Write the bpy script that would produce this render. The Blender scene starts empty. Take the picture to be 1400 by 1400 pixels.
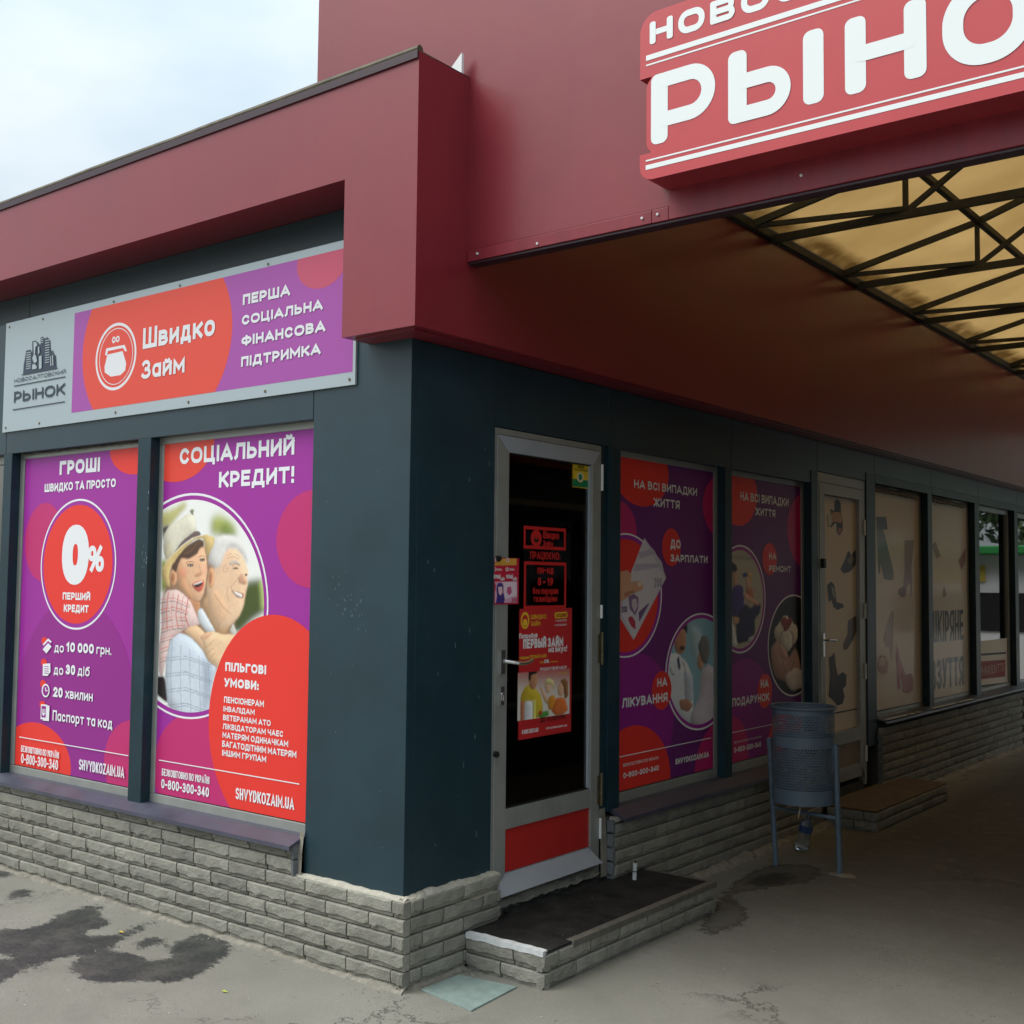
import bpy, bmesh, math, random
import numpy as np
from mathutils import Vector, Matrix

random.seed(7)
rng = np.random.default_rng(7)
S = bpy.context.scene
COL = S.collection
PI = math.pi

# ------------------------------------------------------------------ camera
cam = bpy.data.cameras.new('camera')
cam_o = bpy.data.objects.new('camera', cam)
COL.objects.link(cam_o)
S.camera = cam_o
CF = 1579.607
CYAW, CPITCH, CROLL = 0.66292, 0.06032, 0.01061
CPOS = (3.3985, -3.6361, 1.7070)
cam.sensor_fit = 'HORIZONTAL'
cam.sensor_width = 36.0
cam.lens = 36.0 * CF / 1400.0
cam.clip_start = 0.05
cam.clip_end = 900
_fw = Vector((-math.sin(CYAW) * math.cos(CPITCH), math.cos(CYAW) * math.cos(CPITCH), math.sin(CPITCH)))
_rt = Vector((math.cos(CYAW), math.sin(CYAW), 0))
_up = _rt.cross(_fw)
_r2 = _rt * math.cos(CROLL) + _up * math.sin(CROLL)
_u2 = -_rt * math.sin(CROLL) + _up * math.cos(CROLL)
_m = Matrix((_r2, _u2, -_fw)).transposed().to_4x4()
_m.translation = Vector(CPOS)
cam_o.matrix_world = _m

# ------------------------------------------------------------------ world: overcast sky
SUN_EL, SUN_AZ = math.radians(54), math.radians(218)   # azimuth measured from +Y clockwise
world = bpy.data.worlds.new('World')
S.world = world
world.use_nodes = True
wn, wl = world.node_tree.nodes, world.node_tree.links
wn.clear()
w_out = wn.new('ShaderNodeOutputWorld')
w_bg = wn.new('ShaderNodeBackground')
w_bg2 = wn.new('ShaderNodeBackground')
w_add = wn.new('ShaderNodeAddShader')
sky = wn.new('ShaderNodeTexSky')
sky.sky_type = 'NISHITA'
sky.sun_disc = False
sky.sun_elevation = SUN_EL
sky.sun_rotation = SUN_AZ
sky.dust_density = 4.0
w_bg.inputs['Strength'].default_value = 0.05
wl.new(sky.outputs[0], w_bg.inputs['Color'])
# cloud deck: brighter overhead than at the horizon, as an overcast sky is
tc = wn.new('ShaderNodeTexCoord')
sep = wn.new('ShaderNodeSeparateXYZ')
wl.new(tc.outputs['Generated'], sep.inputs[0])
rmp = wn.new('ShaderNodeMapRange')
rmp.inputs['From Min'].default_value = 0.0
rmp.inputs['From Max'].default_value = 1.0
rmp.inputs['To Min'].default_value = 0.38
rmp.inputs['To Max'].default_value = 1.60
wl.new(sep.outputs['Z'], rmp.inputs['Value'])
nz = wn.new('ShaderNodeTexNoise')
nz.inputs['Scale'].default_value = 2.4
nz.inputs['Detail'].default_value = 5
nz.inputs['Roughness'].default_value = 0.5
mp = wn.new('ShaderNodeMapping')
mp.inputs['Scale'].default_value = (1, 1, 2.2)
mp.inputs['Location'].default_value = (3.1, 1.7, 0.4)
wl.new(tc.outputs['Generated'], mp.inputs[0])
wl.new(mp.outputs[0], nz.inputs['Vector'])
cr = wn.new('ShaderNodeValToRGB')
cr.color_ramp.elements[0].position = 0.36
cr.color_ramp.elements[0].color = (0.56, 0.71, 0.77, 1)
cr.color_ramp.elements[1].position = 0.62
cr.color_ramp.elements[1].color = (0.87, 0.93, 0.945, 1)
wl.new(nz.outputs['Fac'], cr.inputs[0])
wl.new(cr.outputs[0], w_bg2.inputs['Color'])
wl.new(rmp.outputs[0], w_bg2.inputs['Strength'])
wl.new(w_bg.outputs[0], w_add.inputs[0])
wl.new(w_bg2.outputs[0], w_add.inputs[1])
wl.new(w_add.outputs[0], w_out.inputs[0])

sun = bpy.data.lights.new('sun', 'SUN')
sun.energy = 2.0
sun.angle = math.radians(40)
sun.color = (1.0, 0.97, 0.92)
sun_o = bpy.data.objects.new('sun', sun)
COL.objects.link(sun_o)
_sd = Vector((math.sin(SUN_AZ) * math.cos(SUN_EL), math.cos(SUN_AZ) * math.cos(SUN_EL), math.sin(SUN_EL)))
sun_o.rotation_euler = (-_sd).to_track_quat('-Z', 'Y').to_euler()
sun_o.location = _sd * 30

S.view_settings.view_transform = 'Standard'
S.view_settings.look = 'None'
S.view_settings.gamma = 1.0
S.view_settings.exposure = 0.15
S.view_settings.use_curve_mapping = False
S.cycles.max_bounces = 10
S.cycles.diffuse_bounces = 5

# ------------------------------------------------------------------ materials
def lin(c):
    return tuple(((v / 255) / 12.92 if v / 255 <= .04045 else ((v / 255 + .055) / 1.055) ** 2.4) for v in c)

MATS = {}
def mat(name, col, rough=.5, metal=0.0, spec=.5, coat=0.0, coat_rough=.1, noise=0.0, nscale=8.0,
        bump=0.0, bscale=60.0, col2=None, trans=0.0, streak=False, bdist=.004):
    if name in MATS: return MATS[name]
    m = bpy.data.materials.new(name)
    m.use_nodes = True
    n, l = m.node_tree.nodes, m.node_tree.links
    b = n['Principled BSDF']
    b.inputs['Roughness'].default_value = rough
    b.inputs['Metallic'].default_value = metal
    b.inputs['Specular IOR Level'].default_value = spec
    b.inputs['Coat Weight'].default_value = coat
    b.inputs['Coat Roughness'].default_value = coat_rough
    b.inputs['Transmission Weight'].default_value = trans
    b.inputs['Base Color'].default_value = (*col, 1)
    t = n.new('ShaderNodeTexCoord')
    if noise or col2:
        nt = n.new('ShaderNodeTexNoise')
        nt.inputs['Scale'].default_value = nscale
        nt.inputs['Detail'].default_value = 6
        nt.inputs['Roughness'].default_value = .65
        if streak:
            mm = n.new('ShaderNodeMapping')
            mm.inputs['Scale'].default_value = (1, 1, .12)
            l.new(t.outputs['Object'], mm.inputs[0]); l.new(mm.outputs[0], nt.inputs['Vector'])
        else:
            l.new(t.outputs['Object'], nt.inputs['Vector'])
        r = n.new('ShaderNodeValToRGB')
        r.color_ramp.elements[0].position = .3
        r.color_ramp.elements[1].position = .72
        c2 = col2 if col2 else tuple(min(1, c * (1 + noise)) for c in col)
        c1 = tuple(c * (1 - noise) for c in col)
        r.color_ramp.elements[0].color = (*c1, 1)
        r.color_ramp.elements[1].color = (*c2, 1)
        l.new(nt.outputs['Fac'], r.inputs[0])
        l.new(r.outputs[0], b.inputs['Base Color'])
        rr = n.new('ShaderNodeMapRange')
        rr.inputs['To Min'].default_value = max(.02, rough - .08)
        rr.inputs['To Max'].default_value = min(1, rough + .1)
        l.new(nt.outputs['Fac'], rr.inputs['Value'])
        l.new(rr.outputs[0], b.inputs['Roughness'])
    if bump:
        bt = n.new('ShaderNodeTexNoise')
        bt.inputs['Scale'].default_value = bscale
        bt.inputs['Detail'].default_value = 8
        bt.inputs['Roughness'].default_value = .6
        l.new(t.outputs['Object'], bt.inputs['Vector'])
        bp_ = n.new('ShaderNodeBump')
        bp_.inputs['Strength'].default_value = bump
        bp_.inputs['Distance'].default_value = bdist
        l.new(bt.outputs['Fac'], bp_.inputs['Height'])
        l.new(bp_.outputs[0], b.inputs['Normal'])
    MATS[name] = m
    return m

M_red = mat('red composite panel', (.215, .016, .026), .40, spec=.5, coat=.28, coat_rough=.2, noise=.10, nscale=1.3, bump=.12, bscale=1.7, bdist=.02)
def dust(m, col, amount, sc=1.0):
    n, l = m.node_tree.nodes, m.node_tree.links
    b = n['Principled BSDF']; src = b.inputs['Base Color'].links[0].from_socket
    t = n.new('ShaderNodeTexCoord'); mm = n.new('ShaderNodeMapping'); mm.inputs['Scale'].default_value = (9 * sc, 9 * sc, .7 * sc)
    q = n.new('ShaderNodeTexNoise'); q.inputs['Scale'].default_value = 1.0; q.inputs['Detail'].default_value = 7; q.inputs['Roughness'].default_value = .7
    l.new(t.outputs['Object'], mm.inputs[0]); l.new(mm.outputs[0], q.inputs['Vector'])
    r = n.new('ShaderNodeMapRange'); r.inputs['From Min'].default_value = .45; r.inputs['From Max'].default_value = .8; r.inputs['To Max'].default_value = amount
    l.new(q.outputs['Fac'], r.inputs['Value'])
    x = n.new('ShaderNodeMixRGB'); x.inputs[2].default_value = (*col, 1)
    l.new(r.outputs[0], x.inputs[0]); l.new(src, x.inputs[1]); l.new(x.outputs[0], b.inputs['Base Color'])
dust(M_red, (.26, .12, .12), .05)
M_redtrim = mat('red folded flashing', (.22, .018, .030), .42, spec=.5, noise=.2, nscale=9, streak=True)
M_teal = mat('dark teal composite panel', (.011, .036, .050), .42, spec=.4, coat=.25, coat_rough=.28, noise=.22, nscale=2.2, bump=.10, bscale=2.0, bdist=.015)
dust(M_teal, (.08, .10, .10), .04)
M_teal2 = mat('dark teal post enamel', (.010, .033, .046), .38, spec=.35, noise=.25, nscale=5)
M_alu = mat('grey aluminium profile', (.33, .34, .32), .42, metal=.35, noise=.10, nscale=7)
M_alul = mat('pale door rail', (.42, .46, .52), .38, metal=.25, noise=.06, nscale=5)
M_sill = mat('violet grey sheet metal', (.060, .064, .092), .38, metal=.1, spec=.5, noise=.2, nscale=5)
M_capt = mat('weathered roof cap', (.10, .085, .055), .7, noise=.5, nscale=14, bump=.5, bscale=30)
M_mortar = mat('cement mortar', (.24, .225, .185), .95, noise=.3, nscale=12, bump=.8, bscale=90)
M_seam = mat('pale cement', (.42, .40, .33), .95, noise=.2, nscale=30, bump=.8, bscale=90)
M_darkmortar = mat('dark joint', (.055, .052, .044), .95, noise=.4, nscale=20, bump=.6, bscale=90)
def brick_mat(name, c, k=1.0):
    m = mat(name, c, .92, spec=.25, noise=.22, nscale=11, bump=1.0, bscale=85, bdist=.006)
    n, l = m.node_tree.nodes, m.node_tree.links
    # each brick a slightly different tone
    oi = n.new('ShaderNodeObjectInfo'); hs = n.new('ShaderNodeHueSaturation'); mr = n.new('ShaderNodeMapRange')
    mr.inputs['To Min'].default_value = .84 * k; mr.inputs['To Max'].default_value = 1.14 * k
    l.new(oi.outputs['Random'], mr.inputs['Value']); l.new(mr.outputs[0], hs.inputs['Value'])
    src = n['Principled BSDF'].inputs['Base Color'].links[0].from_socket
    l.new(src, hs.inputs['Color']); l.new(hs.outputs[0], n['Principled BSDF'].inputs['Base Color'])
    # shift the noise per brick so that no two faces repeat
    t = [x for x in n if x.type == 'TEX_COORD'][0]
    va = n.new('ShaderNodeVectorMath'); va.operation = 'MULTIPLY_ADD'
    cx = n.new('ShaderNodeCombineXYZ')
    for i in range(3): l.new(oi.outputs['Random'], cx.inputs[i])
    va.inputs[1].default_value = (1, 1, 1)
    sc = n.new('ShaderNodeVectorMath'); sc.operation = 'SCALE'; sc.inputs['Scale'].default_value = 40
    l.new(cx.outputs[0], sc.inputs[0])
    l.new(t.outputs['Object'], va.inputs[0]); l.new(sc.outputs[0], va.inputs[2])
    for x in n:
        if x.type == 'TEX_NOISE':
            l.new(va.outputs[0], x.inputs['Vector'])
    return m
M_brick = brick_mat('split face facing brick', (.275, .268, .230))
M_brickd = brick_mat('grey brick end', (.16, .17, .18))
M_blackmat = mat('black rubber sheet', (.012, .012, .013), .75, spec=.3, noise=.6, nscale=9, bump=.4, bscale=25, col2=(.032, .031, .028))
M_browntop = mat('brown worn step top', (.13, .085, .045), .9, noise=.3, nscale=12, bump=.5, bscale=40)
M_whitestrip = mat('chipped white edging', (.62, .64, .64), .5, noise=.15, nscale=25)
M_edge = mat('pale light gap strip', (.15, .14, .12), .6, metal=.3, noise=.25, nscale=20)
M_slate = mat('green grey slab', (.22, .29, .27), .6, noise=.2, nscale=14, bump=.2, bscale=60)
M_bin = None
M_pipe = mat('blue grey painted tube', (.12, .17, .22), .42, noise=.2, nscale=16)
M_steel = mat('dark painted steel', (.045, .046, .038), .6, noise=.35, nscale=10)
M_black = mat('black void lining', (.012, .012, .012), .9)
M_hinge = mat('worn steel hinge', (.16, .13, .08), .45, metal=.7, noise=.4, nscale=60)
M_chrome = mat('satin chrome handle', (.6, .6, .6), .25, metal=.95)
M_white = mat('white enamel', (.75, .76, .76), .4)
M_intwall = mat('room wall', (.42, .43, .38), .8, noise=.2, nscale=3)
M_intwood = mat('counter board', (.25, .20, .13), .6, noise=.3, nscale=6)
M_sealed = mat('black gasket', (.01, .01, .01), .5)
M_signred = mat('sign face acrylic', (.50, .050, .060), .40, spec=.5, noise=.05, nscale=3)
M_signside = mat('sign return', (.30, .025, .035), .42, noise=.1, nscale=6)
M_signwhite = mat('sign white film', (.78, .83, .83), .45)
M_added_hedge = mat('dark added hedge leaf', (.03, .055, .02), .7, noise=.4, nscale=4)
M_pale = mat('pale house wall', (.30, .28, .25), .8, noise=.15, nscale=.8)
M_dark_trim = mat('dark purple trim', (.035, .014, .022), .45, noise=.15, nscale=6, streak=True)
M_tree = mat('leaf', (.05, .09, .025), .7, noise=.4, nscale=3)
M_bark = mat('bark', (.08, .06, .045), .9, noise=.3, nscale=8)
M_green = mat('green awning', (.03, .25, .06), .5)
M_vanw = mat('white van paint', (.75, .76, .76), .3, coat=.5)
M_yell = mat('yellow board', (.55, .42, .06), .5)

def glass_mat(name, tint, mixv, rough=.02):
    m = bpy.data.materials.new(name); m.use_nodes = True
    n, l = m.node_tree.nodes, m.node_tree.links
    n.clear()
    o = n.new('ShaderNodeOutputMaterial'); g = n.new('ShaderNodeBsdfGlossy'); t = n.new('ShaderNodeBsdfTransparent')
    mx = n.new('ShaderNodeMixShader'); f = n.new('ShaderNodeFresnel'); mr = n.new('ShaderNodeMath'); mr.operation = 'ADD'
    f.inputs['IOR'].default_value = 1.6
    mr.inputs[1].default_value = mixv
    g.inputs['Roughness'].default_value = rough
    t.inputs['Color'].default_value = (*tint, 1)
    l.new(f.outputs[0], mr.inputs[0]); l.new(mr.outputs[0], mx.inputs[0])
    l.new(t.outputs[0], mx.inputs[1]); l.new(g.outputs[0], mx.inputs[2]); l.new(mx.outputs[0], o.inputs[0])
    return m
M_glass = glass_mat('window glass', (.66, .70, .68), .05)
M_glassr = glass_mat('reflecting window glass', (.5, .55, .52), .22)

def print_mat(name, rough, coat, coat_rough=.06, wave=0.0):
    m = bpy.data.materials.new(name); m.use_nodes = True
    n, l = m.node_tree.nodes, m.node_tree.links
    b = n['Principled BSDF']
    a = n.new('ShaderNodeAttribute'); a.attribute_name = 'ink'
    l.new(a.outputs['Color'], b.inputs['Base Color'])
    b.inputs['Roughness'].default_value = rough
    b.inputs['Specular IOR Level'].default_value = .4
    b.inputs['Coat Weight'].default_value = coat
    b.inputs['Coat Roughness'].default_value = coat_rough
    if wave:
        t = n.new('ShaderNodeTexCoord'); q = n.new('ShaderNodeTexNoise'); q.inputs['Scale'].default_value = 1.6
        q.inputs['Detail'].default_value = 1
        u = n.new('ShaderNodeBump'); u.inputs['Strength'].default_value = wave; u.inputs['Distance'].default_value = .05
        l.new(t.outputs['Object'], q.inputs['Vector']); l.new(q.outputs['Fac'], u.inputs['Height'])
        l.new(u.outputs[0], b.inputs['Coat Normal'])
    return m
M_ink = print_mat('printed film', .55, .22, .14, .06)
M_inkb = print_mat('satin print', .5, .12, .2)
M_inkm = print_mat('matt print', .6, 0.0)
M_inkg = print_mat('print behind glass', .5, 1.0, .03, .05)
M_inkgb = print_mat('shoe film behind glass', .5, .35, .10, .10)

# canopy sheet: milky yellow plastic that lets daylight through
def canopy_mat():
    m = bpy.data.materials.new('yellow polycarbonate'); m.use_nodes = True
    n, l = m.node_tree.nodes, m.node_tree.links
    n.clear()
    o = n.new('ShaderNodeOutputMaterial'); d = n.new('ShaderNodeBsdfDiffuse'); t = n.new('ShaderNodeBsdfTranslucent')
    mx = n.new('ShaderNodeMixShader'); mx.inputs[0].default_value = .62
    tc_ = n.new('ShaderNodeTexCoord'); q = n.new('ShaderNodeTexNoise'); q.inputs['Scale'].default_value = 1.3; q.inputs['Detail'].default_value = 7
    r = n.new('ShaderNodeValToRGB')
    r.color_ramp.elements[0].color = (.64, .50, .29, 1); r.color_ramp.elements[0].position = .3
    r.color_ramp.elements[1].color = (.80, .65, .41, 1); r.color_ramp.elements[1].position = .7
    l.new(tc_.outputs['Object'], q.inputs['Vector']); l.new(q.outputs['Fac'], r.inputs[0])
    # brown dirt collects along the eaves
    sp = n.new('ShaderNodeSeparateXYZ'); l.new(tc_.outputs['Object'], sp.inputs[0])
    q2 = n.new('ShaderNodeTexNoise'); q2.inputs['Scale'].default_value = 7; q2.inputs['Detail'].default_value = 8
    l.new(tc_.outputs['Object'], q2.inputs['Vector'])
    mr = n.new('ShaderNodeMapRange'); mr.inputs['From Min'].default_value = .22; mr.inputs['From Max'].default_value = .36
    mr.inputs['To Min'].default_value = 1; mr.inputs['To Max'].default_value = 0
    l.new(sp.outputs['X'], mr.inputs['Value'])
    ml = n.new('ShaderNodeMath'); ml.operation = 'MULTIPLY'; l.new(mr.outputs[0], ml.inputs[0]); l.new(q2.outputs['Fac'], ml.inputs[1])
    mr2 = n.new('ShaderNodeMapRange'); mr2.inputs['From Min'].default_value = .14; mr2.inputs['From Max'].default_value = .6
    l.new(ml.outputs[0], mr2.inputs['Value'])
    mc = n.new('ShaderNodeMixRGB'); mc.inputs[2].default_value = (.34, .24, .12, 1)
    l.new(mr2.outputs[0], mc.inputs[0]); l.new(r.outputs[0], mc.inputs[1])
    l.new(mc.outputs[0], d.inputs[0]); l.new(mc.outputs[0], t.inputs[0])
    l.new(d.outputs[0], mx.inputs[1]); l.new(t.outputs[0], mx.inputs[2]); l.new(mx.outputs[0], o.inputs[0])
    return m
M_canopy = canopy_mat()

# ------------------------------------------------------------------ object helpers
def link(name, mesh, parent=None, loc=None):
    o = bpy.data.objects.new(name, mesh)
    COL.objects.link(o)
    if parent is not None: o.parent = parent
    if loc is not None: o.location = loc
    return o
def thing(name, label, cat, loc=(0, 0, 0), rz=0, group=None):
    o = link(name, None, None, loc)
    o.empty_display_size = .1
    o.rotation_euler = (0, 0, rz)
    tag(o, label, cat, group)
    return o
def tag(o, label, cat, group=None):
    o['label'] = label; o['category'] = cat
    if group: o['group'] = group
    return o
class MB:
    """collects simple shapes, then links them as one mesh object"""
    def __init__(s): s.v = []; s.f = []; s.mi = []
    def add(s, v, f, mi=0):
        o = len(s.v); s.v += [tuple(x) for x in v]; s.f += [tuple(i + o for i in q) for q in f]; s.mi += [mi] * len(f); return s
    def box(s, x0, x1, y0, y1, z0, z1, mi=0):
        x0, x1 = min(x0, x1), max(x0, x1); y0, y1 = min(y0, y1), max(y0, y1); z0, z1 = min(z0, z1), max(z0, z1)
        v = [(x0, y0, z0), (x1, y0, z0), (x1, y1, z0), (x0, y1, z0), (x0, y0, z1), (x1, y0, z1), (x1, y1, z1), (x0, y1, z1)]
        return s.add(v, [(0, 3, 2, 1), (4, 5, 6, 7), (0, 1, 5, 4), (1, 2, 6, 5), (2, 3, 7, 6), (3, 0, 4, 7)], mi)
    def tube(s, a, b, r, n=12, r2=None, mi=0, cap=True):
        a, b = Vector(a), Vector(b); d = (b - a).normalized()
        u = d.orthogonal().normalized(); w = d.cross(u); r2 = r if r2 is None else r2
        v = [a + (u * math.cos(t) + w * math.sin(t)) * r for t in [2 * PI * k / n for k in range(n)]]
        v += [b + (u * math.cos(t) + w * math.sin(t)) * r2 for t in [2 * PI * k / n for k in range(n)]]
        f = [(k, (k + 1) % n, n + (k + 1) % n, n + k) for k in range(n)]
        if cap: f += [tuple(range(n - 1, -1, -1)), tuple(range(n, 2 * n))]
        return s.add(v, f, mi)
    def bar(s, a, b, w, h, mi=0):
        """rectangular bar from a to b, w across (horizontal), h the other way"""
        a, b = Vector(a), Vector(b); d = (b - a).normalized()
        u = d.cross(Vector((0, 0, 1)))
        if u.length < .05: u = Vector((1, 0, 0))
        u.normalize(); k = u.cross(d).normalized()
        v = []
        for p in (a, b):
            for (i, j) in ((-1, -1), (1, -1), (1, 1), (-1, 1)): v.append(p + u * i * w / 2 + k * j * h / 2)
        return s.add(v, [(0, 1, 2, 3), (7, 6, 5, 4), (0, 4, 5, 1), (1, 5, 6, 2), (2, 6, 7, 3), (3, 7, 4, 0)], mi)
    def build(s, name, m, parent=None, smooth=False, bevel=0, loc=None):
        me = bpy.data.meshes.new(name)
        me.from_pydata(s.v, [], s.f)
        ms = m if isinstance(m, (list, tuple)) else [m]
        for x in ms: me.materials.append(x)
        if len(ms) > 1: me.polygons.foreach_set('material_index', s.mi)
        if bevel:
            b = bmesh.new(); b.from_mesh(me)
            bmesh.ops.recalc_face_normals(b, faces=b.faces)
            ed = [e for e in b.edges if len(e.link_faces) == 2 and e.calc_face_angle(0) > .6]
            bmesh.ops.bevel(b, geom=ed, offset=bevel, segments=2, affect='EDGES', profile=.6)
            b.to_mesh(me); b.free()
        else:
            b = bmesh.new(); b.from_mesh(me); bmesh.ops.recalc_face_normals(b, faces=b.faces); b.to_mesh(me); b.free()
        if smooth:
            for p in me.polygons: p.use_smooth = True
            me.set_sharp_from_angle(angle=.7)
        me.update()
        return link(name, me, parent, loc)
def box(name, x0, x1, y0, y1, z0, z1, m, parent, bevel=.003):
    return MB().box(x0, x1, y0, y1, z0, z1).build(name, m, parent, bevel=bevel)

# plane helper: face 'A' is the left facade (plane y, looking to -Y), face 'B' the right one (plane x, looking to +X)
def P3(face, u, d, z):
    """d metres OUT of the wall surface"""
    return (u, -d, z) if face == 'A' else (d, u, z)
def fbox(mb, face, u0, u1, z0, z1, d0, d1, mi=0):
    if face == 'A': return mb.box(u0, u1, -d1, -d0, z0, z1, mi)
    return mb.box(d0, d1, u0, u1, z0, z1, mi)

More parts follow.
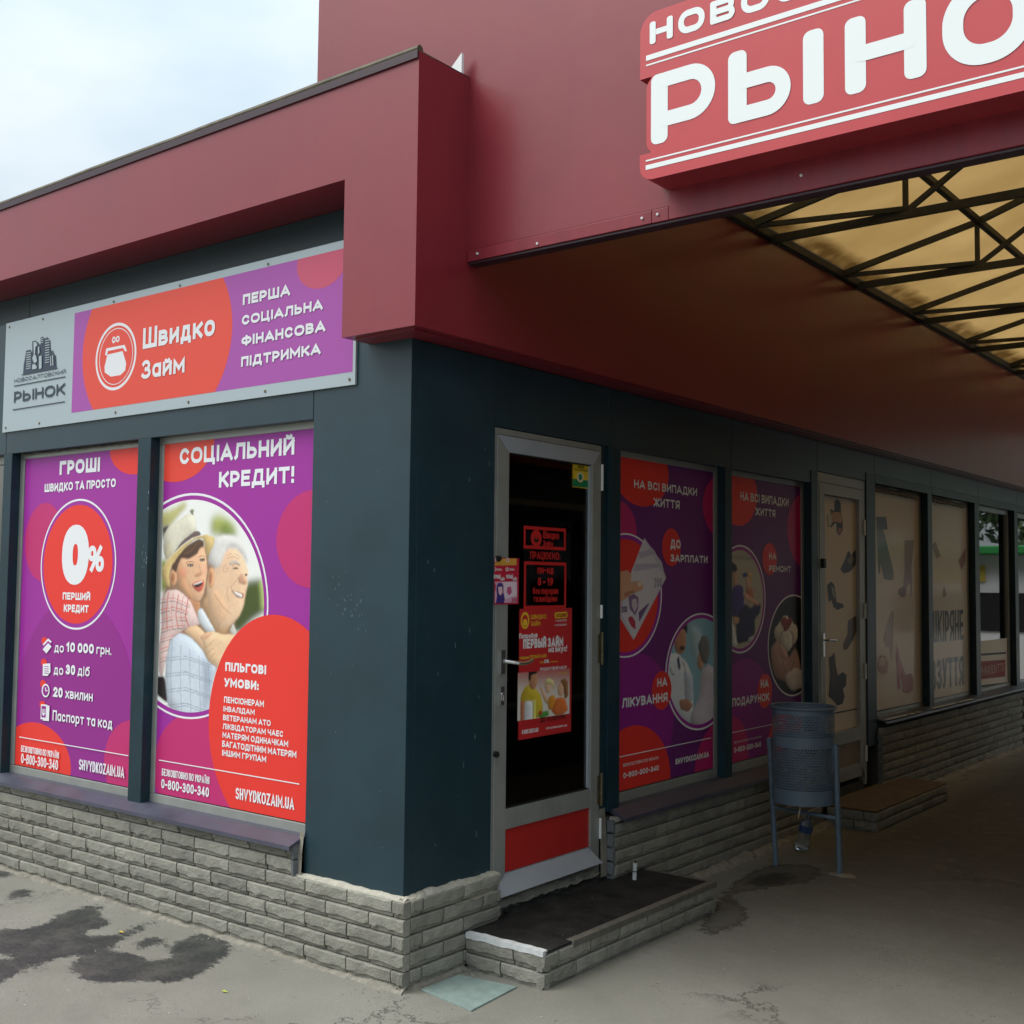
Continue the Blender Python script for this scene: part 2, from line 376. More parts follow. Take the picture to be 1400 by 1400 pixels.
# ------------------------------------------------------------------ printed artwork
ART = {
'zero':[
('c',(236,52,40),-2.1051,2.4249,0.2473,0.1531),
('c',(196,38,112),-3.0042,1.913,0.2136,0.2322),
('c',(148,28,140),-2.6383,0.934,0.6074,0.6533),
('c',(236,52,40),-3.0174,0.6144,0.38,0.2362),
('c',(196,38,112),-2.0452,0.7061,0.2675,0.2361),
('c',(160,36,156),-2.6439,1.7819,0.3879,0.3746),
('g',(238,240,244),-2.6424,1.7819,0.3864,0.3745,0.011),
('c',(236,52,40),-2.6444,1.7816,0.3545,0.3405),
('t',(238,240,244),'ГРОШІ',-2.8585,2.3047,-2.443,2.3863,0.02,1.0),
('t',(238,240,244),'ШВИДКО ТА ПРОСТО',-3.0149,2.21,-2.2819,2.2584,0.01,1.0),
('t',(238,240,244),'0',-2.8012,1.6633,-2.5246,2.008,0.05,1.0),
('t',(238,240,244),'%',-2.5309,1.7382,-2.3721,1.8859,0.02,1.0),
('t',(238,240,244),'ПЕРШИЙ',-2.7787,1.5771,-2.4967,1.6188,0.015,1.0),
('t',(238,240,244),'КРЕДИТ',-2.7629,1.5069,-2.509,1.5498,0.015,1.0),
('c',(236,52,40),-2.9581,1.332,0.0324,0.0222),
('c',(236,52,40),-2.9558,1.2051,0.0324,0.0221),
('c',(236,52,40),-2.9567,1.0816,0.0323,0.0221),
('c',(236,52,40),-2.9547,0.9601,0.0323,0.022),
('t',(238,240,244),'до',-2.846,1.2719,-2.7461,1.3263,0,1.0),
('t',(238,240,244),'10 000',-2.7205,1.2792,-2.4425,1.3342,0.018,1.0),
('t',(238,240,244),'грн.',-2.4154,1.2809,-2.2708,1.3338,0,1.0),
('t',(238,240,244),'до',-2.8436,1.1434,-2.7439,1.1988,0,1.0),
('t',(238,240,244),'30',-2.7182,1.1506,-2.6208,1.2068,0.018,1.0),
('t',(238,240,244),'діб',-2.5953,1.1515,-2.4756,1.2068,0,1.0),
('t',(238,240,244),'20',-2.8412,1.0137,-2.7417,1.0717,0.018,1.0),
('t',(238,240,244),'хвилин',-2.7127,1.0148,-2.4357,1.0732,0,1.0),
('t',(238,240,244),'Паспорт та код',-2.8385,0.8796,-2.2389,0.9386,0,1.0),
('p',(238,240,244),((-2.9715,1.3107),(-2.9149,1.3479),(-2.8758,1.3305),(-2.9286,1.2872))),
('p',(160,36,156),((-2.9705,1.2965),(-2.914,1.3337),(-2.8749,1.3163),(-2.9277,1.273))),
('p',(238,240,244),((-2.9696,1.2822),(-2.9131,1.3195),(-2.874,1.3022),(-2.9268,1.2588))),
('p',(238,240,244),((-2.9611,1.1969),(-2.8823,1.2041),(-2.8762,1.1541),(-2.9068,1.1303),(-2.9596,1.1289))),
('p',(160,36,156),((-2.9454,1.1812),(-2.8957,1.1812),(-2.8957,1.1852),(-2.9454,1.1852))),
('p',(160,36,156),((-2.9446,1.1686),(-2.8949,1.1686),(-2.8949,1.1726),(-2.9446,1.1726))),
('p',(160,36,156),((-2.9437,1.156),(-2.8941,1.156),(-2.8941,1.16),(-2.9437,1.16))),
('p',(160,36,156),((-2.9429,1.1435),(-2.8933,1.1435),(-2.8933,1.1475),(-2.9429,1.1475))),
('c',(238,240,244),-2.9205,1.0445,0.0423,0.0392),
('c',(148,28,140),-2.9204,1.0444,0.0307,0.0298),
('p',(238,240,244),((-2.9218,1.0418),(-2.8984,1.0418),(-2.8984,1.0468),(-2.9218,1.0468))),
('p',(238,240,244),((-2.9259,1.063),(-2.9172,1.0635),(-2.9157,1.0416),(-2.9245,1.041))),
('p',(238,240,244),((-2.9398,0.9596),(-2.8726,0.9598),(-2.8728,0.8722),(-2.9399,0.8698))),
('p',(238,240,244),((-2.9636,0.9626),(-2.8962,0.9643),(-2.8966,0.8796),(-2.9638,0.8758))),
('p',(148,28,140),((-2.9571,0.9536),(-2.9072,0.9541),(-2.9088,0.8881),(-2.9558,0.8875))),
('p',(238,240,244),((-2.9501,0.9367),(-2.9442,0.9372),(-2.9423,0.9074),(-2.9482,0.907))),
('p',(238,240,244),((-2.9355,0.9379),(-2.9296,0.9383),(-2.9277,0.9086),(-2.9335,0.9081))),
('p',(238,240,244),((-2.9209,0.9389),(-2.915,0.9394),(-2.9131,0.9097),(-2.9189,0.9092))),
('p',(238,240,244),((-2.9456,0.9119),(-2.9163,0.9141),(-2.9217,0.9059),(-2.927,0.8976),(-2.9328,0.8971),(-2.9421,0.9043))),
('p',(238,240,244),((-3.19,0.7501),(-2.0773,0.7501),(-2.0773,0.7551),(-3.19,0.7551))),
('t',(238,240,244),'БЕЗКОШТОВНО ПО УКРАЇНІ',-3.1636,0.669,-2.7531,0.7059,0,1.0),
('t',(238,240,244),'0-800-300-340',-3.159,0.6023,-2.7587,0.6591,0.012,1.0),
('t',(238,240,244),'SHVYDKOZAIM.UA',-2.5451,0.6296,-2.1084,0.6878,0.012,1.0),
],
'social':[
('c',(232,66,48),-1.7356,2.4171,0.3146,0.204),
('c',(196,38,112),-0.6743,1.8978,0.2514,0.2299),
('c',(196,38,112),-1.5233,0.7221,0.3342,0.2958),
('c',(238,240,244),-1.6057,1.5683,0.6336,0.5812),
('c',(160,36,156),-1.6041,1.5674,0.6213,0.57),
('P',(-1.6024,1.5677,0.5981,0.5468),(240,330),(247,248,244),(('p',(170,178,90),0.02,((-1.4302,2.0177),(-1.3627,2.0351),(-1.2566,1.985),(-1.2103,1.923),(-1.434,1.9266))),('p',(120,140,60),0.02,((-1.346,1.9918),(-1.2862,1.9857),(-1.2249,1.9232),(-1.3508,1.9253))),('p',(70,82,28),0.015,((-1.1407,1.6972),(-1.0311,1.7082),(-0.9903,1.6478),(-1.0021,1.5466),(-1.0939,1.5036),(-1.1788,1.4395),(-1.2599,1.4469),(-1.2161,1.5724))),('p',(185,205,120),0.012,((-1.0467,1.7081),(-0.9991,1.6781),(-0.9947,1.5569),(-1.0254,1.5511),(-1.0367,1.6472))),('p',(190,185,120),0.012,((-1.862,2.049),(-1.7238,2.0798),(-1.6606,2.1074),(-1.6278,2.0866),(-1.6899,2.0442),(-1.776,1.9769),(-1.8418,1.9733))),('p',(150,160,70),0.01,((-1.8419,1.8035),(-1.7924,1.8033),(-1.7614,1.6649),(-1.8333,1.6244))),('p',(80,72,60),0.006,((-1.842,1.9783),(-1.7765,1.9869),(-1.8155,1.9428),(-1.8285,1.9031))),('p',(110,110,70),0.004,((-1.6108,2.0616),(-1.5715,2.0653),(-1.5821,2.0363),(-1.5566,1.9918),(-1.5683,1.9921),(-1.5939,2.0366))),('p',(150,118,92),0.01,((-1.8279,1.5869),(-1.7395,1.8349),(-1.5304,1.8981),(-1.3578,1.8324),(-1.2282,1.6757),(-1.2303,1.5203),(-1.2105,1.428),(-1.4467,1.1456),(-1.7681,1.2877))),('p',(214,170,126),0.006,((-1.4366,1.7054),(-1.4008,1.6581),(-1.4663,1.6042),(-1.4817,1.5667),(-1.4099,1.4734),(-1.3581,1.4331),(-1.2919,1.4303),(-1.2611,1.478),(-1.1822,1.5267),(-1.2242,1.5722),(-1.3004,1.6436))),('p',(238,200,165),0.005,((-1.404,1.7544),(-1.3765,1.8209),(-1.3037,1.8678),(-1.2151,1.8575),(-1.1626,1.8105),(-1.1256,1.741),(-1.136,1.7132),(-1.129,1.6809),(-1.1452,1.6344),(-1.1552,1.5788),(-1.1808,1.5319),(-1.2442,1.4837),(-1.3093,1.4536),(-1.385,1.4794),(-1.4344,1.573),(-1.4545,1.6873))),('p',(226,184,146),0.016,((-1.4232,1.6685),(-1.347,1.6504),(-1.2692,1.5577),(-1.3108,1.4911),(-1.3854,1.4889),(-1.4344,1.573))),('p',(226,222,218),0.007,((-1.4475,1.7926),(-1.4312,1.8595),(-1.4028,1.907),(-1.3285,1.9287),(-1.2542,1.9237),(-1.1875,1.8946),(-1.1494,1.843),(-1.1289,1.7733),(-1.1702,1.8199),(-1.2225,1.8623),(-1.2813,1.8628),(-1.317,1.8301),(-1.3446,1.7734),(-1.3815,1.7591),(-1.4278,1.7782))),('e',(222,165,122),0.004,-1.4175,1.7115,0.0258,0.0534),('e',(180,120,85),0.003,-1.4212,1.7114,0.0106,0.0286),('p',(200,190,185),0.003,((-1.2783,1.7875),(-1.2275,1.8014),(-1.1904,1.7827),(-1.1936,1.771),(-1.2341,1.7851),(-1.274,1.7734))),('e',(110,80,65),0.002,-1.2259,1.7593,0.0219,0.0056),('e',(110,80,65),0.002,-1.1451,1.727,0.01,0.0046),('p',(210,160,128),0.004,((-1.2022,1.7127),(-1.1742,1.7362),(-1.1329,1.6901),(-1.1504,1.6783),(-1.2012,1.6871))),('l',(190,140,110),0.004,((-1.2022,1.7127),(-1.2587,1.6655),(-1.2543,1.6469))),('p',(150,85,70),0.003,((-1.2582,1.6515),(-1.1994,1.6406),(-1.1559,1.6343),(-1.1657,1.6087),(-1.213,1.6172))),('p',(246,240,232),0.0015,((-1.2434,1.647),(-1.1993,1.6374),(-1.1665,1.6304),(-1.1738,1.6146),(-1.2133,1.6241))),('l',(205,160,125),0.003,((-1.15,1.6668),(-1.143,1.6345),(-1.1581,1.5972))),('p',(196,140,100),0.004,((-1.6065,1.6083),(-1.5042,1.5908),(-1.4946,1.5478),(-1.5236,1.504),(-1.5883,1.5553))),('p',(232,184,146),0.003,((-1.7101,1.7833),(-1.6558,1.8224),(-1.5385,1.846),(-1.4859,1.8841),(-1.4578,1.8022),(-1.4513,1.7399),(-1.4606,1.6872),(-1.475,1.6296),(-1.5041,1.5898),(-1.5428,1.5862),(-1.6065,1.6083),(-1.6722,1.656),(-1.707,1.7145))),('p',(210,158,118),0.01,((-1.7101,1.7833),(-1.6702,1.7882),(-1.609,1.6665),(-1.5433,1.5997),(-1.5744,1.5943),(-1.6722,1.656),(-1.707,1.7145))),('e',(214,160,120),0.003,-1.7327,1.7095,0.0324,0.0413),('e',(176,116,80),0.003,-1.7375,1.7094,0.0146,0.0236),('p',(88,62,44),0.004,((-1.7538,1.7636),(-1.7111,1.803),(-1.6575,1.8616),(-1.5874,1.8902),(-1.5259,1.9136),(-1.4826,1.8985),(-1.4837,1.8696),(-1.516,1.8651),(-1.5379,1.8315),(-1.6073,1.8051),(-1.6713,1.8127),(-1.6938,1.7784),(-1.7119,1.7342))),('l',(130,95,65),0.004,((-1.6482,1.8322),(-1.5857,1.8512),(-1.5328,1.8943))),('e',(70,48,38),0.002,-1.5918,1.7735,0.0252,0.0063),('e',(70,48,38),0.002,-1.4932,1.8013,0.0216,0.0063),('l',(110,78,55),0.003,((-1.6264,1.7881),(-1.5951,1.7953),(-1.5634,1.7904))),('l',(110,78,55),0.003,((-1.5217,1.8169),(-1.4949,1.824),(-1.4715,1.8166))),('p',(200,142,108),0.004,((-1.5565,1.7226),(-1.5181,1.7349),(-1.495,1.7374),(-1.4931,1.7278),(-1.5251,1.7156),(-1.5484,1.7154))),('p',(206,96,80),0.003,((-1.5819,1.6765),(-1.5318,1.6914),(-1.4781,1.7014),(-1.4709,1.6775),(-1.491,1.6438),(-1.5216,1.6357),(-1.5535,1.6526))),('p',(60,26,24),0.002,((-1.5701,1.6742),(-1.5236,1.6828),(-1.4854,1.6918),(-1.4885,1.675),(-1.5304,1.6587))),('p',(240,236,228),0.0015,((-1.5663,1.6776),(-1.5238,1.6867),(-1.4855,1.6956),(-1.4868,1.6889),(-1.5235,1.679),(-1.5621,1.6709))),('e',(232,226,220),0.0015,-1.5917,1.7725,0.0142,0.0029),('e',(40,26,22),0.0012,-1.5901,1.773,0.0071,0.0044),('e',(232,226,220),0.0015,-1.4931,1.8004,0.0123,0.0029),('e',(40,26,22),0.0012,-1.4916,1.8009,0.0062,0.0043),('l',(60,40,30),0.0022,((-1.618,1.7774),(-1.5944,1.7812),(-1.5668,1.7773))),('l',(60,40,30),0.0022,((-1.5172,1.8034),(-1.4942,1.809),(-1.4718,1.8061))),('l',(188,128,96),0.003,((-1.5198,1.7734),(-1.5069,1.7445),(-1.4933,1.734))),('e',(228,150,120),0.014,-1.6519,1.7344,0.0359,0.022),('e',(240,170,140),0.012,-1.4725,1.7494,0.0169,0.0173),('l',(176,116,88),0.0035,((-1.6067,1.6131),(-1.5429,1.5891),(-1.5042,1.5917))),('l',(180,120,90),0.003,((-1.5904,1.6909),(-1.5974,1.6715),(-1.5769,1.6523))),('l',(170,112,80),0.003,((-1.2557,1.7734),(-1.2267,1.7818),(-1.1973,1.7743))),('e',(50,34,28),0.0012,-1.2215,1.7593,0.0066,0.0037),('e',(50,34,28),0.0012,-1.1436,1.727,0.005,0.0037),('l',(200,150,118),0.003,((-1.3001,1.7781),(-1.3218,1.7639),(-1.3171,1.7403))),('l',(196,146,114),0.003,((-1.2842,1.7499),(-1.306,1.7404))),('l',(196,146,114),0.003,((-1.2846,1.7616),(-1.3104,1.7569))),('l',(206,160,130),0.003,((-1.2946,1.8252),(-1.2434,1.8343),(-1.1917,1.8153))),('l',(206,160,130),0.003,((-1.2903,1.8111),(-1.2427,1.8179),(-1.1985,1.8037))),('l',(190,136,104),0.004,((-1.281,1.67),(-1.2906,1.6323),(-1.2707,1.5951))),('l',(186,130,100),0.004,((-1.3913,1.6308),(-1.3136,1.5614),(-1.2497,1.5302))),('p',(214,186,124),0.002,((-1.8352,1.7486),(-1.8004,1.7984),(-1.6898,1.8668),(-1.5574,1.9214),(-1.4649,1.9329),(-1.397,1.9141),(-1.4016,1.8783),(-1.4583,1.8142),(-1.4784,1.8888),(-1.4948,1.9132),(-1.5569,1.9092),(-1.6341,1.8712),(-1.6958,1.8226),(-1.7502,1.7735),(-1.7721,1.7191),(-1.7572,1.6624),(-1.7943,1.6695),(-1.8291,1.7089))),('p',(222,218,198),0.002,((-1.8274,1.9331),(-1.7764,1.9844),(-1.6965,2.0123),(-1.6181,2.0471),(-1.57,2.0311),(-1.5391,1.9502),(-1.6515,1.9057),(-1.7448,1.8328),(-1.8045,1.7984),(-1.8266,1.8632))),('p',(200,190,160),0.008,((-1.82,1.8631),(-1.773,1.9123),(-1.7453,1.8427),(-1.8007,1.8033))),('p',(112,92,90),0.002,((-1.7488,1.8303),(-1.6595,1.9058),(-1.5587,1.952),(-1.5274,1.95),(-1.5049,1.9317),(-1.5885,1.9145),(-1.682,1.8717),(-1.737,1.8401))),('l',(238,222,176),0.003,((-1.8271,1.7536),(-1.792,1.7934),(-1.6818,1.8668),(-1.5573,1.9189),(-1.4648,1.931),(-1.4031,1.9142))),('p',(224,196,190),0.003,((-1.8268,1.5649),(-1.7938,1.6398),(-1.695,1.6492),(-1.5867,1.5968),(-1.4948,1.4734),(-1.5375,1.4667),(-1.6237,1.4452),(-1.6843,1.4161),(-1.7457,1.3867),(-1.7766,1.2764),(-1.7999,1.1934),(-1.8319,1.1942),(-1.8435,1.3389),(-1.8213,1.4496))),('l',(205,88,80),0.004,((-1.8165,1.6367),(-1.8255,1.5374),(-1.8208,1.4386))),('l',(205,88,80),0.008,((-1.7725,1.6307),(-1.7842,1.5318),(-1.7736,1.4424))),('l',(205,88,80),0.004,((-1.7288,1.6248),(-1.7432,1.5262),(-1.7268,1.4461))),('l',(205,88,80),0.008,((-1.6856,1.6189),(-1.7025,1.5207),(-1.6805,1.4498))),('l',(205,88,80),0.004,((-1.6427,1.6131),(-1.6622,1.5153),(-1.6347,1.4534))),('l',(205,88,80),0.008,((-1.6003,1.6073),(-1.6222,1.5098),(-1.5892,1.4571))),('l',(206,110,100),0.003,((-1.8373,1.5923),(-1.7288,1.6051),(-1.5855,1.5699))),('l',(110,80,90),0.0018,((-1.8365,1.5757),(-1.7281,1.5888),(-1.5849,1.5565))),('l',(206,110,100),0.005,((-1.8348,1.54),(-1.7266,1.5561),(-1.5961,1.5342))),('l',(110,80,90),0.0018,((-1.834,1.5234),(-1.7258,1.5398),(-1.5955,1.5208))),('l',(206,110,100),0.003,((-1.8323,1.4877),(-1.7243,1.5071),(-1.6068,1.4984))),('l',(110,80,90),0.0018,((-1.8315,1.4712),(-1.7235,1.4908),(-1.6062,1.485))),('l',(206,110,100),0.005,((-1.8298,1.4356),(-1.722,1.4582),(-1.6175,1.4626))),('l',(110,80,90),0.0018,((-1.829,1.4191),(-1.7213,1.4419),(-1.6169,1.4492))),('l',(206,110,100),0.003,((-1.8273,1.3835),(-1.7197,1.4094),(-1.6282,1.4267))),('l',(110,80,90),0.0018,((-1.8265,1.3671),(-1.719,1.3931),(-1.6276,1.4133))),('l',(206,110,100),0.005,((-1.8248,1.3315),(-1.7175,1.3606),(-1.6389,1.3908))),('l',(110,80,90),0.0018,((-1.824,1.3151),(-1.7167,1.3444),(-1.6383,1.3774))),('l',(206,110,100),0.003,((-1.8223,1.2796),(-1.7152,1.3119),(-1.6496,1.3548))),('l',(110,80,90),0.0018,((-1.8215,1.2632),(-1.7145,1.2957),(-1.649,1.3414))),('p',(232,192,152),0.003,((-1.632,1.4341),(-1.5806,1.46),(-1.529,1.4697),(-1.459,1.4348),(-1.4135,1.3575),(-1.4546,1.3293),(-1.5075,1.3694),(-1.5694,1.4042))),('p',(214,220,224),0.003,((-1.5235,1.5418),(-1.4856,1.5587),(-1.4279,1.4992),(-1.3665,1.4354),(-1.4421,1.4354),(-1.5125,1.4861))),('p',(206,204,196),0.003,((-1.2599,1.4469),(-1.2371,1.4891),(-1.2028,1.4386),(-1.2347,1.4272))),('p',(206,216,228),0.003,((-1.7412,1.3868),(-1.6843,1.4161),(-1.6537,1.4253),(-1.5694,1.4042),(-1.4722,1.3444),(-1.4187,1.2811),(-1.3553,1.2635),(-1.3975,1.1749),(-1.4078,1.0228),(-1.5175,1.0089),(-1.6392,1.01),(-1.7566,1.0441),(-1.781,1.1781),(-1.7771,1.2872))),('p',(170,182,198),0.02,((-1.4802,1.3334),(-1.4016,1.2741),(-1.3674,1.255),(-1.4087,1.0436),(-1.4591,1.0397),(-1.449,1.198))),('l',(120,142,170),0.0025,((-1.7277,1.3874),(-1.7325,1.2027),(-1.7096,0.9991))),('l',(120,142,170),0.0025,((-1.6509,1.3634),(-1.6508,1.2074),(-1.6302,1.0053))),('l',(120,142,170),0.0025,((-1.5753,1.3398),(-1.5705,1.212),(-1.5521,1.0115))),('l',(120,142,170),0.0025,((-1.5009,1.3166),(-1.4914,1.2166),(-1.4752,1.0175))),('l',(120,142,170),0.0025,((-1.4277,1.2938),(-1.4137,1.221),(-1.3995,1.0234))),('l',(140,150,160),0.0025,((-1.7771,1.2872),(-1.6087,1.3062),(-1.393,1.2693))),('l',(150,158,166),0.0015,((-1.7765,1.2737),(-1.6081,1.2928),(-1.3926,1.2589))),('l',(140,150,160),0.0025,((-1.7733,1.2058),(-1.6051,1.2261),(-1.3898,1.1911))),('l',(150,158,166),0.0015,((-1.7726,1.1922),(-1.6045,1.2127),(-1.3893,1.1806))),('l',(140,150,160),0.0025,((-1.7694,1.1245),(-1.6015,1.1461),(-1.3865,1.113))),('l',(150,158,166),0.0015,((-1.7688,1.111),(-1.6009,1.1328),(-1.3861,1.1026))),('l',(140,150,160),0.0025,((-1.7656,1.0435),(-1.5979,1.0664),(-1.3833,1.0351))),('l',(150,158,166),0.0015,((-1.7649,1.03),(-1.5973,1.0531),(-1.3828,1.0247))),('p',(236,200,160),0.003,((-1.492,1.4071),(-1.4588,1.4295),(-1.3919,1.4424),(-1.3248,1.4291),(-1.1946,1.4338),(-1.2566,1.3643),(-1.343,1.2667),(-1.3849,1.275),(-1.4277,1.2938),(-1.4548,1.3346),(-1.4693,1.3762))),('l',(190,140,105),0.003,((-1.4472,1.356),(-1.406,1.3788),(-1.3818,1.4008))),('l',(190,140,105),0.003,((-1.4374,1.3249),(-1.3884,1.3586))),('l',(190,140,105),0.003,((-1.4194,1.2968),(-1.3706,1.3332))),('p',(226,176,140),0.003,((-1.492,1.4071),(-1.4588,1.4295),(-1.3915,1.4345),(-1.4241,1.4097),(-1.4743,1.3945))),('p',(28,20,22),0.004,((-1.8547,1.1902),(-1.7818,1.1944),(-1.7526,1.0552),(-1.8033,1.0733),(-1.8502,1.0974))))),
('c',(236,52,40),-0.9228,1.0047,0.4853,0.5327),
('t',(238,240,244),'СОЦІАЛЬНИЙ',-1.7053,2.3037,-0.8094,2.3875,0.012,1.0),
('t',(238,240,244),'КРЕДИТ!',-1.3738,2.1679,-0.807,2.2481,0.012,1.0),
('t',(238,240,244),'ПІЛЬГОВІ',-1.2856,1.2489,-0.977,1.2926,0.02,1.0),
('t',(238,240,244),'УМОВИ:',-1.2893,1.1705,-1.0281,1.2139,0.02,1.0),
('t',(238,240,244),'ПЕНСІОНЕРАМ',-1.2885,1.0925,-0.986,1.1227,0.006,1.0),
('t',(238,240,244),'ІНВАЛІДАМ',-1.2913,1.049,-1.0534,1.0756,0.006,1.0),
('t',(238,240,244),'ВЕТЕРАНАМ АТО',-1.2918,1.0057,-0.9338,1.0333,0.006,1.0),
('t',(238,240,244),'ЛІКВІДАТОРАМ ЧАЕС',-1.2924,0.9624,-0.8421,0.99,0.006,1.0),
('t',(238,240,244),'МАТЕРЯМ ОДИНАЧКАМ',-1.2929,0.9191,-0.8056,0.9481,0.006,1.0),
('t',(238,240,244),'БАГАТОДІТНИМ МАТЕРЯМ',-1.2934,0.8745,-0.7469,0.9048,0.006,1.0),
('t',(238,240,244),'ІНШИМ ГРУПАМ',-1.2917,0.8315,-0.9595,0.8605,0.006,1.0),
('p',(238,240,244),((-1.8097,0.7539),(-0.7221,0.7539),(-0.7221,0.7589),(-1.8097,0.7589))),
('t',(238,240,244),'БЕЗКОШТОВНО ПО УКРАЇНІ',-1.7808,0.6802,-1.3863,0.7163,0,1.0),
('t',(238,240,244),'0-800-300-340',-1.7828,0.6151,-1.3864,0.6628,0.012,1.0),
('t',(238,240,244),'SHVYDKOZAIM.UA',-1.1799,0.633,-0.7541,0.6877,0.012,1.0),
],
'signA':[
('p',(172,78,172),((-2.64,2.645),(-0.352,2.645),(-0.352,3.223),(-2.64,3.223))),
('c',(236,74,54),-1.8782,2.9609,0.6663,0.5435),
('c',(206,80,112),-0.5699,3.1873,0.1706,0.1283),
('g',(238,240,244),-2.2161,2.924,0.1944,0.1874,0.016),
('c',(238,240,244),-2.2137,2.9245,0.1605,0.1574),
('c',(236,74,54),-2.2135,2.9244,0.1555,0.153),
('p',(238,240,244),((-2.2951,2.9431),(-2.1505,2.9469),(-2.1123,2.8748),(-2.1201,2.8367),(-2.1632,2.8152),(-2.2553,2.8159),(-2.3151,2.8455),(-2.3194,2.8782))),
('p',(238,240,244),((-2.3181,2.9457),(-2.3073,2.9797),(-2.1325,2.9795),(-2.1085,2.9421),(-2.1256,2.9412),(-2.1464,2.9638),(-2.2911,2.9632),(-2.2999,2.9377))),
('c',(238,240,244),-2.2363,3.0189,0.0176,0.0184),
('c',(238,240,244),-2.1989,3.0194,0.0175,0.0176),
('c',(236,74,54),-2.2363,3.0196,0.0076,0.0088),
('c',(236,74,54),-2.1989,3.0194,0.0075,0.0088),
('t',(238,240,244),'Швидко',-1.9613,2.935,-1.3466,3.0478,0.018,1.0),
('t',(238,240,244),'Займ',-1.9649,2.7708,-1.5881,2.8724,0.018,1.0),
('t',(238,240,244),'ПЕРША',-1.132,3.0578,-0.7832,3.1109,0.02,1.0),
('t',(238,240,244),'СОЦІАЛЬНА',-1.1342,2.9574,-0.554,3.0061,0.02,1.0),
('t',(238,240,244),'ФІНАНСОВА',-1.1342,2.853,-0.5335,2.9041,0.02,1.0),
('t',(238,240,244),'ПІДТРИМКА',-1.1322,2.7499,-0.562,2.8001,0.02,1.0),
('t',(42,58,78),'НОВОСАЛТОВСКИЙ',-3.2768,2.8809,-2.7124,2.9044,0,1.0),
('p',(42,58,78),((-3.28,2.8587),(-2.7116,2.8587),(-2.7116,2.8647),(-3.28,2.8647))),
('p',(42,58,78),((-3.2829,2.7133),(-2.7097,2.7133),(-2.7097,2.7193),(-3.2829,2.7193))),
('t',(42,58,78),'РЫНОК',-3.2716,2.759,-2.7125,2.8255,0.004,1.0),
('p',(42,58,78),((-3.1941,2.9188),(-2.7969,2.9188),(-2.7969,2.9248),(-3.1941,2.9248))),
('p',(42,58,78),((-3.1761,2.9247),(-3.1735,2.9805),(-3.1611,3.0192),(-3.1513,3.0639),(-3.1025,3.0651),(-3.08,3.0443),(-3.0846,3.113),(-3.0478,3.1131),(-3.0098,3.0899),(-2.9924,3.0793),(-2.9952,3.122),(-2.9729,3.1289),(-2.9471,3.1133),(-2.9388,3.1123),(-2.9187,3.1182),(-2.8917,3.0953),(-2.8764,3.0154),(-2.8605,3.0358),(-2.8406,3.0085),(-2.8238,2.9982),(-2.811,2.922))),
('p',(176,190,196),((-3.1473,3.052),(-3.0964,3.0518),(-3.096,3.0467),(-3.147,3.0468))),
('p',(176,190,196),((-3.1464,3.0381),(-3.0954,3.0381),(-3.0951,3.0329),(-3.146,3.033))),
('p',(176,190,196),((-3.1455,3.0243),(-3.0945,3.0243),(-3.0942,3.0191),(-3.1451,3.0191))),
('p',(176,190,196),((-3.1445,3.0105),(-3.0936,3.0106),(-3.0933,3.0054),(-3.1442,3.0053))),
('p',(176,190,196),((-3.1436,2.9967),(-3.0927,2.9968),(-3.0923,2.9917),(-3.1432,2.9915))),
('p',(176,190,196),((-3.1427,2.9829),(-3.0918,2.9831),(-3.0914,2.9779),(-3.1423,2.9777))),
('p',(176,190,196),((-3.1417,2.9691),(-3.0908,2.9693),(-3.0905,2.9642),(-3.1414,2.9639))),
('p',(176,190,196),((-3.1408,2.9553),(-3.0899,2.9556),(-3.0896,2.9505),(-3.1404,2.9502))),
('p',(176,190,196),((-2.9381,3.101),(-2.8921,3.101),(-2.8917,3.0959),(-2.9378,3.0959))),
('p',(176,190,196),((-2.9372,3.0863),(-2.8911,3.0863),(-2.8908,3.0813),(-2.9368,3.0812))),
('p',(176,190,196),((-2.9362,3.0715),(-2.8902,3.0717),(-2.8899,3.0666),(-2.9359,3.0665))),
('p',(176,190,196),((-2.9353,3.0568),(-2.8893,3.057),(-2.8889,3.052),(-2.9349,3.0518))),
('p',(176,190,196),((-2.9343,3.0421),(-2.8883,3.0424),(-2.888,3.0373),(-2.934,3.0371))),
('p',(176,190,196),((-2.9334,3.0275),(-2.8874,3.0278),(-2.8871,3.0227),(-2.933,3.0224))),
('p',(176,190,196),((-2.9324,3.0128),(-2.8865,3.0131),(-2.8861,3.0081),(-2.9321,3.0077))),
('p',(176,190,196),((-2.9315,2.9981),(-2.8855,2.9985),(-2.8852,2.9935),(-2.9311,2.993))),
('p',(176,190,196),((-2.9305,2.9834),(-2.8846,2.9839),(-2.8843,2.9789),(-2.9302,2.9783))),
('p',(176,190,196),((-2.9296,2.9688),(-2.8837,2.9693),(-2.8833,2.9643),(-2.9292,2.9637))),
('p',(176,190,196),((-2.9928,3.1161),(-2.9577,3.1174),(-2.9574,3.1123),(-2.9924,3.1109))),
('p',(176,190,196),((-2.992,3.1047),(-2.957,3.1061),(-2.9566,3.101),(-2.9917,3.0996))),
('p',(176,190,196),((-2.9913,3.0933),(-2.9562,3.0947),(-2.9559,3.0896),(-2.9909,3.0882))),
('p',(176,190,196),((-3.0651,3.105),(-3.0367,3.1027),(-3.0176,3.0823),(-3.04,3.0737),(-3.0422,3.0286),(-3.056,3.0302))),
('p',(176,190,196),((-3.0714,3.0092),(-3.0528,3.0298),(-3.0313,3.0217),(-3.0154,2.986),(-3.0387,2.9745),(-3.0551,2.9847))),
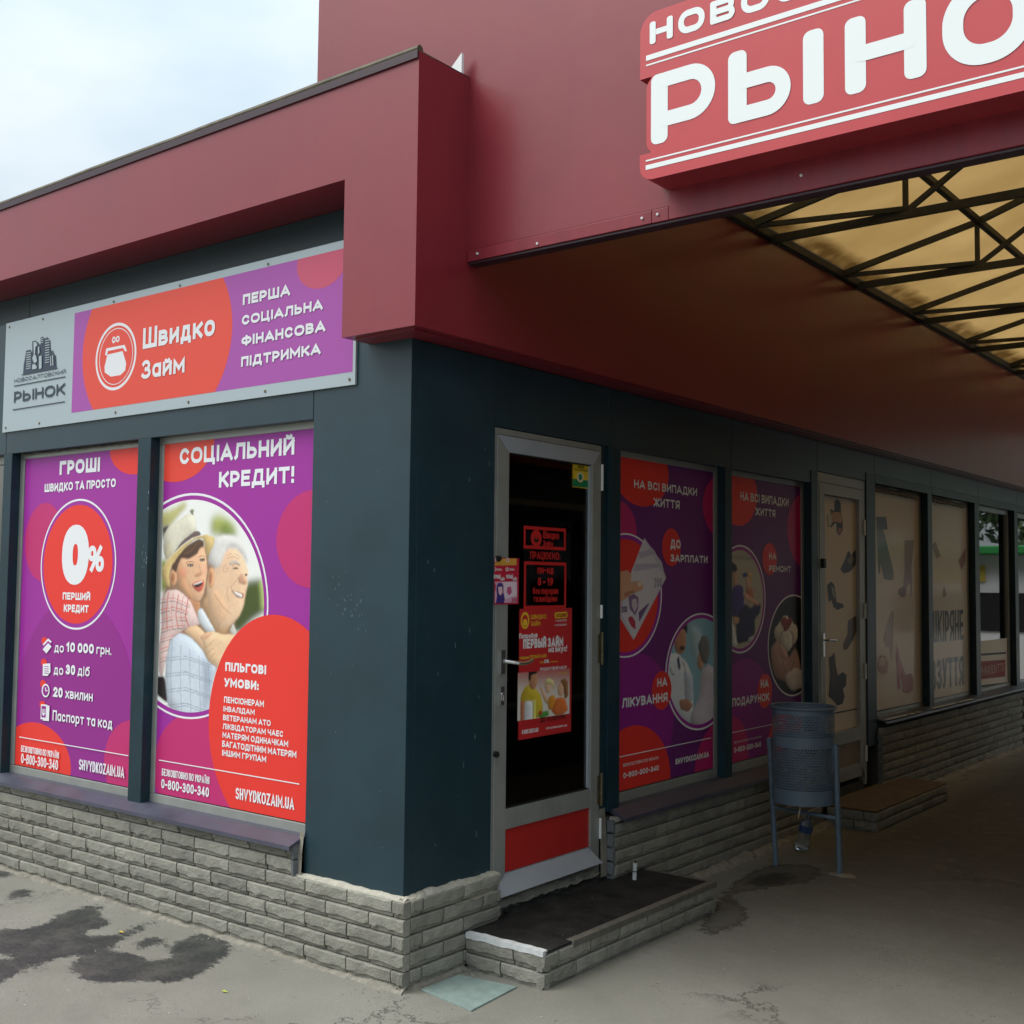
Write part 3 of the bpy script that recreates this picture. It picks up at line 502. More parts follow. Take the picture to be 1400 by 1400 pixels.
('p',(176,190,196),((-3.0687,2.9692),(-3.0437,2.9722),(-3.0163,2.9523),(-3.0208,2.9403),(-3.0668,2.9407))),
('p',(176,190,196),((-2.9963,3.0121),(-2.9674,3.0134),(-2.9624,2.9364),(-2.9913,2.9355))),
('p',(176,190,196),((-3.0105,3.0702),(-2.9982,3.0716),(-2.9916,3.0341),(-3.0076,3.0247))),
('p',(176,190,196),((-2.8723,2.9982),(-2.8642,2.9984),(-2.8565,2.9408),(-2.8666,2.9407))),
('p',(176,190,196),((-2.8522,3.0015),(-2.8421,3.0014),(-2.8342,2.9395),(-2.8443,2.9394))),
],
'payday':[
('c',(236,52,40),1.9874,2.3405,0.3023,0.1978),
('c',(196,38,112),1.7431,1.9912,0.1913,0.1681),
('c',(196,38,112),3.0365,2.1949,0.3315,0.2221),
('c',(148,28,140),1.9191,0.934,0.4353,0.3822),
('c',(236,52,40),1.9026,0.5831,0.4149,0.3314),
('c',(196,38,112),3.0638,0.5545,0.4601,0.3291),
('c',(236,52,40),2.3238,1.92,0.1082,0.1113),
('c',(238,240,244),1.8293,1.6391,0.3846,0.3455),
('c',(160,36,156),1.8282,1.6391,0.3731,0.3363),
('c',(236,52,40),1.8297,1.6374,0.3405,0.3135),
('c',(238,240,244),2.6813,1.1734,0.4273,0.3551),
('c',(160,36,156),2.68,1.1741,0.4133,0.3442),
('P',(2.6781,1.1749,0.3924,0.3215),(70,130),(150,196,212),(('p',(190,215,222),0.02,((2.5245,1.4783),(2.6996,1.4172),(2.6605,1.1898),(2.5826,1.2882))),('p',(226,232,240),0.003,((2.2753,1.301),(2.3938,1.296),(2.5063,1.2353),(2.5829,1.1374),(2.5834,0.9308),(2.5263,0.861),(2.2861,0.937),(2.2494,1.1208))),('p',(198,208,222),0.006,((2.4686,1.1999),(2.5829,1.1374),(2.5832,1.0059),(2.4882,0.9757))),('e',(196,140,108),0.002,2.4275,1.3689,0.0708,0.0835),('p',(40,30,28),0.002,((2.3656,1.4262),(2.3931,1.481),(2.4677,1.4935),(2.5151,1.4597),(2.5095,1.4036),(2.4679,1.4374),(2.3933,1.4254),(2.3787,1.3797))),('e',(90,60,48),0.003,2.4496,1.3235,0.0337,0.013),('p',(70,80,110),0.002,((2.3847,1.2688),(2.4161,1.2766),(2.4312,1.2018),(2.409,1.1938))),('l',(60,70,90),0.005,((2.3028,1.2177),(2.3301,1.1797),(2.3575,1.169))),('l',(60,70,90),0.005,((2.4497,1.2473),(2.4875,1.1989),(2.4782,1.1622))),('e',(206,160,130),0.003,2.6763,1.2366,0.0394,0.0571),('p',(130,130,132),0.003,((2.6407,1.3332),(2.6996,1.3932),(2.7695,1.3767),(2.7998,1.2984),(2.7596,1.2135),(2.6999,1.2259),(2.6604,1.2849))),('p',(222,216,226),0.003,((2.6999,1.1878),(2.7797,1.2125),(2.861,1.1793),(2.861,0.8308),(2.5644,0.8576),(2.5452,0.9153),(2.6608,1.0191),(2.6704,1.1323))),('p',(190,140,112),0.003,((2.4134,1.0183),(2.5069,1.0208),(2.5833,0.9777),(2.5261,0.9402),(2.4321,0.9616))))),
('c',(236,52,40),2.2136,1.0892,0.111,0.1115),
('p',(206,200,214),((2.0143,1.9648),(2.21,1.8303),(2.2317,1.7805),(2.2606,1.7397),(1.9049,1.388),(1.7677,1.5111),(1.7667,1.6144))),
('p',(222,216,224),((2.011,1.9584),(2.2498,1.7359),(1.9081,1.3966),(1.7737,1.5454),(1.8049,1.6488))),
('p',(196,186,206),((1.9508,1.8783),(2.1041,1.9094),(2.1426,1.8815),(1.9679,1.8433))),
('p',(196,186,206),((1.918,1.8157),(2.1746,1.8206),(2.2102,1.803),(1.9018,1.7715))),
('t',(170,160,180),'200',2.1229,1.6843,2.2105,1.7392,0,1.0),
('p',(140,110,150),((1.8456,1.6313),(1.9028,1.6486),(1.9528,1.6265),(1.9532,1.5692),(1.9203,1.5258),(1.8624,1.5615))),
('p',(214,196,206),((1.8833,1.6137),(1.9278,1.6222),(1.9448,1.5781),(1.9119,1.5434),(1.8836,1.5787))),
('p',(196,60,80),((1.8514,1.5182),(1.8873,1.5219),(1.9206,1.4907),(1.9242,1.4468),(1.8796,1.4654),(1.8467,1.5009))),
('p',(120,90,140),((1.9534,1.5428),(2.063,1.5948),(2.0648,1.5859),(1.9621,1.4899))),
('t',(80,60,110),'200',1.7769,1.5453,1.8346,1.5792,0,1.0),
('p',(222,168,134),((1.7621,1.7696),(1.8362,1.7793),(1.8772,1.7536),(1.8693,1.7142),(1.9688,1.7193),(2.0061,1.6929),(1.986,1.6662),(1.8863,1.6487),(1.8052,1.6141),(1.7636,1.6058))),
('p',(240,214,196),((1.9354,1.712),(1.9857,1.7141),(1.9892,1.6928),(1.9523,1.6838))),
('p',(190,132,100),((1.8049,1.6531),(1.8862,1.6662),(1.9359,1.6556),(1.8699,1.6469),(1.8051,1.6271))),
('t',(238,240,244),'НА ВСІ ВИПАДКИ',1.9001,2.243,2.6243,2.2908,0.006,1.0),
('t',(238,240,244),'ЖИТТЯ',2.1113,2.1504,2.4111,2.201,0.006,1.0),
('t',(238,240,244),'ДО',2.3047,1.9145,2.4252,1.9677,0.015,1.0),
('t',(238,240,244),'ЗАРПЛАТИ',2.3051,1.8345,2.7585,1.8797,0.015,1.0),
('t',(238,240,244),'НА',2.1577,1.1118,2.27,1.1606,0.015,1.0),
('t',(238,240,244),'ЛІКУВАННЯ',1.7841,1.0211,2.2736,1.0738,0.012,1.0),
('p',(238,240,244),((1.7556,0.7559),(2.8021,0.7559),(2.8021,0.7609),(1.7556,0.7609))),
('t',(238,240,244),'БЕЗКОШТОВНО ПО УКРАЇНІ',1.7982,0.7004,2.1723,0.7176,0,1.0),
('t',(238,240,244),'0-800-300-340',1.7988,0.6373,2.1757,0.6668,0.012,1.0),
('t',(238,240,244),'SHVYDKOZAIM.UA',2.3651,0.6463,2.7737,0.6795,0.012,1.0),
],
'repair':[
('c',(236,52,40),3.1791,2.3026,0.2756,0.2169),
('c',(196,38,112),4.2907,2.0956,0.3649,0.2815),
('c',(148,28,140),3.2625,0.7973,0.4319,0.4265),
('c',(196,38,112),3.076,0.629,0.2453,0.2349),
('c',(236,52,40),3.9268,0.6214,0.3098,0.2657),
('c',(236,52,40),3.6431,1.8795,0.1115,0.1083),
('c',(238,240,244),3.2142,1.6111,0.3621,0.3514),
('c',(160,36,156),3.2134,1.611,0.3503,0.3406),
('P',(3.208,1.61,0.3304,0.3181),(60,110),(196,188,168),(('p',(160,160,160),0.01,((3.0827,1.8979),(3.5526,1.9003),(3.5524,1.8718),(3.0827,1.8708))),('p',(206,164,136),0.003,((3.102,1.7715),(3.1708,1.7723),(3.1607,1.6993),(3.0921,1.69))),('e',(206,164,136),0.002,3.1315,1.7628,0.0354,0.0636),('p',(40,36,40),0.003,((3.0788,1.8526),(3.161,1.8269),(3.1649,1.7905),(3.102,1.7806),(3.0786,1.7893))),('p',(78,62,140),0.004,((3.0823,1.6809),(3.1805,1.7085),(3.2504,1.6905),(3.26,1.5344),(3.2197,1.4801),(3.082,1.4917))),('p',(44,40,84),0.005,((3.1405,1.4635),(3.1999,1.5352),(3.2803,1.5801),(3.3618,1.5516),(3.445,1.5881),(3.5123,1.5687),(3.4866,1.5126),(3.4132,1.4765),(3.4231,1.3831),(3.2997,1.3315),(3.1598,1.3182))),('e',(224,180,150),0.002,3.3217,1.7278,0.0449,0.0556),('p',(214,180,110),0.003,((3.281,1.7736),(3.332,1.7928),(3.3751,1.7654),(3.3666,1.7002),(3.3421,1.7557),(3.2972,1.7553))),('p',(60,70,150),0.002,((3.2306,1.773),(3.3013,1.7877),(3.3114,1.7601),(3.2506,1.7475))),('p',(196,120,90),0.003,((3.2807,1.6814),(3.383,1.6816),(3.4035,1.6257),(3.321,1.589),(3.2805,1.6261))),('p',(224,180,150),0.003,((3.2604,1.6629),(3.3416,1.6259),(3.487,1.5878),(3.4659,1.5645),(3.321,1.589),(3.2602,1.617))),('p',(232,232,232),0.002,((3.082,1.5007),(3.1208,1.4278),(3.1696,1.3088),(3.0817,1.312))),('e',(190,190,200),0.003,3.3611,1.3387,0.0452,0.024),('p',(214,170,140),0.003,((3.1014,1.5004),(3.1998,1.4896),(3.1799,1.4536),(3.1013,1.4463))))),
('c',(238,240,244),4.0242,1.2829,0.4159,0.356),
('c',(60,18,60),4.0231,1.2828,0.402,0.3444),
('P',(4.0213,1.2827,0.379,0.3269),(60,110),(24,16,20),(('p',(190,150,130),0.004,((3.6569,1.2812),(3.7675,1.3348),(3.8115,1.2367),(3.9017,1.1745),(4.0418,1.2666),(4.0886,1.2251),(4.1352,1.1236),(4.1098,0.9761),(4.0154,0.9627),(3.8778,1.0398),(3.7213,1.0779),(3.667,1.1666))),('p',(228,216,206),0.004,((3.8781,1.0785),(4.0404,1.1284),(4.1829,1.0911),(4.1817,0.9814),(3.9921,0.9642),(3.9004,1.019))),('p',(226,214,190),0.002,((3.7015,1.3943),(3.8817,1.5067),(4.0904,1.4039),(4.0896,1.3244),(3.9253,1.2417),(3.7231,1.3362))),('p',(236,228,210),0.002,((3.8239,1.3717),(3.9039,1.4281),(3.9959,1.3668),(3.9903,1.2686),(3.9253,1.2417),(3.8345,1.2842))),('p',(150,50,40),0.002,((3.8021,1.4691),(3.8816,1.4871),(3.9158,1.467),(3.9853,1.4854),(3.9966,1.4457),(3.9382,1.3979),(3.8807,1.3798),(3.8243,1.4299))),('l',(150,50,40),0.006,((3.8808,1.3993),(3.8013,1.3627),(3.8075,1.2948))),('l',(150,50,40),0.006,((3.9266,1.3982),(4.0145,1.3564),(3.9996,1.2682))),('l',(120,80,66),0.004,((3.7558,1.2582),(3.8338,1.1971),(3.8783,1.0979))),('l',(120,80,66),0.004,((4.0414,1.2271),(4.0291,1.1684),(3.9702,1.1027))),('p',(214,170,148),0.003,((3.7673,1.3059),(3.8121,1.3043),(3.9252,1.2319),(3.9247,1.1734),(3.8338,1.2067))))),
('c',(236,52,40),3.5613,0.9954,0.1089,0.1142),
('t',(238,240,244),'НА ВСІ ВИПАДКИ',3.2043,2.2536,3.9461,2.3115,0.006,1.0),
('t',(238,240,244),'ЖИТТЯ',3.421,2.1671,3.7308,2.2195,0.006,1.0),
('t',(238,240,244),'НА',3.629,1.8762,3.7418,1.9244,0.015,1.0),
('t',(238,240,244),'РЕМОНТ',3.6285,1.7935,3.9783,1.8371,0.015,1.0),
('t',(238,240,244),'НА',3.4978,1.0178,3.6154,1.0732,0.015,1.0),
('t',(238,240,244),'ПОДАРУНОК',3.0891,0.927,3.6233,0.9799,0.012,1.0),
('p',(238,240,244),((3.0698,0.7607),(4.0971,0.7607),(4.0971,0.7657),(3.0698,0.7657))),
('t',(238,240,244),'БЕЗКОШТОВНО ПО УКРАЇНІ',3.1152,0.6917,3.5044,0.7047,0,1.0),
('t',(238,240,244),'0-800-300-340',3.1151,0.6323,3.5,0.6668,0.012,1.0),
('t',(238,240,244),'SHVYDKOZAIM.UA',3.7022,0.6371,4.0777,0.6895,0.012,1.0),
],
'doorhours':[
('p',(206,34,34),((0.8378,1.8698),(1.1928,1.8698),(1.1928,1.8858),(0.8378,1.8858))),
('p',(206,34,34),((0.8378,1.9653),(1.1928,1.9653),(1.1928,1.9813),(0.8378,1.9813))),
('p',(206,34,34),((0.8378,1.8858),(0.8538,1.8858),(0.8538,1.9653),(0.8378,1.9653))),
('p',(206,34,34),((1.1768,1.8858),(1.1928,1.8858),(1.1928,1.9653),(1.1768,1.9653))),
('p',(206,34,34),((0.8426,1.5748),(1.1981,1.5748),(1.1981,1.5908),(0.8426,1.5908))),
('p',(206,34,34),((0.8426,1.7918),(1.1981,1.7918),(1.1981,1.8078),(0.8426,1.8078))),
('p',(206,34,34),((0.8426,1.5908),(0.8586,1.5908),(0.8586,1.7918),(0.8426,1.7918))),
('p',(206,34,34),((1.1821,1.5908),(1.1981,1.5908),(1.1981,1.7918),(1.1821,1.7918))),
('c',(206,34,34),0.9393,1.9231,0.0442,0.0422),
('c',(20,14,16),0.9406,1.9165,0.0207,0.0141),
('c',(206,34,34),0.9412,1.924,0.0117,0.005),
('t',(206,34,34),'Швидко',0.9947,1.9243,1.1314,1.9632,0.02,1.0),
('t',(206,34,34),'Займ',0.9953,1.8852,1.08,1.9156,0.02,1.0),
('t',(206,34,34),'ПРАЦЮЄМО:',0.89,1.8204,1.1416,1.8574,0.0,1.0),
('t',(206,34,34),'пн-нд',0.9501,1.7491,1.0847,1.7894,0.01,1.0),
('t',(206,34,34),'8 - 19',0.9538,1.6897,1.0827,1.7297,0.01,1.0),
('t',(206,34,34),'без перерви',0.9132,1.6469,1.1266,1.6819,0.005,1.0),
('t',(206,34,34),'та вихідних',0.9193,1.6092,1.1199,1.6423,0.005,1.0),
],
'doorposter':[
('p',(196,38,42),((0.7935,1.5739),(1.2309,1.577),(1.2391,0.9533),(0.8027,0.9466))),
('P',('rect',0.8004,1.0392,1.2342,1.2692),(70,60),(232,226,216),(('p',(200,60,56),0.05,((0.7872,1.3199),(1.242,1.298),(1.2431,1.2129),(0.7887,1.232))),('p',(206,178,50),0.002,((0.8229,1.1578),(0.8556,1.1957),(0.8957,1.2093),(0.9506,1.1814),(0.9926,1.1458),(1.0075,1.0791),(0.9804,1.0404),(0.8247,1.0537))),('e',(196,138,104),0.002,0.9227,1.232,0.0355,0.0505),('p',(30,22,22),0.002,((0.8845,1.2343),(0.8879,1.2745),(0.9216,1.2849),(0.9603,1.2665),(0.9495,1.2565),(0.9085,1.2531),(0.9022,1.2251))),('p',(222,176,140),0.002,((0.9711,1.1964),(0.992,1.1868),(1.0489,1.1253),(1.0915,1.1139),(1.0635,1.0912),(1.021,1.1109))),('e',(232,190,158),0.002,1.048,1.1915,0.0282,0.0364),('p',(230,214,150),0.002,((1.0194,1.218),(1.0544,1.2308),(1.0973,1.2133),(1.1022,1.1713),(1.069,1.1984),(1.0337,1.2006))),('p',(222,150,50),0.002,((1.0487,1.1336),(1.0911,1.1471),(1.1201,1.1201),(1.1066,1.0629),(1.0496,1.0757))),('e',(224,176,144),0.002,1.1556,1.1678,0.0262,0.0369),('p',(150,100,60),0.002,((1.1506,1.2101),(1.1913,1.2202),(1.221,1.1973),(1.2219,1.1296),(1.1898,1.115),(1.1772,1.1832))),('p',(226,120,60),0.002,((1.078,1.0652),(1.12,1.1285),(1.1926,1.1232),(1.2199,1.0622),(1.1791,1.0402),(1.1069,1.0421))),('p',(190,120,90),0.002,((0.8233,1.1337),(0.8566,1.1313),(0.8585,1.0187),(0.8213,1.018))),('p',(228,228,230),0.002,((0.8566,1.1313),(0.9241,1.1279),(0.9258,1.0208),(0.8585,1.0187))),('p',(226,220,120),0.002,((0.924,1.1344),(0.9486,1.1342),(0.9504,1.0226),(0.9258,1.0224))),('p',(80,150,60),0.003,((0.9662,1.0661),(1.0496,1.0716),(1.0571,1.0462),(0.9805,1.0322))),('e',(200,50,40),0.002,0.9869,1.0644,0.0139,0.0115))),
('t',(238,240,244),'Попробуй',0.8077,1.4329,0.9532,1.4577,0.012,1.0),
('t',(238,240,244),'ПЕРВЫЙ ЗАЙМ',0.8391,1.3835,1.1738,1.4296,0.012,1.0),
('t',(238,240,244),'на вкус!',1.0483,1.3571,1.2082,1.3878,0.012,1.0),
('c',(236,190,50),0.8524,1.5197,0.0342,0.0413),
('c',(196,38,42),0.8524,1.5189,0.0235,0.0292),
('c',(236,190,50),0.8525,1.5099,0.0181,0.017),
('t',(236,190,50),'ШВИДКО',0.8974,1.5261,1.0257,1.5469,0.0,1.0),
('t',(236,190,50),'ЗАЙМ',0.8979,1.4919,0.9759,1.5147,0.0,1.0),
('p',(236,190,50),((1.1024,1.5558),(1.2015,1.5578),(1.2105,1.5415),(1.2019,1.5255),(1.1028,1.5248),(1.094,1.5409))),
('t',(150,30,30),'АКЦИЯ!',1.1071,1.5306,1.1986,1.5502,0.01,1.0),
('t',(238,240,244),'с 10.05.2019',1.1031,1.5088,1.199,1.5188,0,1.0),
('t',(238,240,244),'по 30.06.2019',1.0976,1.4872,1.1993,1.4967,0,1.0),
('t',(236,190,50),'оформи ПЕРВЫЙ ЗАЙМ',0.8094,1.3333,1.0315,1.3495,0.0,1.0),
('t',(236,190,50),'под',0.9735,1.3068,1.0039,1.3193,0,1.0),
('t',(238,240,244),'0%',1.0097,1.3051,1.0488,1.3239,0.01,1.0),
('t',(236,190,50),'и получи',1.0547,1.3054,1.126,1.3153,0,1.0),
('t',(238,240,244),'ПРОДУКТОВЫЙ НАБОР',0.9741,1.2699,1.2022,1.2847,0.0,1.0),
('t',(236,190,50),'в подарок',1.127,1.2449,1.2144,1.2553,0,1.0),
('t',(40,24,20),'ДО 10 000 ГРН.',0.9835,1.0189,1.1967,1.0405,0.0,1.0),
('p',(196,38,42),((0.8029,1.0141),(1.2383,1.0134),(1.2391,0.9533),(0.8027,0.9466))),
('t',(238,240,244),'0 800 300 340',0.8326,0.9731,0.9645,0.9945,0.0,1.0),
('t',(238,240,244),'shvydkozaim.ua',1.0314,0.9785,1.2061,0.9909,0.0,1.0),
],
'notesticker':[
('p',(200,30,60),((0.5666,1.8193),(0.7572,1.8237),(0.7608,1.6056),(0.5704,1.6071))),
('p',(226,170,70),((0.6193,1.8142),(0.7507,1.8187),(0.7512,1.7868),(0.5747,1.7821))),
('c',(238,240,244),0.5843,1.808,0.0113,0.0094),
('c',(200,30,60),0.5842,1.808,0.0063,0.0055),
('c',(238,240,244),0.6807,1.8101,0.0116,0.0095),
('c',(200,30,60),0.6807,1.8101,0.0064,0.0055),
('c',(238,240,244),0.585,1.7643,0.0113,0.0094),
('c',(200,30,60),0.585,1.7643,0.0063,0.0055),
('c',(238,240,244),0.6776,1.7657,0.0116,0.0095),
('c',(200,30,60),0.6776,1.7657,0.0064,0.0055),
('t',(238,240,244),'Займ',0.5989,1.759,0.6366,1.7706,0,1.0),
('t',(238,240,244),'Займ',0.6944,1.7604,0.7331,1.7721,0,1.0),
('t',(238,240,244),'ПЕРВЫЙ',0.5758,1.7213,0.6257,1.739,0.01,1.0),
('t',(238,240,244),'ЗАЙМ',0.6237,1.7123,0.6565,1.7268,0.01,1.0),
('t',(238,240,244),'ПЕРВЫЙ',0.6693,1.7222,0.7207,1.7401,0.01,1.0),
('t',(238,240,244),'ЗАЙМ',0.7185,1.713,0.7522,1.7277,0.01,1.0),
('p',(224,170,196),((0.5711,1.7057),(0.7551,1.7101),(0.7568,1.608),(0.5729,1.6071))),
('p',(238,214,226),((0.6467,1.7047),(0.7499,1.7069),(0.751,1.6415),(0.6608,1.626))),
('p',(70,50,130),((0.5989,1.6887),(0.6113,1.7013),(0.634,1.7014),(0.6495,1.6889),(0.6475,1.6575),(0.6608,1.626),(0.656,1.6064),(0.5929,1.6069),(0.6023,1.6419),(0.5968,1.6653))),
('p',(236,196,206),((0.6091,1.6825),(0.6394,1.6842),(0.6424,1.6575),(0.6275,1.6419),(0.6121,1.6536))),
('p',(206,60,90),((0.5738,1.6964),(0.5913,1.6965),(0.5918,1.6653),(0.5744,1.6614))),
('p',(206,90,140),((0.679,1.6812),(0.7047,1.6852),(0.7143,1.6575),(0.6926,1.6417),(0.673,1.6575))),
('t',(180,30,80),'200',0.7125,1.6115,0.7565,1.6303,0.01,1.0),
],
'alarmsticker':[
('p',(226,190,40),((1.2479,2.3183),(1.4036,2.3257),(1.4046,2.2397),(1.2489,2.2401))),
('p',(20,130,80),((1.2489,2.2431),(1.4046,2.2438),(1.405,2.2054),(1.2494,2.203))),
('c',(222,214,170),1.3192,2.2561,0.0311,0.0278),
('c',(20,130,100),1.32,2.2561,0.0169,0.0177),
('t',(40,40,20),'ОБЪЕКТ',1.2964,2.3023,1.3523,2.3152,0.01,1.0),
('t',(40,40,20),'ПОД ОХРАНОЙ',1.257,2.2879,1.3921,2.2991,0,1.0),
],
'shoedoor':[
('p',(30,26,28),((4.6967,2.3364),(4.7569,2.3591),(4.817,2.3358),(4.8239,2.2643),(4.8556,2.21),(4.8541,2.1221),(4.7927,2.083),(4.7408,2.1016),(4.7261,2.18),(4.6345,2.1365),(4.5683,2.1414),(4.5578,2.2188),(4.617,2.2766),(4.6956,2.2653))),
('p',(196,150,110),((4.6756,2.2563),(4.8158,2.2607),(4.8556,2.21),(4.8225,2.1765),(4.7142,2.1873),(4.6468,2.1731),(4.6162,2.2218))),
('p',(206,200,190),((4.5699,2.2506),(4.6247,2.2692),(4.6469,2.1762),(4.6149,2.1356),(4.5763,2.1573))),
('p',(180,90,80),((4.7654,2.1422),(4.8463,2.1409),(4.8131,2.0965),(4.7568,2.1022))),
('p',(52,48,40),((4.8006,1.8263),(4.8912,1.8996),(4.9416,1.9568),(4.9751,1.9738),(5.0162,1.9345),(5.1017,1.9887),(5.1135,1.9369),(5.1428,1.9049),(5.0993,1.8633),(4.9931,1.8131),(4.869,1.7955))),
('p',(120,110,95),((4.9408,1.9086),(5.0583,1.9355),(5.0829,1.8955),(4.9733,1.8691))),
('p',(44,40,40),((4.5506,1.7066),(4.6285,1.735),(4.687,1.7072),(4.7247,1.5819),(4.8448,1.5652),(4.8688,1.5412),(4.7436,1.5221),(4.6648,1.5434),(4.6265,1.5981),(4.5758,1.5829))),
('p',(160,155,150),((4.6281,1.707),(4.6786,1.6759),(4.6972,1.5977),(4.6466,1.6369))),
('p',(96,76,62),((4.9449,1.4366),(5.0919,1.4692),(5.1554,1.4487),(5.1414,1.384),(5.0464,1.2898),(4.9288,1.2222),(4.8593,1.217),(4.8397,1.2572),(4.9308,1.3334))),
('p',(64,50,42),((4.9548,1.2928),(5.0473,1.338),(4.9831,1.252),(4.9002,1.2265))),
('p',(36,24,20),((4.5699,1.1747),(4.6203,1.1832),(4.6793,1.2086),(4.6977,1.1224),(4.7359,1.0348),(4.8363,1.0527),(4.909,1.025),(4.8954,0.9469),(4.8342,0.9272),(4.8656,0.8701),(4.8323,0.8176),(4.7323,0.8097),(4.6543,0.8542),(4.5658,0.8913),(4.5911,1.043))),
('p',(70,46,34),((4.6198,1.1493),(4.6707,1.1547),(4.6959,1.0061),(4.636,0.9325))),
('p',(150,140,120),((4.6634,1.1938),(4.6909,1.1926),(4.7099,1.1451),(4.6783,1.1435))),
('p',(40,34,30),((4.4954,2.4296),(5.2049,2.4403),(5.2047,2.4303),(4.4952,2.4171))),
('p',(40,34,30),((4.6725,0.7634),(5.1978,0.7593),(5.1976,0.7496),(4.6723,0.7526))),
],
'shoewindow':[
('p',(96,92,66),((5.6405,2.1737),(5.7825,2.1852),(5.8988,2.0103),(6.0169,1.8269),(6.0152,1.761),(5.9379,1.7495),(5.7872,1.7646),(5.7588,1.8234),(5.7159,1.8871),(5.7083,1.812),(5.6698,1.8009),(5.6528,1.9499))),
('p',(60,56,48),((5.6311,2.2695),(5.8601,2.2812),(5.8877,2.1734),(5.6404,2.1684))),
('p',(150,100,84),((6.294,2.1004),(6.5255,2.1084),(6.451,1.8555),(6.4809,1.7421),(6.4437,1.6115),(6.4207,1.6173),(6.4178,1.7417),(6.3474,1.6962),(6.2964,1.6177),(6.2155,1.6046),(6.1213,1.6404),(6.1381,1.679),(6.2505,1.7071),(6.2869,1.853))),
('p',(120,70,60),((6.138,1.6757),(6.2826,1.7016),(6.2967,1.6289),(6.2251,1.6046),(6.1308,1.6403))),
('p',(170,140,112),((5.9621,1.499),(6.0234,1.4873),(6.0031,1.3022),(5.9511,1.0763),(5.9087,1.2077),(5.8181,1.2004),(5.7601,1.2666),(5.8529,1.3927))),
('p',(150,122,98),((5.971,1.488),(6.0077,1.4766),(5.9572,1.1951),(5.9342,1.2501))),
('p',(186,120,96),((5.6238,1.0813),(5.6981,1.1413),(5.8162,1.1255),(5.8746,1.0584),(5.8427,0.985),(5.7238,0.9863),(5.631,1.0178))),
('p',(214,190,160),((5.6533,1.101),(5.7272,1.1294),(5.8157,1.1041),(5.7846,1.0522),(5.6666,1.0476))),
('p',(176,66,56),((6.0786,1.2233),(6.138,1.1003),(6.277,0.9443),(6.424,0.9584),(6.4784,0.8934),(6.4524,0.8051),(6.3208,0.7862),(6.2091,0.8104),(6.1957,0.8994),(6.1501,0.968),(6.1527,0.8362),(6.0899,0.8349),(6.0535,1.1041))),
('p',(222,190,170),((6.2428,0.9296),(6.251,0.9347),(6.2588,0.9287),(6.2507,0.9237))),
('p',(222,190,170),((6.2614,0.9064),(6.2696,0.9115),(6.2775,0.9055),(6.2693,0.9004))),
('p',(222,190,170),((6.2416,0.8855),(6.2497,0.8905),(6.2576,0.8845),(6.2494,0.8795))),
('p',(222,190,170),((6.2601,0.8622),(6.2683,0.8673),(6.2762,0.8612),(6.268,0.8562))),
('p',(222,190,170),((6.2403,0.8414),(6.2484,0.8464),(6.2563,0.8404),(6.2481,0.8354))),
('p',(222,190,170),((6.2589,0.8181),(6.267,0.8231),(6.2749,0.817),(6.2667,0.812))),
('p',(222,190,170),((6.2813,0.9274),(6.2895,0.9325),(6.2974,0.9265),(6.2892,0.9214))),
('p',(222,190,170),((6.3,0.9041),(6.3082,0.9092),(6.3162,0.9031),(6.3079,0.8981))),
('p',(222,190,170),((6.28,0.8831),(6.2882,0.8882),(6.2961,0.8821),(6.2879,0.8771))),
('p',(222,190,170),((6.2987,0.8598),(6.3069,0.8648),(6.3149,0.8588),(6.3066,0.8537))),
('p',(222,190,170),((6.2788,0.8389),(6.287,0.8439),(6.2948,0.8379),(6.2866,0.8329))),
('p',(222,190,170),((6.2974,0.8155),(6.3057,0.8205),(6.3136,0.8144),(6.3053,0.8094))),
('p',(222,190,170),((6.32,0.9251),(6.3283,0.9302),(6.3362,0.9242),(6.328,0.9191))),
('p',(222,190,170),((6.3388,0.9018),(6.3471,0.9069),(6.3551,0.9008),(6.3468,0.8957))),
('p',(222,190,170),((6.3187,0.8808),(6.327,0.8858),(6.3349,0.8798),(6.3267,0.8747))),
('p',(222,190,170),((6.3375,0.8573),(6.3458,0.8624),(6.3538,0.8563),(6.3455,0.8513))),
('p',(222,190,170),((6.3175,0.8364),(6.3257,0.8414),(6.3336,0.8353),(6.3254,0.8303))),
('p',(222,190,170),((6.3362,0.8129),(6.3445,0.8179),(6.3525,0.8118),(6.3442,0.8068))),
('p',(222,190,170),((6.359,0.9229),(6.3673,0.928),(6.3753,0.9219),(6.367,0.9168))),
('p',(222,190,170),((6.3779,0.8994),(6.3863,0.9045),(6.3943,0.8985),(6.3859,0.8934))),
('p',(222,190,170),((6.3577,0.8783),(6.366,0.8834),(6.374,0.8773),(6.3657,0.8723))),
('p',(222,190,170),((6.3766,0.8549),(6.3849,0.8599),(6.3929,0.8538),(6.3846,0.8488))),
('p',(222,190,170),((6.3564,0.8339),(6.3647,0.8389),(6.3727,0.8328),(6.3644,0.8278))),
('p',(222,190,170),((6.3753,0.8103),(6.3836,0.8153),(6.3916,0.8092),(6.3833,0.8042))),
('p',(222,190,170),((6.3982,0.9206),(6.4066,0.9257),(6.4146,0.9196),(6.4063,0.9145))),
('p',(222,190,170),((6.4172,0.8971),(6.4256,0.9022),(6.4337,0.8961),(6.4253,0.891))),
('p',(222,190,170),((6.3969,0.8759),(6.4053,0.881),(6.4133,0.8749),(6.4049,0.8698))),
('p',(222,190,170),((6.4159,0.8524),(6.4243,0.8574),(6.4324,0.8513),(6.424,0.8462))),
('p',(222,190,170),((6.3956,0.8313),(6.4039,0.8363),(6.412,0.8302),(6.4036,0.8252))),
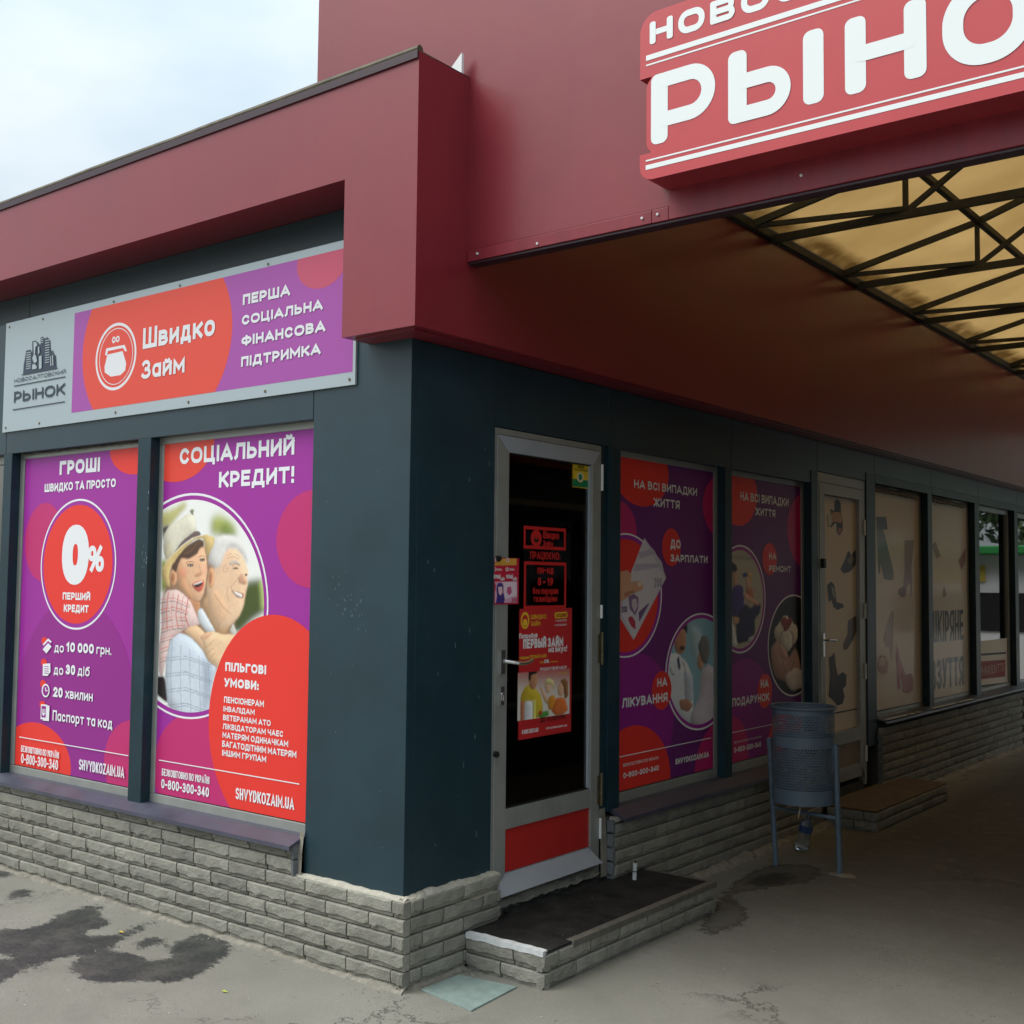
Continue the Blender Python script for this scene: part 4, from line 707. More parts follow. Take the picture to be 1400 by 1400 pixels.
('p',(222,190,170),((6.4146,0.8077),(6.4229,0.8127),(6.431,0.8066),(6.4226,0.8015))),
('p',(222,190,170),((6.4377,0.9183),(6.4461,0.9234),(6.4542,0.9173),(6.4458,0.9122))),
('p',(222,190,170),((6.4363,0.8735),(6.4447,0.8786),(6.4528,0.8725),(6.4444,0.8674))),
('p',(222,190,170),((6.435,0.8287),(6.4434,0.8338),(6.4515,0.8277),(6.443,0.8226))),
('p',(40,34,30),((5.5575,0.7003),(6.5592,0.6939),(6.5589,0.6872),(5.5573,0.692))),
],
'leatherwindow':[
('t',(20,24,34),'ШКІРЯНЕ',6.9433,1.1975,7.9057,1.4835,0.012,1.0),
('t',(20,24,34),'ВЗУТТЯ',6.9427,0.7642,7.8952,1.0401,0.012,1.0),
('p',(150,90,70),((7.3141,1.6929),(7.3602,1.7051),(7.4069,1.6261),(7.3488,1.6044),(7.281,1.6143))),
('p',(40,34,30),((6.8764,0.6956),(7.946,0.6851),(7.9456,0.6776),(6.8761,0.6864))),
('p',(156,96,80),((7.7742,1.9509),(8.006,2.0833),(8.0005,1.9556),(7.8725,1.8645))),
('p',(156,96,80),((7.1058,2.1167),(7.2497,1.9885),(7.1371,1.9618),(6.9952,2.0773))),
],
'redbar':[
('p',(40,34,30),((8.3442,1.0373),(9.4224,1.0137),(9.4213,0.9943),(8.3432,1.0167))),
('p',(40,34,30),((8.3297,0.7232),(9.4047,0.6932),(9.4034,0.6711),(8.3286,0.7001))),
('p',(150,44,36),((8.3624,0.9589),(9.3928,0.9332),(9.3729,0.7545),(8.3542,0.781))),
('t',(206,180,160),'СУМКИ ВЗУТТЯ',8.3863,0.8114,9.341,0.9011,-0.01,1.0),
],
'market':[
],
}
WETP = [[[[-2.1, -0.764], [-2.069, -0.64], [-1.972, -0.579], [-1.96, -0.488], [-2.02, -0.373], [-2.103, -0.314], [-2.1, -0.178], [-2.104, -0.088], [-2.043, -0.083], [-1.951, -0.185], [-1.792, -0.223], [-1.715, -0.283], [-1.723, -0.35], [-1.724, -0.43], [-1.664, -0.457], [-1.589, -0.375], [-1.555, -0.346], [-1.598, -0.225], [-1.649, -0.104], [-1.586, -0.071], [-1.546, -0.067], [-1.568, -0.16], [-1.499, -0.26], [-1.509, -0.346], [-1.409, -0.411], [-1.462, -0.456], [-1.302, -0.482], [-1.225, -0.435], [-1.145, -0.471], [-1.055, -0.445], [-1.062, -0.351], [-1.173, -0.321], [-1.246, -0.238], [-1.236, -0.193], [-1.305, -0.078], [-1.199, -0.048], [-1.015, -0.082], [-0.903, -0.166], [-0.853, -0.294], [-0.803, -0.382], [-0.782, -0.458], [-0.782, -0.534], [-0.849, -0.599], [-0.938, -0.649], [-0.956, -0.7], [-1.043, -0.76], [-1.114, -0.796], [-1.227, -0.766], [-1.321, -0.7], [-1.366, -0.705], [-1.37, -0.591], [-1.407, -0.587], [-1.447, -0.638], [-1.452, -0.727], [-1.461, -0.784], [-1.464, -0.836], [-1.436, -0.877], [-1.387, -0.93], [-1.353, -1.024], [-1.335, -1.154], [-1.701, -0.968], [-1.579, -0.833], [-1.634, -0.794], [-1.717, -0.829], [-1.801, -0.916]], [[-1.345, -0.394], [-1.419, -0.252], [-1.358, -0.2], [-1.28, -0.266], [-1.262, -0.36], [-1.308, -0.399]], [[-1.396, -0.844], [-1.419, -0.782], [-1.315, -0.776], [-1.31, -0.836]], [[-1.164, -0.955], [-1.225, -0.903], [-1.202, -0.838], [-1.163, -0.896], [-1.135, -0.946]], [[-2.492, -0.393], [-2.689, -0.244], [-2.664, -0.182], [-2.597, -0.166], [-2.499, -0.232], [-2.508, -0.312], [-2.462, -0.368]], [[-3.466, -0.009], [-3.293, 0.016], [-3.018, -0.042], [-2.946, -0.092], [-3.082, -0.208]]], [[[0.416, 1.953], [0.326, 2.213], [0.262, 2.526], [0.226, 2.939], [0.345, 3.126], [0.482, 3.2], [0.611, 2.822], [0.509, 2.621], [0.46, 2.455], [0.38, 2.294], [0.4, 2.207], [0.555, 2.038], [0.653, 1.902], [0.675, 1.714], [0.646, 1.495], [0.617, 1.417], [0.761, 1.181], [0.715, 1.191], [0.587, 1.445], [0.499, 1.713]]], [[[0.312, 2.492], [0.303, 2.781], [0.403, 2.923], [0.49, 2.876], [0.519, 2.668], [0.457, 2.526], [0.385, 2.443]]]]

# ---- a small stroke alphabet: centre lines in a box of width w and cap height 1
def _e(cx, cy, rx, ry, a0, a1, n=10):
    return [(cx + rx * math.cos(math.radians(a0 + (a1 - a0) * k / n)), cy + ry * math.sin(math.radians(a0 + (a1 - a0) * k / n))) for k in range(n + 1)]
def _bowl(x0, x1, y0, y1):
    r = (y1 - y0) / 2; rx = min(r * 1.05, (x1 - x0) * .75)
    return [(x0, y1), (x1 - rx, y1)] + _e(x1 - rx, y0 + r, rx, r, 90, -90)[1:-1] + [(x1 - rx, y0), (x0, y0)]
def _oval(w, h, y0=0.0):
    rx = w / 2; ry = h / 2; p = []
    for k in range(29):
        a = PI / 2 - 2 * PI * k / 28; c, s_ = math.cos(a), math.sin(a)
        p.append((rx + rx * math.copysign(abs(c) ** .86, c), y0 + ry + ry * math.copysign(abs(s_) ** .86, s_)))
    p[-1] = p[0]
    return p
def _c(w, h, y0=0.0, a=38): return _e(w / 2, y0 + h / 2, w / 2, h / 2, a, 360 - a, 20)
def caps(ch, w, h=1.0):
    V = lambda x: [(x, 0), (x, h)]
    G = {
     'А': lambda: [[(0, 0), (w / 2, h), (w, 0)], [(w * .2, h * .27), (w * .8, h * .27)]],
     'Б': lambda: [[(w * .9, h), (0, h), (0, 0)], _bowl(0, w, 0, h * .57)],
     'В': lambda: [V(0), _bowl(0, w * .92, h * .52, h), _bowl(0, w, 0, h * .52)],
     'Г': lambda: [[(0, 0), (0, h), (w, h)]],
     'Д': lambda: [[(w * .12, 0), (w * .28, h), (w * .84, h), (w * .84, 0)], [(0, -.16 * h), (0, 0), (w, 0), (w, -.16 * h)]],
     'Е': lambda: [[(w, h), (0, h), (0, 0), (w, 0)], [(0, h * .51), (w * .88, h * .51)]],
     'Є': lambda: [_c(w, h, 0, 50), [(w * .05, h * .5), (w * .75, h * .5)]],
     'Ж': lambda: [V(w / 2), [(0, h), (w * .5, h * .5), (0, 0)], [(w, h), (w * .5, h * .5), (w, 0)]],
     'З': lambda: [_e(w * .46, h * .75, w * .44, h * .25, 150, -90, 12), _e(w * .46, h * .26, w * .54, h * .26, 90, -150, 12)],
     'И': lambda: [V(0), V(w), [(0, h * .1), (w, h * .9)]],
     'Й': lambda: [V(0), V(w), [(0, h * .1), (w, h * .9)], [(w * .28, h * 1.25)] + _e(w * .5, h * 1.25, w * .22, h * .08, 180, 360, 6)],
     'І': lambda: [V(0)], 'Ї': lambda: [V(w / 2), [(0, h * 1.24), (0.001, h * 1.24)], [(w, h * 1.24), (w + .001, h * 1.24)]],
     'К': lambda: [V(0), [(w, h), (w * .12, h * .42)], [(w * .34, h * .56), (w, 0)]],
     'Л': lambda: [[(0, 0), (w * .14, h * .1), (w * .24, h), (w, h), (w, 0)]],
     'М': lambda: [[(0, 0), (0, h), (w / 2, h * .28), (w, h), (w, 0)]],
     'Н': lambda: [V(0), V(w), [(0, h * .5), (w, h * .5)]],
     'О': lambda: [_oval(w, h)],
     'П': lambda: [[(0, 0), (0, h), (w, h), (w, 0)]],
     'Р': lambda: [V(0), _bowl(0, w, h * .36, h)],
     'С': lambda: [_c(w, h)],
     'Т': lambda: [[(0, h), (w, h)], [(w / 2, 0), (w / 2, h)]],
     'У': lambda: [[(0, h), (w * .5, h * .32)], [(w, h), (w * .46, h * .14), (w * .2, 0)]],
     'Ф': lambda: [[(w / 2, -.02), (w / 2, h * 1.02)], _oval(w, h * .66, h * .17)],
     'Ц': lambda: [[(0, h), (0, 0), (w, 0), (w, -.17 * h)], [(w * .84, 0), (w * .84, h)]],
     'Ч': lambda: [V(w), [(0, h), (0, h * .62)] + _e(w * .38, h * .6, w * .38, h * .18, 180, 270, 6) + [(w, h * .42)]],
     'Ш': lambda: [[(0, h), (0, 0), (w, 0), (w, h)], V(w / 2)],
     'Ы': lambda: [V(0), _bowl(0, w * .66, 0, h * .6), V(w)],
     'Ь': lambda: [V(0), _bowl(0, w, 0, h * .6)],
     'Х': lambda: [[(0, 0), (w, h)], [(0, h), (w, 0)]],
     'Ъ': lambda: [[(0, h), (w * .22, h), (w * .22, 0)], [(w * .22 + p[0] * .78, p[1]) for p in _bowl(0, w, 0, h * .6)]],
     'Ю': lambda: [V(0), [(0, h / 2), (w * .35, h / 2)], [(w * .35 + p[0] * .65, p[1]) for p in _oval(w, h)]],
     'Я': lambda: [V(w), [(w - p[0], p[1]) for p in _bowl(0, w, h * .38, h)], [(w * .55, h * .38), (0, 0)]],
     'S': lambda: [_e(w * .5, h * .75, w * .47, h * .25, 30, 180, 8) + _e(w * .5, h * .75, w * .47, h * .25, 180, 265, 5)[1:] + _e(w * .5, h * .25, w * .5, h * .25, 85, -150, 12)],
     'V': lambda: [[(0, h), (w / 2, 0), (w, h)]], 'Y': lambda: [[(0, h), (w / 2, h * .45), (w, h)], [(w / 2, 0), (w / 2, h * .45)]],
     'D': lambda: [V(0), [(0, h), (w * .4, h)] + _e(w * .4, h * .5, w * .6, h * .5, 90, -90) + [(0, 0)]],
     'Z': lambda: [[(0, h), (w, h), (0, 0), (w, 0)]], 'I': lambda: [V(0)], 'U': lambda: [[(0, h), (0, h * .3)] + _e(w / 2, h * .3, w / 2, h * .3, 180, 360, 12) + [(w, h)]],
     '0': lambda: [_oval(w, h)], '1': lambda: [[(0, h * .8), (w * .8, h), (w * .8, 0)]],
     '2': lambda: [_e(w * .5, h * .72, w * .48, h * .28, 165, -30, 12) + [(0, 0), (w, 0)]],
     '3': lambda: [_e(w * .46, h * .75, w * .44, h * .25, 150, -90, 12), _e(w * .46, h * .26, w * .54, h * .26, 90, -150, 12)],
     '4': lambda: [[(w, h * .24), (0, h * .24), (w * .72, h)], [(w * .74, 0), (w * .74, h * .55)]],
     '5': lambda: [[(w * .92, h), (w * .12, h), (w * .06, h * .56)] + _e(w * .46, h * .3, w * .54, h * .3, 100, -150, 12)],
     '6': lambda: [_oval(w, h * .6), [(0, h * .3), (w * .1, h * .7), (w * .72, h)]],
     '8': lambda: [_oval(w, h * .54), [(w * .06 + p[0] * .88, p[1]) for p in _oval(w, h * .46, h * .54)]],
     '9': lambda: [_oval(w, h * .6, h * .4), [(w, h * .7), (w * .9, h * .3), (w * .28, 0)]],
     '-': lambda: [[(0, h * .42), (w, h * .42)]], '.': lambda: [[(0, 0), (0.001, 0)]], ':': lambda: [[(0, 0), (0.001, 0)], [(0, h * .55), (0.001, h * .55)]],
     '!': lambda: [[(0, h * .5), (0, h)], [(0, 0), (0.001, 0)]],
     '%': lambda: [[(w * .18, 0), (w * .82, h)], [(p[0] * .40, p[1]) for p in _oval(w, h * .5, h * .5)], [(w * .60 + p[0] * .40, p[1]) for p in _oval(w, h * .5)]],
    }
    for a, b_ in (('A', 'А'), ('B', 'В'), ('C', 'С'), ('E', 'Е'), ('H', 'Н'), ('K', 'К'), ('M', 'М'), ('O', 'О'), ('P', 'Р'), ('T', 'Т')): G[a] = G[b_]
    return G[ch]() if ch in G else None
CW = {'І': .0, 'I': .0, '.': .0, ':': .0, '!': .0, 'Ї': .30, '1': .30, '-': .34, 'М': .80, 'M': .80, 'Ш': .90, 'Ы': .84, 'Ю': .95, 'Ж': .92, 'Ф': .84, 'Д': .78, 'О': .74, 'O': .74, 'Ц': .70, 'Г': .50, 'Е': .50, 'Т': .60,
      '%': .95, 'А': .74, 'A': .74, 'V': .70, 'Y': .66, 'Р': .54, 'Ь': .54, 'З': .54, 'В': .56, 'Б': .56, 'С': .62, 'Л': .64}
XH = .74
def lower(ch):
    """lower-case letters: (strokes, width)"""
    h = XH; w = .50
    V = lambda x, a=0, b_=h: [(x, a), (x, b_)]
    same = {'в': 'В', 'г': 'Г', 'д': 'Д', 'ж': 'Ж', 'з': 'З', 'и': 'И', 'й': 'Й', 'і': 'І', 'к': 'К', 'л': 'Л', 'м': 'М', 'н': 'Н', 'п': 'П', 'т': 'Т', 'х': 'X', 'ш': 'Ш', 'ы': 'Ы', 'ь': 'Ь', 'ч': 'Ч', 'я': 'Я', 'ц': 'Ц', 'v': 'V', 'z': 'Z'}
    if ch in 'оo': return [_oval(w + .04, h)], w + .04
    if ch in 'сc': return [_c(w, h)], w
    if ch in 'аa': return [V(w), _oval(w, h)], w
    if ch in 'еe': return [[(0, h * .5), (w, h * .5)] + _e(w * .5, h * .5, w * .5, h * .5, 0, 310, 18)], w
    if ch in 'рp': return [V(0, -.28, h), _oval(w, h)], w
    if ch == 'у' or ch == 'y': return [[(0, h), (w * .5, 0)], [(w, h), (w * .4, -.2), (w * .1, -.28)]], w
    if ch == 'б': return [_oval(w, h), [(0, h * .5), (w * .12, h * 1.1), (w * .5, 1.0), (w * .95, 1.04)]], w
    if ch == 'ф': return [V(w / 2 + .08, -.28, 1.0), _oval(w + .16, h)], w + .16
    if ch == 'д': return caps('Д', .56, h), .56
    if ch == 'х': return [[(0, 0), (w, h)], [(0, h), (w, 0)]], w
    if ch == 'і' or ch == 'i': return [V(0), [(0, 1.0), (0.001, 1.0)]], 0.0
    if ch == 'h': return [V(0, 0, 1.0), [(0, h * .5)] + _e(w / 2, h * .55, w / 2, h * .45, 180, 0, 10) + [(w, 0)]], w
    if ch == 'k': return [V(0, 0, 1.0), [(w, h), (.05, h * .38)], [(w * .3, h * .55), (w, 0)]], w
    if ch == 'd': return [V(w, 0, 1.0), _oval(w, h)], w
    if ch == 's': return [[(p[0], p[1]) for p in caps('S', .46, h)[0]]], .46
    if ch == 'm': return [V(0), [(0, h * .5)] + _e(.19, h * .6, .19, h * .4, 180, 0, 8) + [(.38, 0)], [(.38, h * .5)] + _e(.57, h * .6, .19, h * .4, 180, 0, 8) + [(.76, 0)]], .76
    if ch == 'u': return [V(w), [(0, h), (0, h * .3)] + _e(w / 2, h * .3, w / 2, h * .3, 180, 360, 8)], w
    if ch in same:
        ww = {'м': .66, 'ш': .78, 'ж': .72, 'ы': .70, 'і': 0, 'т': .48, 'г': .38, 'ц': .52}.get(ch, w)
        return caps(same[ch], ww, h), ww
    return None, None
def layout(s, t, k=1.0):
    """strokes of a whole string in cap-height units; t = stroke width / cap height, k = width factor of the letters"""
    x = 0.0; out = []
    for ch in s:
        if ch == ' ': x += .34 * k; continue
        st_ = None
        if ch.islower(): st_, w = lower(ch)
        if st_ is None: w = CW.get(ch, .58); st_ = caps(ch, w)
        if st_ is None: raise ValueError('no glyph ' + ch)
        # fit centre lines so that the ink stays in the box
        hh = XH if ch.islower() else 1.0
        q = [[(x + t / 2 + px * k, t / 2 + py * (hh - t) / hh if py >= 0 else t / 2 + py) for px, py in p] for p in st_]
        out.append(q); x += w * k + t + .13 * k
    return out, x - .13 * k
def ribbon(path, w):
    """outline strip of a centre line with square ends"""
    P_ = [Vector(p) for p in path]
    closed = len(P_) > 3 and (P_[0] - P_[-1]).length < 1e-7
    if closed: P_ = P_[:-1]
    else:
        d0 = (P_[1] - P_[0]); d0 = d0.normalized() if d0.length > 1e-9 else Vector((1, 0)); d1 = (P_[-1] - P_[-2]); d1 = d1.normalized() if d1.length > 1e-9 else Vector((1, 0))
        P_[0] = P_[0] - d0 * w / 2; P_[-1] = P_[-1] + d1 * w / 2
    N = len(P_); v = []
    for i in range(N):
        a = P_[i - 1] if (i > 0 or closed) else None; b_ = P_[(i + 1) % N] if (i < N - 1 or closed) else None
        if a is not None and b_ is not None:
            d1, d2 = (P_[i] - a).normalized(), (b_ - P_[i]).normalized(); d = d1 + d2
            d = d.normalized() if d.length > .1 else d1; sc = 1 / max(.45, d.dot(d1))
        else: d = ((b_ - P_[i]) if a is None else (P_[i] - a)).normalized(); sc = 1
        nn_ = Vector((-d.y, d.x)) * w / 2 * sc; v += [tuple(P_[i] + nn_), tuple(P_[i] - nn_)]
    f = [(2 * i, 2 * i + 1, 2 * ((i + 1) % N) + 1, 2 * ((i + 1) % N)) for i in range(N if closed else N - 1)]
    return v, f
def put_text(ink, s, c, a0, b0, a1, b1, bold, d):
    H = b1 - b0
    fr = {0: .17}.get(bold, .19 + bold * 4.2)
    if bold < 0: fr = .12
    if any(q.islower() for q in s) or '%' in s: fr = min(fr, .205)
    need = (a1 - a0) / H
    n_ = len(s.replace(' ', ''))
    fr = min(fr, need / n_ * (.30 if n_ > 3 else .40))                       # keep open counters in condensed lines
    w0 = layout(s, fr, 0.0)[1]; w1 = layout(s, fr, 1.0)[1]
    L, _w = layout(s, fr, (need - w0) / (w1 - w0))
    k = 0
    for gl in L:
        for st_ in gl:
            v, f = ribbon([(a0 + p[0] * H, b0 + p[1] * H) for p in st_], fr * H)
            k += 1
            ink.mesh2(v, f, c, d + (k % 5) * .00009)

def clip(pts, u0, z0, u1, z1):
    def cut(p, inside, inter):
        out = []
        for i in range(len(p)):
            a, b = p[i - 1], p[i]
            ia, ib = inside(a), inside(b)
            if ia != ib: out.append(inter(a, b))
            if ib: out.append(b)
        return out
    def ix(c, k):
        def f(a, b):
            t = (c - a[k]) / (b[k] - a[k]); return (a[0] + (b[0] - a[0]) * t, a[1] + (b[1] - a[1]) * t)
        return f
    for c, k, sg in ((u0, 0, 1), (u1, 0, -1), (z0, 1, 1), (z1, 1, -1)):
        if not pts: return []
        pts = cut(pts, lambda p: (p[k] - c) * sg >= 0, ix(c, k))
    return pts

class Ink:
    """flat coloured polygons with an 'ink' colour attribute, stacked a hair apart"""
    def __init__(s, face, d, rect=None, gain=.86):
        s.face = face; s.d = d; s.rect = rect; s.v = []; s.f = []; s.c = []; s.lay = 0; s.g = gain
    def col(s, c): return tuple(x * s.g for x in lin(c)) + (1,)
    def poly2(s, pts, c, d=None):
        if s.rect: pts = clip(pts, *s.rect)
        if len(pts) < 3: return
        d = s.d + s.lay * .00016 if d is None else d
        o = len(s.v)
        s.v += [P3(s.face, p[0], d, p[1]) for p in pts]; s.c += [s.col(c)] * len(pts); s.f.append(tuple(range(o, o + len(pts))))
    def mesh2(s, vs, fs, c, d):
        o = len(s.v); s.v += [P3(s.face, p[0], d, p[1]) for p in vs]; s.c += [s.col(c)] * len(vs)
        s.f += [tuple(i + o for i in q) for q in fs]
    def raw(s, v3, fs, cols):
        o = len(s.v); s.v += v3; s.c += cols; s.f += [tuple(i + o for i in q) for q in fs]
    def build(s, name, m, parent):
        if not s.f: return None
        me = bpy.data.meshes.new(name); me.from_pydata(s.v, [], s.f)
        a = me.color_attributes.new('ink', 'FLOAT_COLOR', 'POINT')
        a.data.foreach_set('color', np.array(s.c, dtype=np.float32).ravel())
        me.materials.append(m)
        b = bmesh.new(); b.from_mesh(me)
        nn = Vector((0, -1, 0)) if s.face == 'A' else Vector((1, 0, 0))
        b.normal_update()
        fl = [f for f in b.faces if f.normal.dot(nn) < 0]
        if fl: bmesh.ops.reverse_faces(b, faces=fl)
        b.to_mesh(me); b.free(); me.update()
        return link(name, me, parent)

def ell(cx, cz, rx, rz, n=72):
    return [(cx + rx * math.cos(2 * PI * k / n), cz + rz * math.sin(2 * PI * k / n)) for k in range(n)]

def gblur(a, sy, sx):
    for ax, sg in ((0, sy), (1, sx)):
        if sg < .3: continue
        r = int(3 * sg) + 1
        k = np.exp(-.5 * (np.arange(-r, r + 1) / sg) ** 2); k /= k.sum()
        pad = [(0, 0)] * a.ndim; pad[ax] = (r, r)
        p = np.pad(a, pad, mode='edge'); out = np.zeros_like(a)
        for i, w in enumerate(k):
            out += w * (p[i:i + a.shape[0]] if ax == 0 else p[:, i:i + a.shape[1]])
        a = out
    return a
def inside(pts, U, Zz):
    m = np.zeros(U.shape, bool)
    n = len(pts)
    for i in range(n):
        (x0, y0), (x1, y1) = pts[i - 1], pts[i]
        if y0 == y1: continue
        c = ((Zz >= min(y0, y1)) & (Zz < max(y0, y1))) & (U < x0 + (Zz - y0) * (x1 - x0) / (y1 - y0))
        m ^= c
    return m
def smooth_poly(pts, it=2):
    for _ in range(it):
        q = []
        n = len(pts)
        for i in range(n):
            a, b = pts[i], pts[(i + 1) % n]
            q += [(a[0] * .86 + b[0] * .14, a[1] * .86 + b[1] * .14), (a[0] * .14 + b[0] * .86, a[1] * .14 + b[1] * .86)]
        pts = q
    return pts
def paint_photo(ink, op, rect):
    _, e, (nu, nz_), bg, ops = op
    lay = ink.d + ink.lay * .00016
    if e[0] == 'rect':
        U0, Z0, U1, Z1 = e[1:]; zs = np.linspace(Z0, Z1, nz_); lo = np.full(nz_, U0); hi = np.full(nz_, U1)
    else:
        cx, cz, rx, rz = e
        Z0 = max(cz - rz, rect[1]); Z1 = min(cz + rz, rect[3])
        t = np.linspace(0, 1, nz_); zs = cz - rz * np.cos(t * PI); zs = zs[(zs >= Z0) & (zs <= Z1)]
        ch = rx * np.sqrt(np.clip(1 - ((zs - cz) / rz) ** 2, 0, 1))
        lo = np.maximum(cx - ch, rect[0]); hi = np.minimum(cx + ch, rect[2])
        k = hi > lo; zs, lo, hi = zs[k], lo[k], hi[k]
    A0, A1 = lo.min(), hi.max()
    # regular raster for painting, then sampled at the warped grid
    H, Wd = int(len(zs) * 1.5), int(nu * 1.5)
    uu = np.linspace(A0, A1, Wd); zz = np.linspace(zs.min(), zs.max(), H)
    U, Zg = np.meshgrid(uu, zz); du = uu[1] - uu[0]; dz = zz[1] - zz[0]
    img = np.zeros((H, Wd, 3)); img[:] = lin(bg)
    q_ = rng.normal(0, 1, (H, Wd)); TEX = gblur(q_, 3, 3); TEX /= TEX.std()
    for o in ops:
        if o[0] == 'p': m = inside(smooth_poly(o[3], 1), U, Zg).astype(float)
        elif o[0] == 'e': m = ((((U - o[3]) / o[5]) ** 2 + ((Zg - o[4]) / o[6]) ** 2) < 1).astype(float)
        else:
            m = np.zeros(U.shape)
            P = o[3]
            for a, b in zip(P[:-1], P[1:]):
                dx, dy = b[0] - a[0], b[1] - a[1]; L = dx * dx + dy * dy + 1e-12
                t = np.clip(((U - a[0]) * dx + (Zg - a[1]) * dy) / L, 0, 1)
                ds = np.hypot(U - a[0] - t * dx, Zg - a[1] - t * dy)
                m = np.maximum(m, .8 * np.clip(1.5 - ds / max(.5 * o[2], .8 * du, .8 * dz), 0, 1))
        bl = o[2] if o[0] != 'l' else 0
        m = gblur(m, max(.45, bl / dz), max(.45, bl / du))
        colr = np.array(lin(o[1]))[None, None] * np.ones((H, Wd, 1))
        if o[0] != 'l':
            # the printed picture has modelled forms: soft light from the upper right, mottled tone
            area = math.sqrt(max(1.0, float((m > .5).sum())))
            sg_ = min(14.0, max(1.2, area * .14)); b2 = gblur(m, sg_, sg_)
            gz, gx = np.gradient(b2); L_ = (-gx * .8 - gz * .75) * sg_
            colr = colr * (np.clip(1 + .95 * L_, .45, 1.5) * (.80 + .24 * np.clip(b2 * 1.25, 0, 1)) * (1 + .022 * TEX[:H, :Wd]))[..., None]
        m = m[..., None]
        img = img * (1 - m) + colr * m
    img *= 1 + rng.normal(0, .02, img.shape[:2])[..., None]
    N = nu
    v3, cols, fs = [], [], []
    for i, z in enumerate(zs):
        fy = (z - zz[0]) / dz; j = min(max(int(round(fy)), 0), H - 1)
        for k in range(N):
            u = lo[i] + (hi[i] - lo[i]) * k / (N - 1)
            q = min(max(int(round((u - uu[0]) / du)), 0), Wd - 1)
            v3.append(P3(ink.face, u, lay, z)); cols.append(tuple(np.clip(img[j, q], 0, 1) * ink.g) + (1,))
    for i in range(len(zs) - 1):
        for k in range(N - 1):
            a = i * N + k; fs.append((a, a + 1, a + N + 1, a + N))
    ink.raw(v3, fs, cols)

def make_print(name, key, label, cat, face, d, rect, bg, m, group=None, gain=.94, backing=True, lettering='lettering', thick=.002):
    """a printed sheet: backing slab, artwork, photographs and lettering"""
    u0, z0, u1, z1 = rect
    t = thing(name, label, cat, P3(face, (u0 + u1) / 2, d, z0), 0, group)
    off = Vector(t.location)
    if backing:
        bk = Ink(face, 0, None, gain)
        mb = MB(); fbox(mb, face, u0, u1, z0, z1, d - thick, d)
        o = mb.build('backing', m, t, bevel=0)
        a = o.data.color_attributes.new('ink', 'FLOAT_COLOR', 'POINT')
        a.data.foreach_set('color', np.tile(np.array(bk.col(bg), dtype=np.float32), len(o.data.vertices)))
        o.location = -off
    art = Ink(face, d + .0003, rect, gain); pic = None; let = Ink(face, d, None, gain)
    pics = []
    for op in ART[key]:
        art.lay += 1
        if op[0] == 'p': art.poly2(list(op[2]), op[1])
        elif op[0] == 'c':
            pts_ = ell(*op[2:6])
            if key == 'signA': pts_ = clip(pts_, -2.64, 2.645, -.352, 3.223)   # the film ends at the purple field
            art.poly2(pts_, op[1])
        elif op[0] == 'g':
            _, c, cx, cz, rx, rz, w = op
            n = 72; a = ell(cx, cz, rx, rz, n); b = ell(cx, cz, rx - w, rz - w, n)
            for k in range(n):
                art.poly2([a[k], a[(k + 1) % n], b[(k + 1) % n], b[k]], c)
        elif op[0] == 'P':
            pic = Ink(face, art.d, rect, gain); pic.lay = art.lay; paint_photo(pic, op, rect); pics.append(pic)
        elif op[0] == 't':
            _, c, s, a0, b0, a1, b1, bold, sp = op
            put_text(let, s, c, a0, b0, a1, b1, bold, art.d + art.lay * .00016 + .0001)
    for o in [art.build('artwork', m, t)] + [p.build('photo_print', m, t) for p in pics] + [let.build(lettering, m, t)]:
        if o: o.location = -off
    return t

